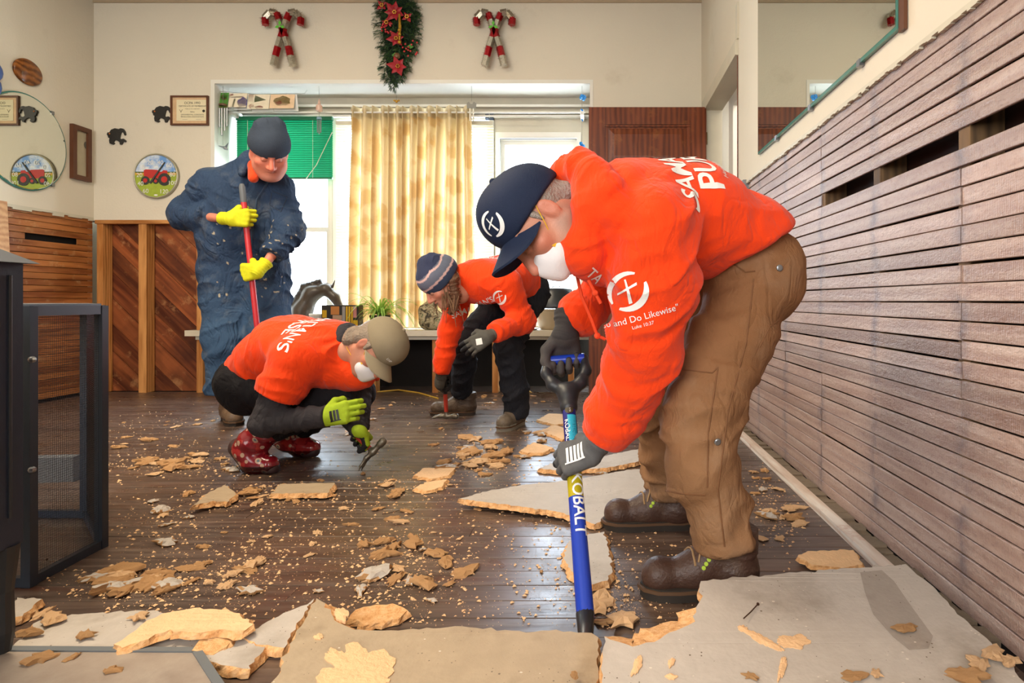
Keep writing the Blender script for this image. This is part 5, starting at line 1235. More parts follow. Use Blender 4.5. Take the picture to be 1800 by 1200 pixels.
# hoodie
s = SDF(.0058); Lt = J['lat']; FO = .011
torso(s, [((.435, 1.745, .85), .112, .055), ((.38, 1.72, .88), .120, .06), ((.22, 1.64, .945), .124, .06), ((.06, 1.585, .945), .110, .075)], Lt, ORANGE, .04, FO, 11)
s.cutp((.385, 1.6, .846), (.52, 0, -.86), .012)
s.cap((.08, 1.55, .945), V(J['shL']) + V((0, .03, .005)), .105, .088, .07, ORANGE, .006, 14).cap(J['chest'], J['shR'], .10, .088, .05, ORANGE)
s.chain([(J['shL'], .088), ((.135, 1.45, .78), .096), (J['elL'], .086), ((.075, 1.545, .50), .074)], .03, ORANGE, .013, 17)
s.chain([((.075, 1.545, .50), .078), (V(wL) + V((.045, -.02, .085)), .070), (V(wL) + V((.022, -.005, .042)), .052)], .03, ORANGE, .011, 30, True)
s.chain([(J['shR'], .085), (J['elR'], .070)], .04, ORANGE, .009, 18); s.chain([(J['elR'], .068), (V(wR) + V((.045, .035, .055)), .060), (V(wR) + V((.018, .012, .03)), .050)], .03, ORANGE, .009, 30, True)
RC = P(1024, 378, 1.50); ax = (HC1 - V(J['neck'])).normalized(); rx, ry, _ = basis(ax); ring_ = [RC + V((.022, 0, 0)) + (rx * math.cos(a) * .108 + ry * math.sin(a) * .116) + ax * (.012 * math.cos(a * 2)) for a in [2 * math.pi * i / 14 for i in range(14)]]
for i in range(14): s.cap(ring_[i], ring_[(i + 1) % 14], .040, .040, .014, ORANGE, .010, 22)
s.cap(RC + V((.03, .05, .080)), RC + V((.07, .03, .085)), .045, .035, .02, ORANGE, .008, 20).cap(RC + V((.015, -.06, .055)), RC + V((.06, -.05, .05)), .045, .035, .015, ORANGE, .008, 20)
s.chain([(RC + V((.035, -.06, .07)), .042), (RC + V((.02, -.08, .0)), .040), (RC + V((.0, -.07, -.075)), .040)], .02, ORANGE, .008, 20); s.cap(RC + V((0, -.05, -.10)), P(1060, 470, 1.52), .05, .05, .04, ORANGE, .008, 20)
ho, hv, hf = cloth_obj('hoodie', s, p1, M_cloth, 'bright orange hooded sweatshirt with white lettering', seed=5); hb_ = bvh_of(hv, hf)
t1 = merge2d((*text2d("SAMARITAN'S", 1, sp=.95, bold=.016), 0, 0, .076), (*text2d('PURSE', 1, bold=.016), -.05, -.074, .09), (*text2d("Helping in Jesus' Name", 1), -.04, -.10, .02))
lat = V((-.39, .92, 0)); tdir = V((-.46, -.19, .06)).normalized()
decal('back_lettering', t1, hb_, V((.175, 1.575, 1.08)), lat + V((0, 0, .50)), tdir, M_print, ho, .0015)
arm_up = (V(J['shL']) - V(J['elL'])).normalized()
e_ = merge2d((*EMB, 0, 0, .044), (*text2d('"Go and Do Likewise"', 1), .005, -.068, .0205), (*text2d('Luke 10:37', 1), .012, -.083, .011))
yv = V((-.28, 0, 1)).normalized(); decal('sleeve_emblem', e_, hb_, P(1106, 512, 1.32), V((1, 0, .28)).normalized(), yv, M_print, ho, .0015)
decal('chest_lettering', text2d('TA', .034, bold=.012), hb_, P(1050, 498, 1.36), V((.75, .2, -.62)), V((.62, 0, .75)), M_print, ho, .0015, .2)
for k_, (pts) in enumerate(([(1013, 478), (1022, 520), (1040, 562), (1050, 590), (1064, 596)], [(1034, 492), (1046, 515), (1056, 533)])):
    mm = MB(); pp = [P(x, y_, 1.50 + .004 * i - .05 * k_) for i, (x, y_) in enumerate(pts)]; mm.tube(pp, .0042, 7); mm.sphere(pp[-2], .008, 8, 6); mm.build('drawstring', plain('drawstring_orange', '#e8481c', .8), ho)
# trousers
BR = C('#8c6342'); s = SDF(.0062)
torso(s, [((.36, 1.72, .85), .105, .06), ((.415, 1.75, .81), .116, .06), ((.42, 1.75, .775), .106, .065)], Lt, BR, .04, .006, 16)
s.chain([((.43, 1.67, .78), .108), ((.345, 1.63, .62), .102), (J['knL'], .092), ((.262, 1.56, .31), .088), ((.312, 1.565, .18), .070), ((.322, 1.565, .125), .073)], .03, BR, .020, 15, True)
s.chain([((.39, 1.83, .78), .106), ((.31, 1.89, .61), .098), (J['knR'], .088), ((.225, 1.98, .28), .082), ((.238, 2.02, .13), .070)], .03, BR, .020, 15, True)
def pcol(v, n, c):
    k_ = np.clip((.62 - v[:, 2]) * 1.2, 0, .35)[:, None]; return c * (1 - k_) + np.array(C('#a07d5c')[:3], np.float32) * k_
to, tv, tf = cloth_obj('work_trousers', s, p1, M_pants, 'brown canvas double-knee work trousers', pcol, 8); tb_ = bvh_of(tv, tf)
M_seam = plain('seam_brown', '#7a5232', .85); 
def seam(px, Y, name='seam', r=.0022, mat=None):
    mm = MB(); pts = []
    for i in range(len(px) - 1):
        for k_ in range(8):
            x = px[i][0] + (px[i + 1][0] - px[i][0]) * k_ / 8; y_ = px[i][1] + (px[i + 1][1] - px[i][1]) * k_ / 8; q = P(x, y_, Y - .4); d = (P(x, y_, Y) - q).normalized(); hit = tb_.ray_cast(q, d, 1.0)
            if hit[0]: pts.append(hit[0])
    if len(pts) > 3: mm.tube(pts, r, 5).build(name, mat or M_seam, to)
seam([(1325, 490), (1312, 600), (1280, 720), (1262, 860), (1275, 975)], 1.5); seam([(1170, 640), (1205, 650), (1252, 655), (1262, 645)], 1.5); seam([(1170, 862), (1200, 868), (1245, 870)], 1.5); seam([(1262, 645), (1245, 760), (1243, 870)], 1.5); seam([(1288, 463), (1310, 478), (1330, 476)], 1.5, 'pocket_edge'); seam([(1335, 610), (1352, 575), (1372, 560)], 1.55, 'pocket_edge')
for x, y_ in ((1370, 471), (1261, 776)):
    q = P(x, y_, 1.1); hit = tb_.ray_cast(q, (P(x, y_, 1.6) - q).normalized(), 1.5)
    if hit[0]: MB().lathe(hit[0], [(.0085, 0), (.0085, .003), (.006, .0045), (0, .005)], hit[1], 12).build('snap_button', M_steel, to)
cp, cv_, cf_ = cap_hat(p1, HC1, RCAP, 1.02, C('#1c2740'), label='navy blue baseball cap with a white emblem')
cbv = bvh_of(cv_, cf_); rr_, ff_, uu_ = RCAP.col[0], RCAP.col[1], RCAP.col[2]
eN = (ff_ * .82 - rr_ * .57).normalized(); eX = uu_.cross(eN).normalized() * 1; decal('cap_emblem', merge2d((*EMB, 0, 0, .03),), cbv, hloc(HC1, RCAP, 1.02, (-.048, .085, .072)), -eX if (-eX).cross(uu_).dot(eN) > 0 else eX, uu_, M_print, cp, .0012, .2, .005)
mask(p1, HC1, R1, 1.0)
s = SDF(.0035); hc_ = C('#9a8f86'); s.ell((0, -.032, .022), (.0785, .086, .078), None, .01, hc_, ).cap((-.04, -.085, -.035), (.04, -.085, -.035), .022, .022, .03, hc_)
for q in (-1, 1): s.cap((q * .071, .016, .02), (q * .070, .014, -.006), .0075, .005, .01, hc_)
s.cut((0, 0, -.05), (0, 0, -1))
v, f, c = s.finish(); mk('hair', (v) @ np.array(R1, np.float32).T + A3(HC1), f, M_hair, p1, True, cols=c)
GR, BK, LG = C('#5f5f60'), C('#2b2b2d'), C('#77787a')
go, gv, gf = glove(p1, 'grey knit work glove with dark palm on the lower shaft', wL, dL, nL, -1, (.75, 1.25, 1.0), GR, BK, V(wL) + V((.05, -.02, .09)), C('#6d7276'), h=.0028, cuffr=.040, cuffl=.075, g=.002)
gb_ = bvh_of(gv, gf); gx = sa.cross(-nL).normalized()
patch = merge2d(*[([(-.022 + .011 * i, -.02), (-.015 + .011 * i, -.02), (-.015 + .011 * i, .02), (-.022 + .011 * i, .02)], [(0, 1, 2, 3)], 0, 0, 1) for i in range(5)], ([(-.024, .02), (.034, .02), (.034, .024), (-.024, .024)], [(0, 1, 2, 3)], 0, 0, 1))
decal('glove_print', patch, gb_, V(wL) + dL * .045 - nL * .02, dL, (-nL).cross(dL), M_print, go, .001, .1, .005)
glove(p1, 'charcoal work glove gripping the spade handle', wR, dR, nR, 1, (.95, 1.35, 1.05), C('#3a3737'), C('#4a4644'), V(wR) + V((.01, .03, .06)), h=.0028, cuffr=.046, cuffl=.07, g=.003)
LT = C('#473026')
boot(p1, (.312, 1.565, 0), (-1, -.06, 0), LT, None, 1.0, .165, 'scuffed brown leather work boot nearest the camera', lcol=M_lace); boot(p1, (.225, 2.02, 0), (-1, -.04, 0), LT, None, 1.0, .165, 'scuffed brown leather work boot on the far foot')

# ------------------------------------------------------------------ 2. person crouching with a hammer
p2 = person('crouching person in orange T-shirt, tan cap and red patterned boots hammering the floor', (-1.35, 2.8, 0))
SK2 = C('#c78a70'); Lt = V((.29, .957, 0))
PV, NK = P(452, 668, 2.85), V((-1.10, 2.70, .548)); MDp = V((-1.36, 2.79, .525)); CH = V((-1.165, 2.715, .505))
HM0, HM1 = P(600, 738, 2.69), P(658, 798, 2.655); ha = (HM1 - HM0).normalized()
QH = HM0 + ha * .105; dH = V((-.2, .95, -.2)); dH = (dH - ha * dH.dot(ha)).normalized(); nH = dH.cross(ha); wH = QH - dH * .075 - nH * .030
wR2 = P(570, 733, 2.52); dR2 = V((1, .12, .22)).normalized(); nR2 = V((0, 1, -.15))
J = dict(lat=Lt, pelvis=PV, mid=MDp, chest=CH, neck=NK, head=P(660, 612, 2.62), shL=(-1.09, 2.88, .50), elL=P(628, 702, 2.82), wrL=wH, hdL=dH, shR=P(520, 632, 2.57), elR=P(464, 742, 2.53), wrR=wR2, hdR=dR2,
         hipL=PV + Lt * .1, knL=P(625, 692, 2.99), anL=P(507, 765, 2.94), toeL=P(552, 788, 2.93), hipR=PV - Lt * .1, knR=P(596, 694, 2.72), anR=P(440, 785, 2.68), toeR=P(480, 822, 2.66))
R2_ = frame3((.42, -.34, -.84), (.78, .02, .62)); HC2 = V(J['head'])
v, f, c = join([body_mesh(J, SK2), head_mesh(HC2, R2_, .98, SK2)]); mk('body', v, f, M_skin, p2, True, cols=c)
DG = C('#39363a'); s = SDF(.006)                                                  # dark undershirt with long sleeves
torso(s, [(PV, .10, .06), (MDp, .105, .05), (CH, .11, .075)], Lt, DG, .05); s.cap(CH, NK + V((.03, -.02, .02)), .085, .066, .04, DG, .004, 40)
s.chain([(J['shR'], .066), (J['elR'], .056), (wR2 + V((.005, 0, 0)), .043)], .02, DG, .008, 26, True); s.chain([(J['shL'], .066), (J['elL'], .054), (wH, .04)], .02, DG, .008, 26, True)
s.cap(CH, J['shR'], .085, .064, .04, DG).cap(CH, J['shL'], .085, .064, .04, DG); cloth_obj('undershirt', s, p2, M_denim, 'dark grey long-sleeved undershirt', seed=2)
s = SDF(.0055); torso(s, [(PV + V((.01, .01, .02)), .116, .06), ((-1.44, 2.825, .47), .116, .065), (MDp, .118, .065), (CH, .112, .08)], Lt, ORANGE, .045, .010, 13)
s.cutp(PV + V((-.035, 0, .04)), V((-.80, .1, -.6)), .01)
s.cap(CH, J['shR'], .12, .092, .06, ORANGE, .005, 16).cap(CH, J['shL'], .12, .09, .06, ORANGE).cap(CH, NK, .11, .078, .04, ORANGE)
sR, eR = V(J['shR']), V(J['elR']); s.cap(sR, sR + (eR - sR) * .60, .093, .095, .04, ORANGE, .007, 18, flatb=True); sL, eL = V(J['shL']), V(J['elL']); s.cap(sL, sL + (eL - sL) * .6, .09, .088, .04, ORANGE, .007, 18, flatb=True)
s.cap((-1.2, 2.70, .46), (-1.02, 2.66, .42), .09, .075, .05, ORANGE, .008, 16)
so, sv, sf = cloth_obj('tshirt', s, p2, M_cloth, 'orange short-sleeved T-shirt with white lettering', seed=4); sb_ = bvh_of(sv, sf)
tdir = (NK - MDp).normalized(); bl = V((-.2, -.95, .25)).normalized()
latR = -Lt; t1 = merge2d((*text2d("SAMARITAN'S", 1, bold=.012), 0, 0, .072), (*text2d('PURSE', 1, bold=.012), 0, -.066, .08))
decal('back_lettering', t1, sb_, V((-1.215, 2.665, .64)), (latR + V((0, 0, -.42))).normalized(), tdir, M_print, so, .0015)
BKD = C('#1f1e22'); s = SDF(.0062); torso(s, [(PV + V((.08, 0, .04)), .105, .06), (PV, .108, .06), (PV + V((.0, 0, -.05)), .10, .065)], Lt, BKD, .035, .008, 18)
s.chain([(PV - Lt * .09, .10), (V(J['knR']) * .5 + (PV - Lt * .1) * .5 + V((0, 0, -.005)), .094), (J['knR'], .078)], .03, BKD, .009, 16); s.chain([(J['knR'], .080), (P(478, 748, 2.66), .074)], .04, BKD, .009, 18, True)
s.chain([(PV + Lt * .09, .10), (J['knL'], .078)], .03, BKD, .009, 16); s.chain([(J['knL'], .08), (P(520, 748, 2.93), .07)], .04, BKD, .009, 18, True); cloth_obj('trousers', s, p2, M_denim, 'black trousers', seed=6)
def rubbermat():
    s = NT('patterned_rubber'); v = s.coords(); d = s.voro(v, 26, 'F1'); n = s.noise(v, 16, 3)
    col = s.mix(s.math('GREATER_THAN', n, .54), C('#7e1220'), C('#a32a2c')); col = s.mix(s.math('LESS_THAN', d, .32), col, C('#b99a86')); col = s.mix(s.math('LESS_THAN', d, .16), col, C('#5d6f78')); a = s.new('ShaderNodeAttribute', attribute_name='Col')
    return s.fin(s.mix(1.0, col, a.outputs['Color'], 'MULTIPLY'), .16, 0, .6)
M_rub = rubbermat(); W1, DK = (1, 1, 1), (.18, .12, .12)
for nm, seq in (('near', [((478, 748, 2.67), .068), ((445, 778, 2.675), .056), ((438, 792, 2.675), .052)]), ('far', [((518, 747, 2.94), .066), ((507, 768, 2.94), .054), ((505, 774, 2.94), .05)])):
    s = SDF(.0045); s.chain([(P(*a), r) for a, r in seq], .03, W1, .006, 30)
    if nm == 'near': B = [(P(428, 788, 2.68), .046), (P(448, 812, 2.665), .047), (P(474, 817, 2.655), .040)]; S2 = [(P(420, 786, 2.69), .042), (P(441, 818, 2.67), .036), (P(478, 823, 2.652), .032)]
    else: B = [(P(497, 767, 2.95), .045), (P(530, 784, 2.93), .045), (P(548, 787, 2.925), .04)]; S2 = [(P(489, 770, 2.95), .038), (P(527, 791, 2.93), .034), (P(550, 792, 2.92), .032)]
    s.chain(B, .025, W1); v, f, c = s.finish(lambda v, n, c: np.where((v[:, 2] < .035)[:, None], np.array(DK, np.float32), c)); bo = mk('rubber_boot', v, f, M_rub, p2, True, cols=c, label='shiny red patterned rubber boot')
    s = SDF(.0045); s.chain(S2, .015, W1); s.cut((0, 0, .002), (0, 0, -1)); v, f, c = s.finish(); mk('sole', v, f, plain('rubber_sole', '#3a2626', .6), bo, True)
cp, cv_, cf_ = cap_hat(p2, HC2, R2_, 1.0, C('#8d8068'), C('#9a8d74'), 'worn tan baseball cap')
cbv = bvh_of(cv_, cf_); 
for q in ((-.075, -.02, .075), (-.06, .05, .085), (-.06, -.06, .09)):
    c0 = hloc(HC2, R2_, 1.0, q); hit = cbv.find_nearest(c0)
    if hit[0]: MB().lathe(hit[0] - hit[1] * .001, [(.005, 0), (.005, .0015), (.002, .0016)], hit[1], 10).build('eyelet', M_black, cp)
uu_, ff_, rr_ = R2_.col[2], R2_.col[1], R2_.col[0]; eN = (ff_ * .8 - rr_ * -.0 + rr_ * .6).normalized(); eX = uu_.cross(eN).normalized(); decal('cap_lettering', text2d('LHP', .015, bold=.01), cbv, hloc(HC2, R2_, 1.0, (.035, .09, .05)), eX, uu_, M_print, cp, .001, .15, .006)
mask(p2, HC2, R2_, .98)
s = SDF(.004); hc_ = C('#8d7d6d'); s.ell((0, -.03, .016), (.082, .092, .082), None, .02, hc_).cap((-.045, -.075, -.05), (.045, -.075, -.05), .034, .034, .03, hc_, .008, 60)
for q in (-1, 1): s.cap((q * .066, -.045, -.01), (q * .055, -.065, -.075), .016, .02, .02, hc_, .008, 60).cap((q * .073, .014, .02), (q * .073, .012, -.012), .008, .006, .01, hc_)
v, f, c = s.finish(); mk('hair', v @ np.array(R2_, np.float32).T + A3(HC2), f, M_hair, p2, True, cols=c, label='grey-blond collar length hair')
LIME = C('#a8c42c'); go, gv, gf = glove(p2, 'lime green work glove with a black printed badge', wR2, dR2, nR2, 1, (.35, .7, .6), LIME, BK, P(540, 738, 2.52), C('#8fbf2a'), h=.0030, g=.002, tip=.158)
decal('glove_badge', merge2d(*[([(-.018 + .012 * i, -.02), (-.009 + .012 * i, -.02), (-.009 + .012 * i, .02), (-.018 + .012 * i, .02)], [(0, 1, 2, 3)], 0, 0, 1) for i in range(3)], ([(-.02, -.024), (.02, -.024), (.02, -.02), (-.02, -.02)], [(0, 1, 2, 3)], 0, 0, 1)), bvh_of(gv, gf), wR2 + dR2 * .05 + V((0, -.02, 0)), dR2, V((-.22, 0, 1)), M_black, go, .001, .1, .006)
glove(p2, 'lime green and black glove closed on the hammer handle', wH, dH, nH, -1, (.95, 1.35, 1.0), LIME, BK, V(J['elL']), C('#2c2a2c'), h=.0032, g=.002)

# ------------------------------------------------------------------ 3. woman bending at the back with a hammer
p3 = person('woman in orange long-sleeved shirt and striped knit hat bending with a hammer', (-.6, 3.75, 0))
SK3 = C('#d29a80'); Lt = V((.86, -.51, 0)); PV = P(916, 512, 3.82); CH = V((-.625, 3.43, .835)); NK = V((-.71, 3.37, .86)); MDp = V((-.53, 3.62, .86))
HA0, HA1 = P(781, 668, 3.62), P(785, 737, 3.66); ha = (HA1 - HA0).normalized(); QH = P(781, 678, 3.625)
dH = V((-.3, .92, .1)); dH = (dH - ha * dH.dot(ha)).normalized(); nH = ha.cross(dH); wH = QH - dH * .072 - nH * .030 + V((0, 0, .035))
wL3 = P(860, 590, 3.2); dL3 = V((-.84, -.12, -.5)).normalized(); nL3 = V((-.1, .95, -.25))
J = dict(lat=Lt, pelvis=PV, mid=MDp, chest=CH, neck=NK, head=P(775, 498, 3.30), shL=(-.485, 3.35, .82), elL=(-.40, 3.40, .62), wrL=wL3, hdL=dL3, shR=(-.755, 3.50, .80), elR=P(790, 582, 3.56), wrR=wH, hdR=dH,
         hipL=PV + Lt * .09, knL=P(893, 612, 3.55), anL=P(906, 722, 3.64), toeL=P(895, 740, 3.52), hipR=PV - Lt * .09, knR=P(818, 596, 3.80), anR=P(812, 700, 4.0), toeR=P(765, 715, 3.95))
R3 = frame3((-.62, -.40, -.67), (-.50, -.38, .75)); HC3 = V(J['head'])
v, f, c = join([body_mesh(J, SK3), head_mesh(HC3, R3, .95, SK3)]); mk('body', v, f, M_skin, p3, True, cols=c)
s = SDF(.007); torso(s, [(PV + V((.0, .0, .03)), .105, .055), (MDp, .112, .055), (CH, .105, .065)], Lt, ORANGE, .045, .009, 14)
s.cutp(PV + V((.05, .06, .03)), V((.5, .7, -.45)), .01)
s.cap(CH, J['shL'], .095, .078, .05, ORANGE).cap(CH, J['shR'], .105, .078, .05, ORANGE).cap(CH, NK, .1, .07, .04, ORANGE)
s.chain([(J['shL'], .080), (J['elL'], .066), (wL3 + V((.02, .02, .012)), .05)], .035, ORANGE, .008, 24, True); s.chain([(J['shR'], .080), (J['elR'], .062), (wH + V((.01, -.02, .06)), .047)], .03, ORANGE, .009, 24, True)
so, sv, sf = cloth_obj('long_sleeved_shirt', s, p3, M_cloth, 'orange long-sleeved shirt with white lettering', seed=12); sb_ = bvh_of(sv, sf)
decal('back_lettering', merge2d((*text2d("SAMARITAN'S", 1, bold=.012), 0, 0, .06), (*text2d('PURSE', 1, bold=.012), 0, -.058, .066)), sb_, V((-.60, 3.52, 1.02)), -Lt, V((-.5, -.85, .1)), M_print, so, .002)
decal('sleeve_emblem', EMB if False else merge2d((*EMB, 0, 0, .038)), sb_, P(873, 523, 3.2), V((1, 0, .15)), V((-.15, 0, 1)), M_print, so, .002)
decal('chest_lettering', text2d("SAMARITAN'S", .044, bold=.012), sb_, P(818, 546, 3.2), V((.93, .0, .35)), V((-.35, 0, .93)), M_print, so, .002)
BKJ = C('#22242b'); s = SDF(.007); torso(s, [(PV + V((-.03, -.05, .02)), .10, .055), (PV, .112, .06), (PV + V((.0, .0, -.05)), .10, .065)], Lt, BKJ, .04, .006, 16)
s.chain([(PV + Lt * .085, .10), (J['knL'], .076), (P(905, 680, 3.6), .070), (P(907, 728, 3.64), .070)], .03, BKJ, .012, 16, True); s.chain([(PV - Lt * .085, .10), (J['knR'], .076), (P(812, 690, 3.99), .07)], .03, BKJ, .010, 16, True); cloth_obj('trousers', s, p3, M_denim, 'black jeans', seed=3)
boot(p3, (P(906, 0, 3.66).x, 3.66, 0), (-.30, -.95, 0), C('#6f6354'), plain('shoe_sole', '#8a8272', .8), .95, .11, 'grey-brown ankle boot toward the camera', False, .006); boot(p3, (P(812, 0, 4.0).x, 4.0, 0), (-1, -.16, 0), C('#4d3d2f'), None, .98, .15, 'brown ankle boot on the far foot', False, .006)
def stripes(v, c):
    z_ = v[:, 2] + v[:, 1] * .16; z2 = z_ + .009 * np.abs(np.sin(np.arctan2(v[:, 0], v[:, 1]) * 2.5)); a = np.array(C('#3d4a63')[:3], np.float32); b = np.array(C('#6b7284')[:3], np.float32); w_ = np.array(C('#d9b8b4')[:3], np.float32)
    o = np.where((z_ > .10)[:, None], np.array(C('#39405a')[:3], np.float32), np.where((z_ > .045)[:, None], b, a)); o = np.where((np.abs(z_ - .042) < .0055)[:, None], w_, o); return np.where((np.abs(z2 - .098) < .005)[:, None], w_, o)
beanie(p3, HC3, R3, 1.08, C('#4a5268'), 'blue-grey knit hat with two pale stripes', stripes, -.004, .0045, .092)
s = SDF(.005); HB = C('#6b4a34')
for a, b, c_, r in (((-.06, -.05, 0), (.02, .0, -.10), (.05, .02, -.2), .03), ((.07, -.03, -.01), (.075, 0, -.07), (.07, .02, -.13), .03), ((.06, -.07, .0), (.06, -.06, -.08), (.07, -.02, -.14), .035), ((-.07, -.03, -.02), (-.07, 0, -.08), (-.06, .02, -.13), .026), ((0, -.09, -.02), (.02, -.09, -.07), (.05, -.06, -.12), .04)):
    q = [hloc(HC3, R3, 1.0, x) for x in (a, b)]; s.chain([(q[0], r), (q[1], r * .9), (q[1] + V((0, -.01, -.07)), r * .55)], .025, HB, .010, 70)
v, f, c = s.finish(); hr = mk('hair', v, f, M_hair, p3, True, cols=c, label='long brown hair hanging forward')
rr = random.Random(6); mm = MB()
for i in range(34):
    a = hloc(HC3, R3, 1.0, (rr.choice((-1, 1)) * rr.uniform(.05, .08), rr.uniform(-.05, .05), rr.uniform(-.06, 0))); b = a + V((rr.uniform(-.02, .05), rr.uniform(-.03, .02), -rr.uniform(.07, .13))); mm.tube([a, a.lerp(b, .5) + V((rr.uniform(-.015, .015), 0, 0)), b + V((rr.uniform(-.02, .02), 0, -rr.uniform(.01, .06)))], [.004, .003, .0008], 4)
mm.build('strands', plain('strand_brown', '#8a6a50', .45, var=.3), hr)
CG = C('#57554f'); glove(p3, 'grey work glove gripping the hammer', wH, dH, nH, 1, (.95, 1.35, 1.0), CG, BK, V(J['elR']), C('#5f5d57'), h=.004, sc=.98, g=.002); go, gv, gf = glove(p3, 'grey work glove hanging open', wL3, dL3, nL3, -1, (.25, .5, .4), CG, BK, V(J['elL']), C('#5f5d57'), h=.004, sc=.98, g=.002, spread=.08)
decal('glove_badge', ([(-.016, -.016), (.016, -.016), (.016, .016), (-.016, .016)], [(0, 1, 2, 3)]), bvh_of(gv, gf), wL3 + dL3 * .055 + V((0, -.03, 0)), V((1, 0, .2)), V((-.2, 0, 1)), M_print, go, .0015, .1, .01)

# ------------------------------------------------------------------ 4. man in blue coveralls with a long red bar
p4 = person('man in navy coveralls and grey knit hat standing with a long red bar', (-2.1, 3.78, 0))
SK4 = C('#d2846c'); Lt = V((.95, .31, 0)); PV = P(432, 482, 3.80); CH = V((-2.10, 3.74, 1.40)); NK = V((-1.995, 3.67, 1.555)); MDp = V((-2.12, 3.76, 1.13))
BT, BBm = P(425, 323, 3.52), P(470, 747, 3.60); bax = (BT - BBm).normalized()
def onbar(py): 
    lo_, hi_ = 0.0, 1.0
    for _ in range(30):
        m_ = (lo_ + hi_) / 2; q = BT.lerp(BBm, m_); y_ = CY + (EYE - q.z) * F / q.y
        if y_ < py: lo_ = m_
        else: hi_ = m_
    return BT.lerp(BBm, lo_)
QR, QL4 = onbar(384), onbar(478)
def grip(Q, axv, d, thumb_up, side, r=.016):
    d = V(d); d = (d - axv * d.dot(axv)).normalized(); t = axv if thumb_up else -axv; n = t.cross(d) if side > 0 else d.cross(t); return d, n, Q - d * .074 - n * (r + .015)
dR4, nR4, wR4 = grip(QR, bax, (1, .12, -.05), True, 1); dL4, nL4, wL4 = grip(QL4, bax, (-.9, .1, -.25), True, -1)
J = dict(lat=Lt, pelvis=PV, mid=MDp, chest=CH, neck=NK, head=P(474, 268, 3.56), shL=(-1.93, 3.79, 1.405), elL=P(510, 405, 3.70), wrL=wL4, hdL=dL4, shR=(-2.27, 3.68, 1.405), elR=P(324, 378, 3.74), wrR=wR4, hdR=dR4,
         hipL=PV + Lt * .1, knL=(-1.95, 3.76, .54), anL=(-1.95, 3.80, .12), toeL=(-1.90, 3.68, .05), hipR=PV - Lt * .1, knR=P(398, 590, 3.73), anR=P(398, 702, 3.76), toeR=(-2.13, 3.68, .05))
R4 = frame3((.44, -.66, -.60), (.22, -.42, .88)); HC4 = V(J['head'])
v, f, c = join([body_mesh(J, SK4), head_mesh(HC4, R4, 1.13, SK4, h=.003, stubble=C('#c98875'), jowl=.006)]); mk('body', v, f, M_skin, p4, True, cols=c)
NV = C('#2a3d58'); s = SDF(.007)
torso(s, [(PV, .145, .075), (P(430, 430, 3.78), .155, .08), (MDp, .155, .08), (CH + V((0, 0, -.03)), .135, .085)], Lt, NV, .05, .013, 12)
s.cap(CH + V((0, 0, .02)), J['shL'], .12, .088, .05, NV).cap(CH + V((0, 0, .02)), J['shR'], .12, .09, .05, NV).cap(CH + V((0, 0, .04)), NK + V((-.02, .01, -.02)), .12, .082, .05, NV)
s.chain([(J['shR'], .092), (J['elR'], .080), (V(J['elR']) * .42 + V(wR4) * .58, .070)], .04, NV, .012, 18, True); s.chain([(J['shL'], .092), (J['elL'], .080), (V(J['elL']) * .36 + V(wL4) * .64, .066)], .04, NV, .012, 18, True)
s.chain([(PV - Lt * .1, .155), (J['knR'], .118), (P(398, 690, 3.76), .108)], .06, NV, .014, 11, True); s.chain([(PV + Lt * .1, .150), (J['knL'], .115), ((-1.95, 3.80, .13), .105)], .06, NV, .014, 11, True)
for q in (-1, 1):
    s.cap(NK + V((-.06 if q < 0 else .06, .02, .02)), NK + V((q * .045 + .02, -.10, -.10)), .020, .022, .02, NV)
def ncol(v, n, c):                                         # paint and wear on the lap, faded legs
    w_ = vnoise(v * 55, 3) > .86; near = (v[:, 2] < 1.2) & (v[:, 2] > .75) & (v[:, 0] > -2.2); k_ = np.clip((.95 - v[:, 2]) * 1.2, 0, .5)[:, None]; c = c * (1 - k_) + np.array(C('#456484')[:3], np.float32) * k_
    return np.where((w_ & near)[:, None], np.array(C('#b7ab92')[:3], np.float32), c)
co, cvv, cff = cloth_obj('coveralls', s, p4, M_cover, 'navy blue zip coveralls with worn paint marks', ncol, 14); cb_ = bvh_of(cvv, cff)
s = SDF(.005); s.cap(NK + V((-.01, 0, -.06)), NK + V((.015, -.02, -.055)), .046, .040, .02, C('#d8481e')).cap(NK + V((.02, -.055, -.045)), NK + V((.05, -.12, -.13)), .034, .028, .03, C('#d8481e')); cloth_obj('shirt', s, p4, M_cloth, 'orange shirt showing at the open collar')
def strip(px, name, mat, r, Y=3.4, n=10):
    pts = []
    for i in range(len(px) - 1):
        for k_ in range(n):
            x = px[i][0] + (px[i + 1][0] - px[i][0]) * k_ / n; y_ = px[i][1] + (px[i + 1][1] - px[i][1]) * k_ / n; q = P(x, y_, 3.1); hit = cb_.ray_cast(q, (P(x, y_, 3.8) - q).normalized(), 2)
            if hit[0]: pts.append(hit[0])
    if len(pts) > 3: MB().tube(pts, r, 5).build(name, mat, co)
strip([(475, 314), (452, 350), (444, 400), (442, 440)], 'zip_placket', plain('placket', '#31465f', .6), .006); strip([(478, 336), (505, 346), (494, 372), (474, 360), (478, 336)], 'pocket_seam', plain('pocket_line', '#1c2b40', .7), .0025)
decal('pocket_tab', ([(-.018, -.014), (.018, -.014), (.018, .014), (-.018, .014)], [(0, 1, 2, 3)]), cb_, P(493, 354, 3.4), V((1, 0, -.25)), V((.25, 0, 1)), plain('tab_red', '#d93a2c', .6), co, .002, .5)
decal('tab_badge', (blob(0, 0, .007, .007, 10, 0), [tuple(range(10))]), cb_, P(492, 354, 3.4), V((1, 0, -.25)), V((.25, 0, 1)), M_print, co, .004, .5)
ho4, bv4, bf4 = beanie(p4, HC4, R4, 1.22, C('#3b4452'), 'charcoal grey knit hat', None, .016, .0045, .098)
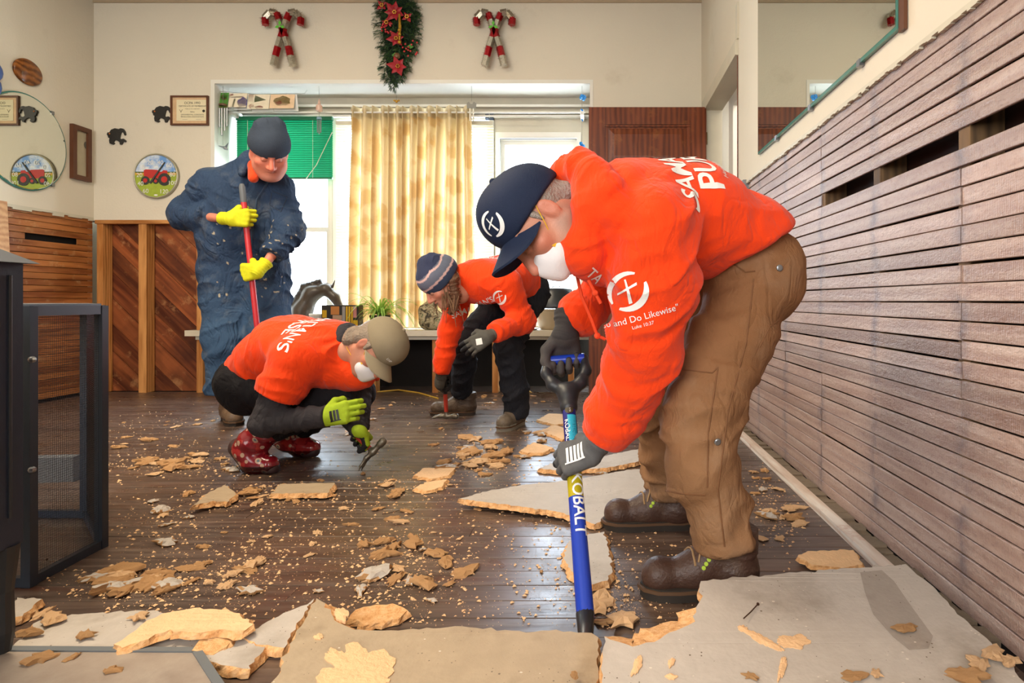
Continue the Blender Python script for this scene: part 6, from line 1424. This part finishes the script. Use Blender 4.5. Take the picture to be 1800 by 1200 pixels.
uu_, ff_, rr_ = R4.col[2], R4.col[1], R4.col[0]; decal('hat_lettering', text2d('STIHL', .034, bold=.01), bvh_of(bv4, bf4), hloc(HC4, R4, 1.22, (.01, .11, .042)), rr_, uu_, M_black, ho4, .0015, .2, .008) if False else decal('hat_mark', merge2d(*[([(-.03 + .015 * i, -.008), (-.02 + .015 * i, -.008), (-.02 + .015 * i, .008), (-.03 + .015 * i, .008)], [(0, 1, 2, 3)], 0, 0, 1) for i in range(5)]), bvh_of(bv4, bf4), hloc(HC4, R4, 1.22, (.0, .11, .042)), rr_, uu_, M_black, ho4, .0012, .2, .008)
YG = C('#d6d622'); GY = C('#6d6a5c')
glove(p4, 'bright yellow work glove high on the red bar', wR4, dR4, nR4, 1, (.95, 1.3, 1.0), YG, GY, V(J['elR']), YG, h=.0034, sc=1.1, g=.002, tip=.3); glove(p4, 'bright yellow work glove lower on the red bar', wL4, dL4, nL4, -1, (.95, 1.3, 1.0), YG, GY, V(J['elL']), YG, h=.0034, sc=1.1, g=.002, tip=.3)
boot(p4, (-2.215, 3.79, 0), (.62, -.78, 0), C('#6b5643'), None, 1.05, .15, 'tan work boot beside the crouching figure', False, .006); boot(p4, (-1.95, 3.82, 0), (.45, -.9, 0), C('#6b5643'), None, 1.05, .15, 'tan work boot half hidden by the crouching figure', False, .006)

# ================================================================== TOOLS
# spade
sp_ = thing('spade', SP(0), 'blue and yellow fibreglass spade with black D-handle levering up the sheet', 'spade')
M_sblue = plain('fibreglass_blue', '#1d3fb0', .22, var=.1); M_syel = plain('fibreglass_yellow', '#b9a81c', .25, var=.2, scale=30); M_poly = plain('handle_polymer', '#23262b', .45, var=.15); M_sdark = plain('fibreglass_navy', '#232a78', .22)
RS = .0195
auto_smooth(MB().tube([SP(0.02), SP(.60), SP(.74)], [RS + .001, RS, RS], 20).build('shaft_lower', M_sblue, sp_)); auto_smooth(MB().tube([SP(.74), SP(.78), SP(.93)], RS, 20).build('shaft_band', M_syel, sp_)); auto_smooth(MB().tube([SP(.93), SP(1.48)], RS * .98, 20).build('shaft_upper', M_sdark, sp_))
s = SDF(.003); e = V((1, 0, 0)) - sa * sa.x; e.normalize(); CBp = SP(1.834)
s.chain([(SP(1.42), .0245), (SP(1.50), .0245), (SP(1.56), .022)], .01); pc = (.02, .02, .02)
for q in (-1, 1): s.chain([(SP(1.53), .019), (SP(1.62) + e * q * .040, .0155), (SP(1.72) + e * q * .058, .0125), (CBp + e * q * .056, .0125)], .018)
v, f, c = s.finish(); mk('d_handle', v, f, M_poly, sp_, True)
auto_smooth(MB().tube([CBp - e * .056, CBp + e * .056], .0145, 16).build('grip_bar', M_sblue, sp_))
bn = e.cross(sa).normalized()
mbl = MB()
for i in range(13):
    for k_ in (0, 1): pass
def bladefn(u_, v_): 
    w_ = .105 * (1 if v_ < .75 else math.sqrt(max(0.02, 1 - ((v_ - .75) / .27) ** 2))); x = (u_ - .5) * 2 * w_; p = V((SP(0).x, 1.255 - .28 * v_, 0)) + V((1, 0, 0)) * x; p.z = .006 + .006 * (1 - v_) + .008 * (abs(u_ - .5) * 2) ** 2; return p
MB().grid(bladefn, 13, 12).grid(lambda u_, v_: bladefn(1 - u_, v_) - V((0, 0, .003)), 13, 12).build('blade', plain('blade_steel', '#6d7076', .35, .9), sp_, True)
MB().tube([SP(.05), SP(0) + V((0, -.03, -.006)), V((SP(0).x, 1.24, .011))], [.021, .017, .008], 14).build('socket', plain('socket_steel', '#4d5056', .4, .8), sp_, True)
shv = []; 
def shaft_decal(name, shape, u0, mat, flip=1, ang=0.0):
    vs, fs = fine(*shape, .006); O = SP(u0); vd = (V((0, 0, EYE)) - O); vd = (vd - sa * vd.dot(sa)).normalized(); sd_ = sa.cross(vd).normalized(); out = []
    for x, y_ in vs:
        a = ang + y_ / RS; out.append(O - sa * x * flip + (vd * math.cos(a) + sd_ * math.sin(a) * flip) * (RS + .0012))
    mk(name, out, fs, mat, sp_)
shaft_decal('shaft_lettering', text2d('KOBALT', .042, bold=.012), .69, M_print, 1, -.35)
shaft_decal('teal_label', ([(-.05, -.012), (.05, -.012), (.05, .012), (-.05, .012)], [(0, 1, 2, 3)]), 1.20, plain('label_teal', '#2aa7c4', .4), 1, .3)
shaft_decal('label_lettering', text2d('FIBERGLASS', .013), 1.20, plain('label_ink', '#123a55', .5), 1, .25); shaft_decal('upper_lettering', text2d('KOBALT', .02, bold=.01), 1.20, M_print, 1, -.75)
shaft_decal('round_badge', (blob(0, 0, .012, .012, 14, 0), [tuple(range(14))]), 1.37, plain('badge_olive', '#3c3420', .5), 1, 0); shaft_decal('badge_lettering', text2d('15 YR', .006), 1.37, M_print, 1, 0)
# hammers
def hammer(label, a, b, headdir, grips, sc=1.0):
    a, b = V(a), V(b); d = (b - a).normalized(); hd = V(headdir); hd = (hd - d * hd.dot(d)).normalized(); n = d.cross(hd); t = thing('claw_hammer', b, label, 'hammer', 'claw hammers')
    auto_smooth(MB().tube([a, a.lerp(b, .3), a.lerp(b, .46)], [.015, .014, .012], 10).build('rubber_grip', plain('grip_dark', '#26282c', .6), t)); auto_smooth(MB().tube([a.lerp(b, .44), a.lerp(b, .86)], [.0125, .0115], 10).build('handle', plain('handle_red', '#c8402f', .4), t))
    s = SDF(.003); c_ = b - d * .008; s.cap(a.lerp(b, .84), c_, .010, .013, .01).cap(c_, c_ + hd * .045, .013, .0115, .01).cap(c_ + hd * .045, c_ + hd * .058, .0165, .0165, .006)
    for q in (-1, 1): s.chain([(c_, .011), (c_ - hd * .035 + n * q * .008 - d * .002, .0085), (c_ - hd * .07 + n * q * .013 - d * .0 + d * .006, .005), (c_ - hd * .09 + n * q * .015 + d * .014, .003)], .008)
    v, f, c = s.finish(); mk('hammer_head', v, f, plain('hammer_steel', '#7a7468', .4, .75, var=.25, scale=40), t, True); return t
hammer('claw hammer with red handle held by the crouching person', HM0, HM1 + V((0, 0, .004)), (.8, .1, .6), 0)
hammer('claw hammer with red handle held by the bending woman', HA0 + V((0, 0, .03)), HA1 + V((0, 0, .012)), (1, -.1, 0), 0)
# long red bar
t = thing('digging_bar', BBm, 'long red steel bar with a grey tip held upright by the man in coveralls', 'bar')
auto_smooth(MB().tube([BT.lerp(BBm, .075), BBm + V((0, 0, .02))], .0155, 14).build('red_shaft', plain('bar_red', '#c3303a', .35, var=.1), t)); auto_smooth(MB().tube([BT, BT.lerp(BBm, .012), BT.lerp(BBm, .075)], [.010, .017, .0165], 14).build('grey_tip', plain('bar_tip', '#5b6066', .5), t))
MB().box(BBm + V((-.03, -.012, 0)), BBm + V((.03, .012, .03))).build('chisel_foot', M_steel, t)

# ================================================================== BROKEN PARTICLE BOARD ON THE FLOOR
def board_face(name, c1, c2, c3):
    s = NT(name); v = s.coords(); col = s.mix(s.noise(v, 22, 6, .7), C(c1), C(c2)); col = s.mix(s.math('MULTIPLY', s.math('SUBTRACT', s.noise(v, 5, 5, .6), .56, clamp=True), 4, clamp=True), col, C(c3))
    sp = s.voro(v, 75, 'F1'); col = s.mix(s.math('LESS_THAN', sp, s.math('MULTIPLY', s.math('SUBTRACT', s.noise(v, 13, 3), .42, clamp=True), .55)), col, C('#6b5d4d')); sp2 = s.voro(s.coords((1, 1.7, 1)), 38, 'F1'); col = s.mix(s.math('LESS_THAN', sp2, s.math('MULTIPLY', s.math('SUBTRACT', s.noise(v, 9, 3), .44, clamp=True), .5)), col, C('#ddd3c4'))
    s.bump(s.noise(v, 90, 4), .3, .003); return s.fin(col, .62, 0, .35)
M_bf = board_face('board_face_grey', '#b0a69c', '#cbc1b6', '#948779'); M_bf2 = board_face('board_face_tan', '#a08d74', '#bda88c', '#87735b')
def core():
    s = NT('board_core'); v = s.coords((1, 1, 1), True); n = s.noise(v, 70, 5, .7); col = s.ramp(n, [(.3, C('#cd9058')), (.5, C('#e6b27c')), (.7, C('#f0c797'))]); s.bump(s.noise(v, 140, 4, .7), .8, .006); return s.fin(col, .9, 0, .15)
M_core = core(); M_core2 = plain('board_core_pale', '#e8bd8e', .9, var=.15, scale=50, bump=.6, bscale=120, bd=.005)
def GP(px, py, pl):                                      # point seen at a pixel on the tilted plane z = a + b y
    return P(px, py, (EYE - pl[0]) / ((py - CY) / F + pl[1]))
def sheet(name, label, cat, outline, thick=.016, mat=None, jag=.006, step=.018, seed=1, core_w=(.002, .010), group=None, parent=None, wide=None, plane=None):
    """outline: (px, py, height) of the top edge, walked round; the broken edge shows the core"""
    rr = random.Random(seed); W_ = [G(*p) for p in outline] if plane is None else [GP(p[0], p[1], plane) for p in outline]; top = []; bot = []
    A = sum(W_[i].x * W_[(i + 1) % len(W_)].y - W_[(i + 1) % len(W_)].x * W_[i].y for i in range(len(W_))); sg = 1 if A > 0 else -1
    for i, a in enumerate(W_):
        b = W_[(i + 1) % len(W_)]; L_ = (b - a).length; n = max(1, int(L_ / step)); nx_ = V((b.y - a.y, a.x - b.x, 0)).normalized() * sg; lo, hi = core_w
        if wide and i in wide: lo, hi = wide[i]
        for k in range(n):
            j = rr.gauss(0, jag) if k else 0; p = a.lerp(b, k / n) + nx_ * j; o = rr.uniform(lo, hi); q = p + nx_ * o; q.z = max(.0008, p.z - thick); top.append(p); bot.append(q)
    n = len(top); tri = tessellate_polygon([[V((p.x, p.y, 0)) for p in top]]); m = MB(); ft = []
    for t3 in tri:
        a, b, c = t3; ft.append((a, b, c) if (top[b] - top[a]).cross(top[c] - top[a]).z > 0 else (a, c, b))
    m.add(top, ft, 0); m.add(bot, [tuple(reversed(f)) for f in ft], 1); mid = [t_.lerp(b_, .5) + V((rr.uniform(-1, 1), rr.uniform(-1, 1), rr.uniform(-.3, .3))) * .003 for t_, b_ in zip(top, bot)]
    m.add(bot + mid, [((i, (i + 1) % n, n + (i + 1) % n, n + i) if sg > 0 else (n + i, n + (i + 1) % n, (i + 1) % n, i)) for i in range(n)], 1); m.add(mid + top, [((i, (i + 1) % n, n + (i + 1) % n, n + i) if sg > 0 else (n + i, n + (i + 1) % n, (i + 1) % n, i)) for i in range(n)], 1)
    o = m.build(name, [mat or M_bf, M_core], parent)
    if parent is None: tag(o, label, cat, group)
    return o
def patch_on(sh, px, py, rx, ry, pl, seed, rot=0.0):
    q = random.Random(seed); n = 40; pts = []; ph = [q.uniform(0, 6.28) for _ in range(5)]
    for i in range(n):
        a = 2 * math.pi * i / n; r = 1 + q.uniform(-.14, .14) + sum(.10 / (k_ + 1) ** .4 * math.sin((k_ + 2) * a + ph[k_]) for k_ in range(5)); x, y_ = rx * r * math.cos(a), ry * r * math.sin(a); pts.append(GP(px + x * math.cos(rot) - y_ * math.sin(rot), py + x * math.sin(rot) + y_ * math.cos(rot), pl) + V((0, 0, .002)))
    c = sum(pts, V()) / n; c.z += .002; m = MB(); m.add(pts + [c], [(i, (i + 1) % n, n) if (pts[i] - c).cross(pts[(i + 1) % n] - c).z > 0 else ((i + 1) % n, i, n) for i in range(n)]); low = [p - V((0, 0, .006)) for p in pts]
    m.add(pts + low, [(i, n + i, n + (i + 1) % n, (i + 1) % n) for i in range(n)]); m.build('torn_patch', M_core2, sh)
# the two big sheets at the front
PL1, PL2 = (-.108, .1347), (-.030, .055)
s1 = sheet('particle_board_sheet', 'large grey particle board sheet being pried up along the bare lath wall', 'board', [(1062, 1118, .045), (1112, 1136, .050), (1150, 1128, .055), (1188, 1108, .062), (1222, 1092, .070), (1228, 1060, .076), (1232, 1021, .085), (1300, 1014, .086), (1400, 1006, .086), (1500, 998, .086), (1592, 991, .086), (1640, 1030, .075), (1720, 1110, .055), (1768, 1160, .045), (1850, 1260, .03), (1990, 1420, .022), (1060, 1420, .022), (1056, 1230, .030)], .017, M_bf, .0035, .014, 3, (.002, .006), wide={0: (.03, .06), 1: (.04, .075), 2: (.04, .08), 3: (.04, .07), 4: (.02, .045)}, plane=PL1)
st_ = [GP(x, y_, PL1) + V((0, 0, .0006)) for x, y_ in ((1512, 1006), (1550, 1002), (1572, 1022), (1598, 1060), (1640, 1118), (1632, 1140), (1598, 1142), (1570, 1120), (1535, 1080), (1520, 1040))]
mk('dark_patch', st_, [tuple(range(len(st_) - 1, -1, -1))], board_face('board_face_dark', '#988d83', '#ada297', '#83776c'), s1)  # irregular patch a little darker than the board around it
for k, (px, py, rx, ry, rot) in enumerate(((1340, 1125, 36, 7, .5), (1395, 1128, 28, 12, .1), (1305, 1105, 8, 5, 0), (1120, 1170, 7, 18, .3), (1180, 1165, 5, 9, .4), (1375, 1175, 6, 22, .2), (1180, 1190, 9, 5, 0))): patch_on(s1, px, py, rx, ry, PL1, k + 60, rot)
s2 = sheet('particle_board_sheet', 'tan particle board sheet with torn corners across the front of the floor', 'board', [(556, 1051, .048), (572, 1060, .046), (588, 1090, .042), (622, 1106, .040), (700, 1108, .040), (762, 1104, .040), (800, 1100, .042), (900, 1108, .042), (990, 1110, .044), (1040, 1112, .044), (1052, 1120, .044), (1048, 1200, .032), (1046, 1420, .02), (500, 1420, .02), (476, 1200, .030), (520, 1115, .040)], .017, M_bf2, .0035, .014, 5, (.002, .008), wide={1: (.01, .03), 2: (.015, .035), 8: (.01, .03)}, plane=PL2)
for k, (px, py, rx, ry, rot) in enumerate(((640, 1172, 48, 40, .3), (596, 1160, 26, 14, .6), (620, 1195, 60, 22, 0), (560, 1120, 8, 5, 0), (600, 1080, 14, 10, .8))): patch_on(s2, px, py, rx, ry, PL2, k + 80, rot)
P_ = [('particle_board_piece', 'pointed grey particle board slab lying under the spade shaft', [(806, 876, .03), (860, 862, .034), (925, 851, .036), (1010, 843, .036), (1100, 826, .034), (1180, 820, .03), (1200, 850, .025), (1120, 880, .022), (1046, 921, .018), (1020, 912, .02), (985, 900, .026), (930, 892, .03), (870, 884, .03)], M_bf),
      ('particle_board_piece', 'narrow grey particle board strip beside the toe of the far boot', [(1000, 950, .018), (1030, 940, .018), (1062, 934, .018), (1070, 965, .017), (1076, 1000, .017), (1068, 1020, .017), (1042, 1027, .017), (1004, 1002, .017), (990, 980, .017)], M_bf),
      ('particle_board_piece', 'flat grey particle board piece behind the gloved hand on the shaft', [(948, 823, .017), (975, 813, .018), (1040, 806, .02), (1130, 787, .022), (1135, 808, .02), (1066, 822, .018), (985, 827, .017)], M_bf),
      ('particle_board_piece', 'clean-cut tan particle board offcut in the middle of the floor', [(478, 867, .022), (492, 850, .022), (588, 848, .022), (576, 866, .022)], M_bf2),
      ('particle_board_piece', 'grey particle board piece leaning on crumbs left of the clean-cut offcut', [(340, 888, .03), (362, 868, .03), (395, 852, .03), (416, 868, .024), (400, 882, .02), (375, 880, .022)], M_bf2),
      ('particle_board_piece', 'tan particle board chunk on the floor behind the big grey sheet', [(1402, 978, .022), (1420, 968, .022), (1500, 966, .022), (1516, 992, .02), (1480, 998, .02), (1430, 992, .02)], M_core2),
      ('particle_board_piece', 'grey particle board sheet lying at the hearth edge', [(18, 1140, .017), (70, 1090, .017), (150, 1078, .017), (270, 1072, .017), (340, 1092, .017), (430, 1100, .017), (470, 1128, .017), (440, 1175, .017), (388, 1168, .017), (345, 1141, .021)], M_bf),
      ('particle_board_piece', 'small grey board corner beside the mesh screen foot', [(12, 1085, .018), (30, 1050, .018), (74, 1052, .018), (40, 1082, .018)], M_bf),
      ('particle_board_piece', 'grey particle board piece tucked against the tan front sheet', [(425, 1120, .02), (470, 1092, .022), (540, 1062, .026), (552, 1052, .026), (520, 1100, .024), (500, 1138, .02), (450, 1132, .02)], M_bf),
      ('particle_board_piece', 'pale orange particle board flake with a flat face before the big slab', [(728, 836, .012), (745, 822, .014), (800, 822, .012), (790, 834, .010), (760, 841, .010)], M_core2),
      ('particle_board_piece', 'orange flake lying just in front of the flat-faced flake', [(728, 858, .012), (745, 848, .012), (786, 842, .012), (776, 856, .010), (752, 862, .010)], M_core2),
      ('particle_board_piece', 'wedge of orange particle board beyond the gloved hand', [(914, 792, .016), (938, 777, .018), (972, 786, .014), (955, 795, .012), (928, 796, .012)], M_core2),
      ('particle_board_piece', 'broken particle board flat near the bending woman', [(944, 738, .012), (965, 726, .012), (1000, 728, .012), (1008, 742, .012), (975, 746, .012)], M_core2),
      ('particle_board_piece', 'second broken flat of particle board behind the spade handle', [(950, 756, .012), (975, 746, .012), (1012, 760, .012), (990, 772, .012)], M_core2),
      ('particle_board_piece', 'big curled orange slab of torn core lying on the hearth edge sheet', [(200, 1132, .032), (248, 1098, .045), (285, 1078, .052), (340, 1068, .055), (400, 1070, .052), (446, 1096, .045), (430, 1108, .04), (385, 1106, .042), (350, 1112, .042), (300, 1106, .042), (262, 1122, .038), (215, 1138, .030)], M_core2),
      ('particle_board_piece', 'orange torn flap in front of the curled slab', [(338, 1142, .024), (352, 1122, .028), (400, 1112, .03), (422, 1106, .03), (405, 1128, .024), (375, 1150, .02)], M_core),
      ('particle_board_piece', 'fan-shaped orange flake before the tan front sheet', [(616, 1080, .014), (640, 1066, .02), (690, 1060, .022), (716, 1072, .016), (700, 1088, .012), (640, 1100, .010)], M_core)]
for i, (nm, lab, ol, mt) in enumerate(P_): sheet(nm, lab, 'board', ol, .012 if mt in (M_core, M_core2) else .016, mt, .003, .012, 20 + i, (.003, .014))
# ---- chips: a few shapes, many individuals
def chip_mesh(seed):
    q = random.Random(seed); n = 15; m = MB(); base = [1 + q.uniform(-.45, .3) for _ in range(n)]
    def ring(s_, z_, jx): return [V((math.cos(2 * math.pi * i / n) * base[i] * s_ * (1 + q.uniform(-jx, jx)) , math.sin(2 * math.pi * i / n) * base[i] * s_ * .62 * (1 + q.uniform(-jx, jx)), z_ + q.uniform(-.09, .09) * (0 if z_ == 0 else 1))) for i in range(n)]
    rs = [ring(.82, 0, .08), ring(1.0, .14, .16), ring(.86, .24, .18), ring(.6, .33, .25)]; vs = sum(rs, []); fs = [tuple(range(n - 1, -1, -1))]
    for r in range(3): fs += [(r * n + i, r * n + (i + 1) % n, (r + 1) * n + (i + 1) % n, (r + 1) * n + i) for i in range(n)]
    c = len(vs); vs.append(V((q.uniform(-.2, .2), q.uniform(-.1, .1), .34))); fs += [(3 * n + i, 3 * n + (i + 1) % n, c) for i in range(n)]
    me = bpy.data.meshes.new('chip'); me.from_pydata([tuple(v) for v in vs], [], fs); me.materials.append(M_core if seed % 3 else M_core2); me.update(); return me
CH_ = [chip_mesh(i) for i in range(12)]
def chip_grey(seed):
    me = chip_mesh(seed).copy(); me.materials.clear(); me.materials.append(M_core); me.materials.append(M_bf)
    me.polygons.foreach_set('material_index', [1 if p.normal.z > .7 else 0 for p in me.polygons]); return me
CG_ = [chip_grey(40 + i) for i in range(3)]
rr = random.Random(21); count = 0
def chip(px, py, size, z=0.0, grey=False, label='broken orange particle board chip among the debris on the floor', group='particle board chips'):
    global count
    p = G(px, py, z); o = bpy.data.objects.new('particle_board_chip', rr.choice(CG_ if grey else CH_)); COL.objects.link(o); o.location = (p.x, p.y, z + .0003); o.rotation_euler = (rr.uniform(-.10, .10), rr.uniform(-.10, .10), rr.uniform(0, 6.28)); k = size / 2; o.scale = (k * rr.uniform(.85, 1.2), k * rr.uniform(.8, 1.3), min(.05, k * rr.uniform(.6, 1.1)) if size > .03 else k); tag(o, label.replace('%s', 'grey-faced' if grey else 'orange'), 'wood chip', group); count += 1
zones = [(850, 800, 50, 26, 26, .03, .10, .2), (320, 816, 100, 12, 26, .03, .10, .1), (470, 868, 110, 16, 16, .02, .06, .1), (700, 855, 60, 18, 10, .02, .06, .1), (300, 922, 45, 30, 6, .03, .07, .3), (560, 930, 160, 40, 14, .015, .05, .1), (240, 1020, 110, 24, 18, .03, .09, .15), (420, 1010, 70, 34, 10, .02, .06, .1), (690, 1015, 80, 34, 14, .025, .09, .2), (700, 962, 60, 20, 8, .02, .06, .1), (1090, 1055, 34, 34, 9, .03, .08, .1), (1020, 985, 55, 45, 8, .015, .05, .2), (960, 756, 60, 22, 12, .03, .09, .2), (850, 700, 220, 16, 14, .02, .06, .1), (640, 745, 110, 34, 12, .02, .05, .1), (240, 765, 120, 30, 14, .02, .07, .1), (1375, 900, 34, 40, 12, .025, .07, .1), (1340, 850, 20, 40, 6, .03, .06, .2), (1060, 850, 60, 30, 8, .02, .05, .1), (900, 880, 120, 40, 10, .015, .05, .2), (360, 740, 100, 20, 6, .015, .04, .1)]
labs = ['in the heap beyond the pointed slab', 'in the long heap behind the red boots', 'around the clean-cut offcut', 'between the offcut and the pointed slab', 'left of the sawdust in the middle of the floor', 'in the sawdust in the middle of the floor', 'in the scatter beside the mesh screen foot', 'before the curled slab', 'in the heap behind the tan front sheet', 'in the cluster in front of the wide bare boards', 'by the toe of the nearest work boot', 'beside the grey strip under the spade', 'near the feet of the bending woman', 'under the window ledge', 'on the floor before the crouching person', 'on the floor below the diagonal boards', 'between the work boots and the lath wall', 'behind the trouser leg along the lath wall', 'on the pointed grey slab', 'before the pointed grey slab', 'beside the boot of the man in coveralls']
for (cx, cy, sx, sy, n, s0, s1_, g), lab in zip(zones, labs):
    for _ in range(n):
        px, py = rr.gauss(cx, sx * .6), rr.gauss(cy, sy * .6); py = max(696, min(1095, py))
        if px < 60 or (px < 190 and py < 1010): continue
        q = G(px, py)
        if q.x > .73: continue
        if math.hypot(q.x - .26, q.y - 1.56) < .2 or math.hypot(q.x - .17, q.y - 2.02) < .17 or math.hypot(q.x + 1.42, q.y - 2.66) < .1: continue
        chip(px, py, 1.35 * (s0 + (s1_ - s0) * rr.random() ** 1.4), 0, rr.random() < g, 'broken %s particle board chip %s' % ('%s', lab), 'chips ' + lab)
for px, py, s_ in ((70, 1160, .05), (92, 1090, .07), (50, 1115, .06), (150, 1118, .05), (130, 1155, .04), (75, 1080, .05), (195, 1180, .04), (245, 1085, .05)): chip(px, py, s_, .02, False, 'orange crumb of particle board on the hearth edge', 'crumbs at the hearth')
for px, py, s_ in ((1592, 1106, .055), (1720, 1168, .05), (1745, 1150, .06), (1775, 1165, .05), (1700, 1190, .06), (1540, 1185, .03), (1500, 1190, .05), (1320, 1190, .03), (1010, 1190, .03)): chip(px, py, s_, GP(px, py, PL1).z, False, 'orange particle board flake lying on the big grey sheet', 'flakes on the big sheet')
# ---- loose sawdust and crumbs
R_ = np.random.default_rng(5); pts = []
for cx, cy, sx, sy, n, s0, s1_, g in zones: pts.append(np.stack([R_.normal(cx, sx * .9, n * 34), R_.normal(cy, sy * .9, n * 34)], 1))
pts.append(np.stack([R_.uniform(180, 1320, 3600), 700 + 400 * R_.random(3600) ** .8], 1)); pp = np.concatenate(pts); pp = pp[(pp[:, 1] > 692) & (pp[:, 1] < 1112) & (pp[:, 0] > 60)]
Yv = F * EYE / (pp[:, 1] - CY); Xv = (pp[:, 0] - CX) / F * Yv; ok = (Xv < .75) & (Xv > XL + .1) & (Yv < YB - .05); ok &= ~((pp[:, 0] < 190) & (pp[:, 1] < 1000)); Xv, Yv = Xv[ok], Yv[ok]; n = len(Xv)
sz = .0009 + .0048 * R_.random(n) ** 4; an = R_.uniform(0, 6.28, n); vs = np.zeros((n, 4, 3)); 
for k in range(3):
    a = an + k * 2.09 + R_.uniform(-.5, .5, n); vs[:, k, 0] = Xv + np.cos(a) * sz * 1.3; vs[:, k, 1] = Yv + np.sin(a) * sz * 1.3; vs[:, k, 2] = .0004
vs[:, 3, 0] = Xv; vs[:, 3, 1] = Yv; vs[:, 3, 2] = .0006 + sz * .8
b = np.arange(n)[:, None] * 4; fs = np.concatenate([b + np.array([[0, 1, 3]]), b + np.array([[1, 2, 3]]), b + np.array([[2, 0, 3]])]); o = mk('sawdust', vs.reshape(-1, 3), fs, M_core2); tag(o, 'loose orange sawdust and crumbs scattered over the dark floorboards', 'sawdust', kind='stuff')
# bent nails
for i, (px, py, a) in enumerate(((438, 895, .5), (690, 900, .6), (1320, 1075, .9), (980, 885, .2), (60, 985, 0))):
    q = G(px, py, .003 if i != 2 else .075); d = V((math.cos(a), math.sin(a), 0)) * .035; t = thing('nail', q, ('rusty nail lying near the clean-cut offcut', 'rusty nail in the middle of the sawdust', 'rusty nail on the big grey sheet', 'rusty nail before the pointed slab', 'rusty nail by the mesh screen')[i], 'nail', 'loose nails'); MB().tube([q - d, q, q + d + V((0, 0, .003))], .0014, 5).build('shank', plain('rust', '#4a3022', .7, .4), t); MB().lathe(q + d + V((0, 0, .003)), [(.0035, 0), (.0035, .001)], d, 8).build('nail_head', plain('rust_head', '#4a3022', .7, .4), t)
bpy.context.view_layer.update()
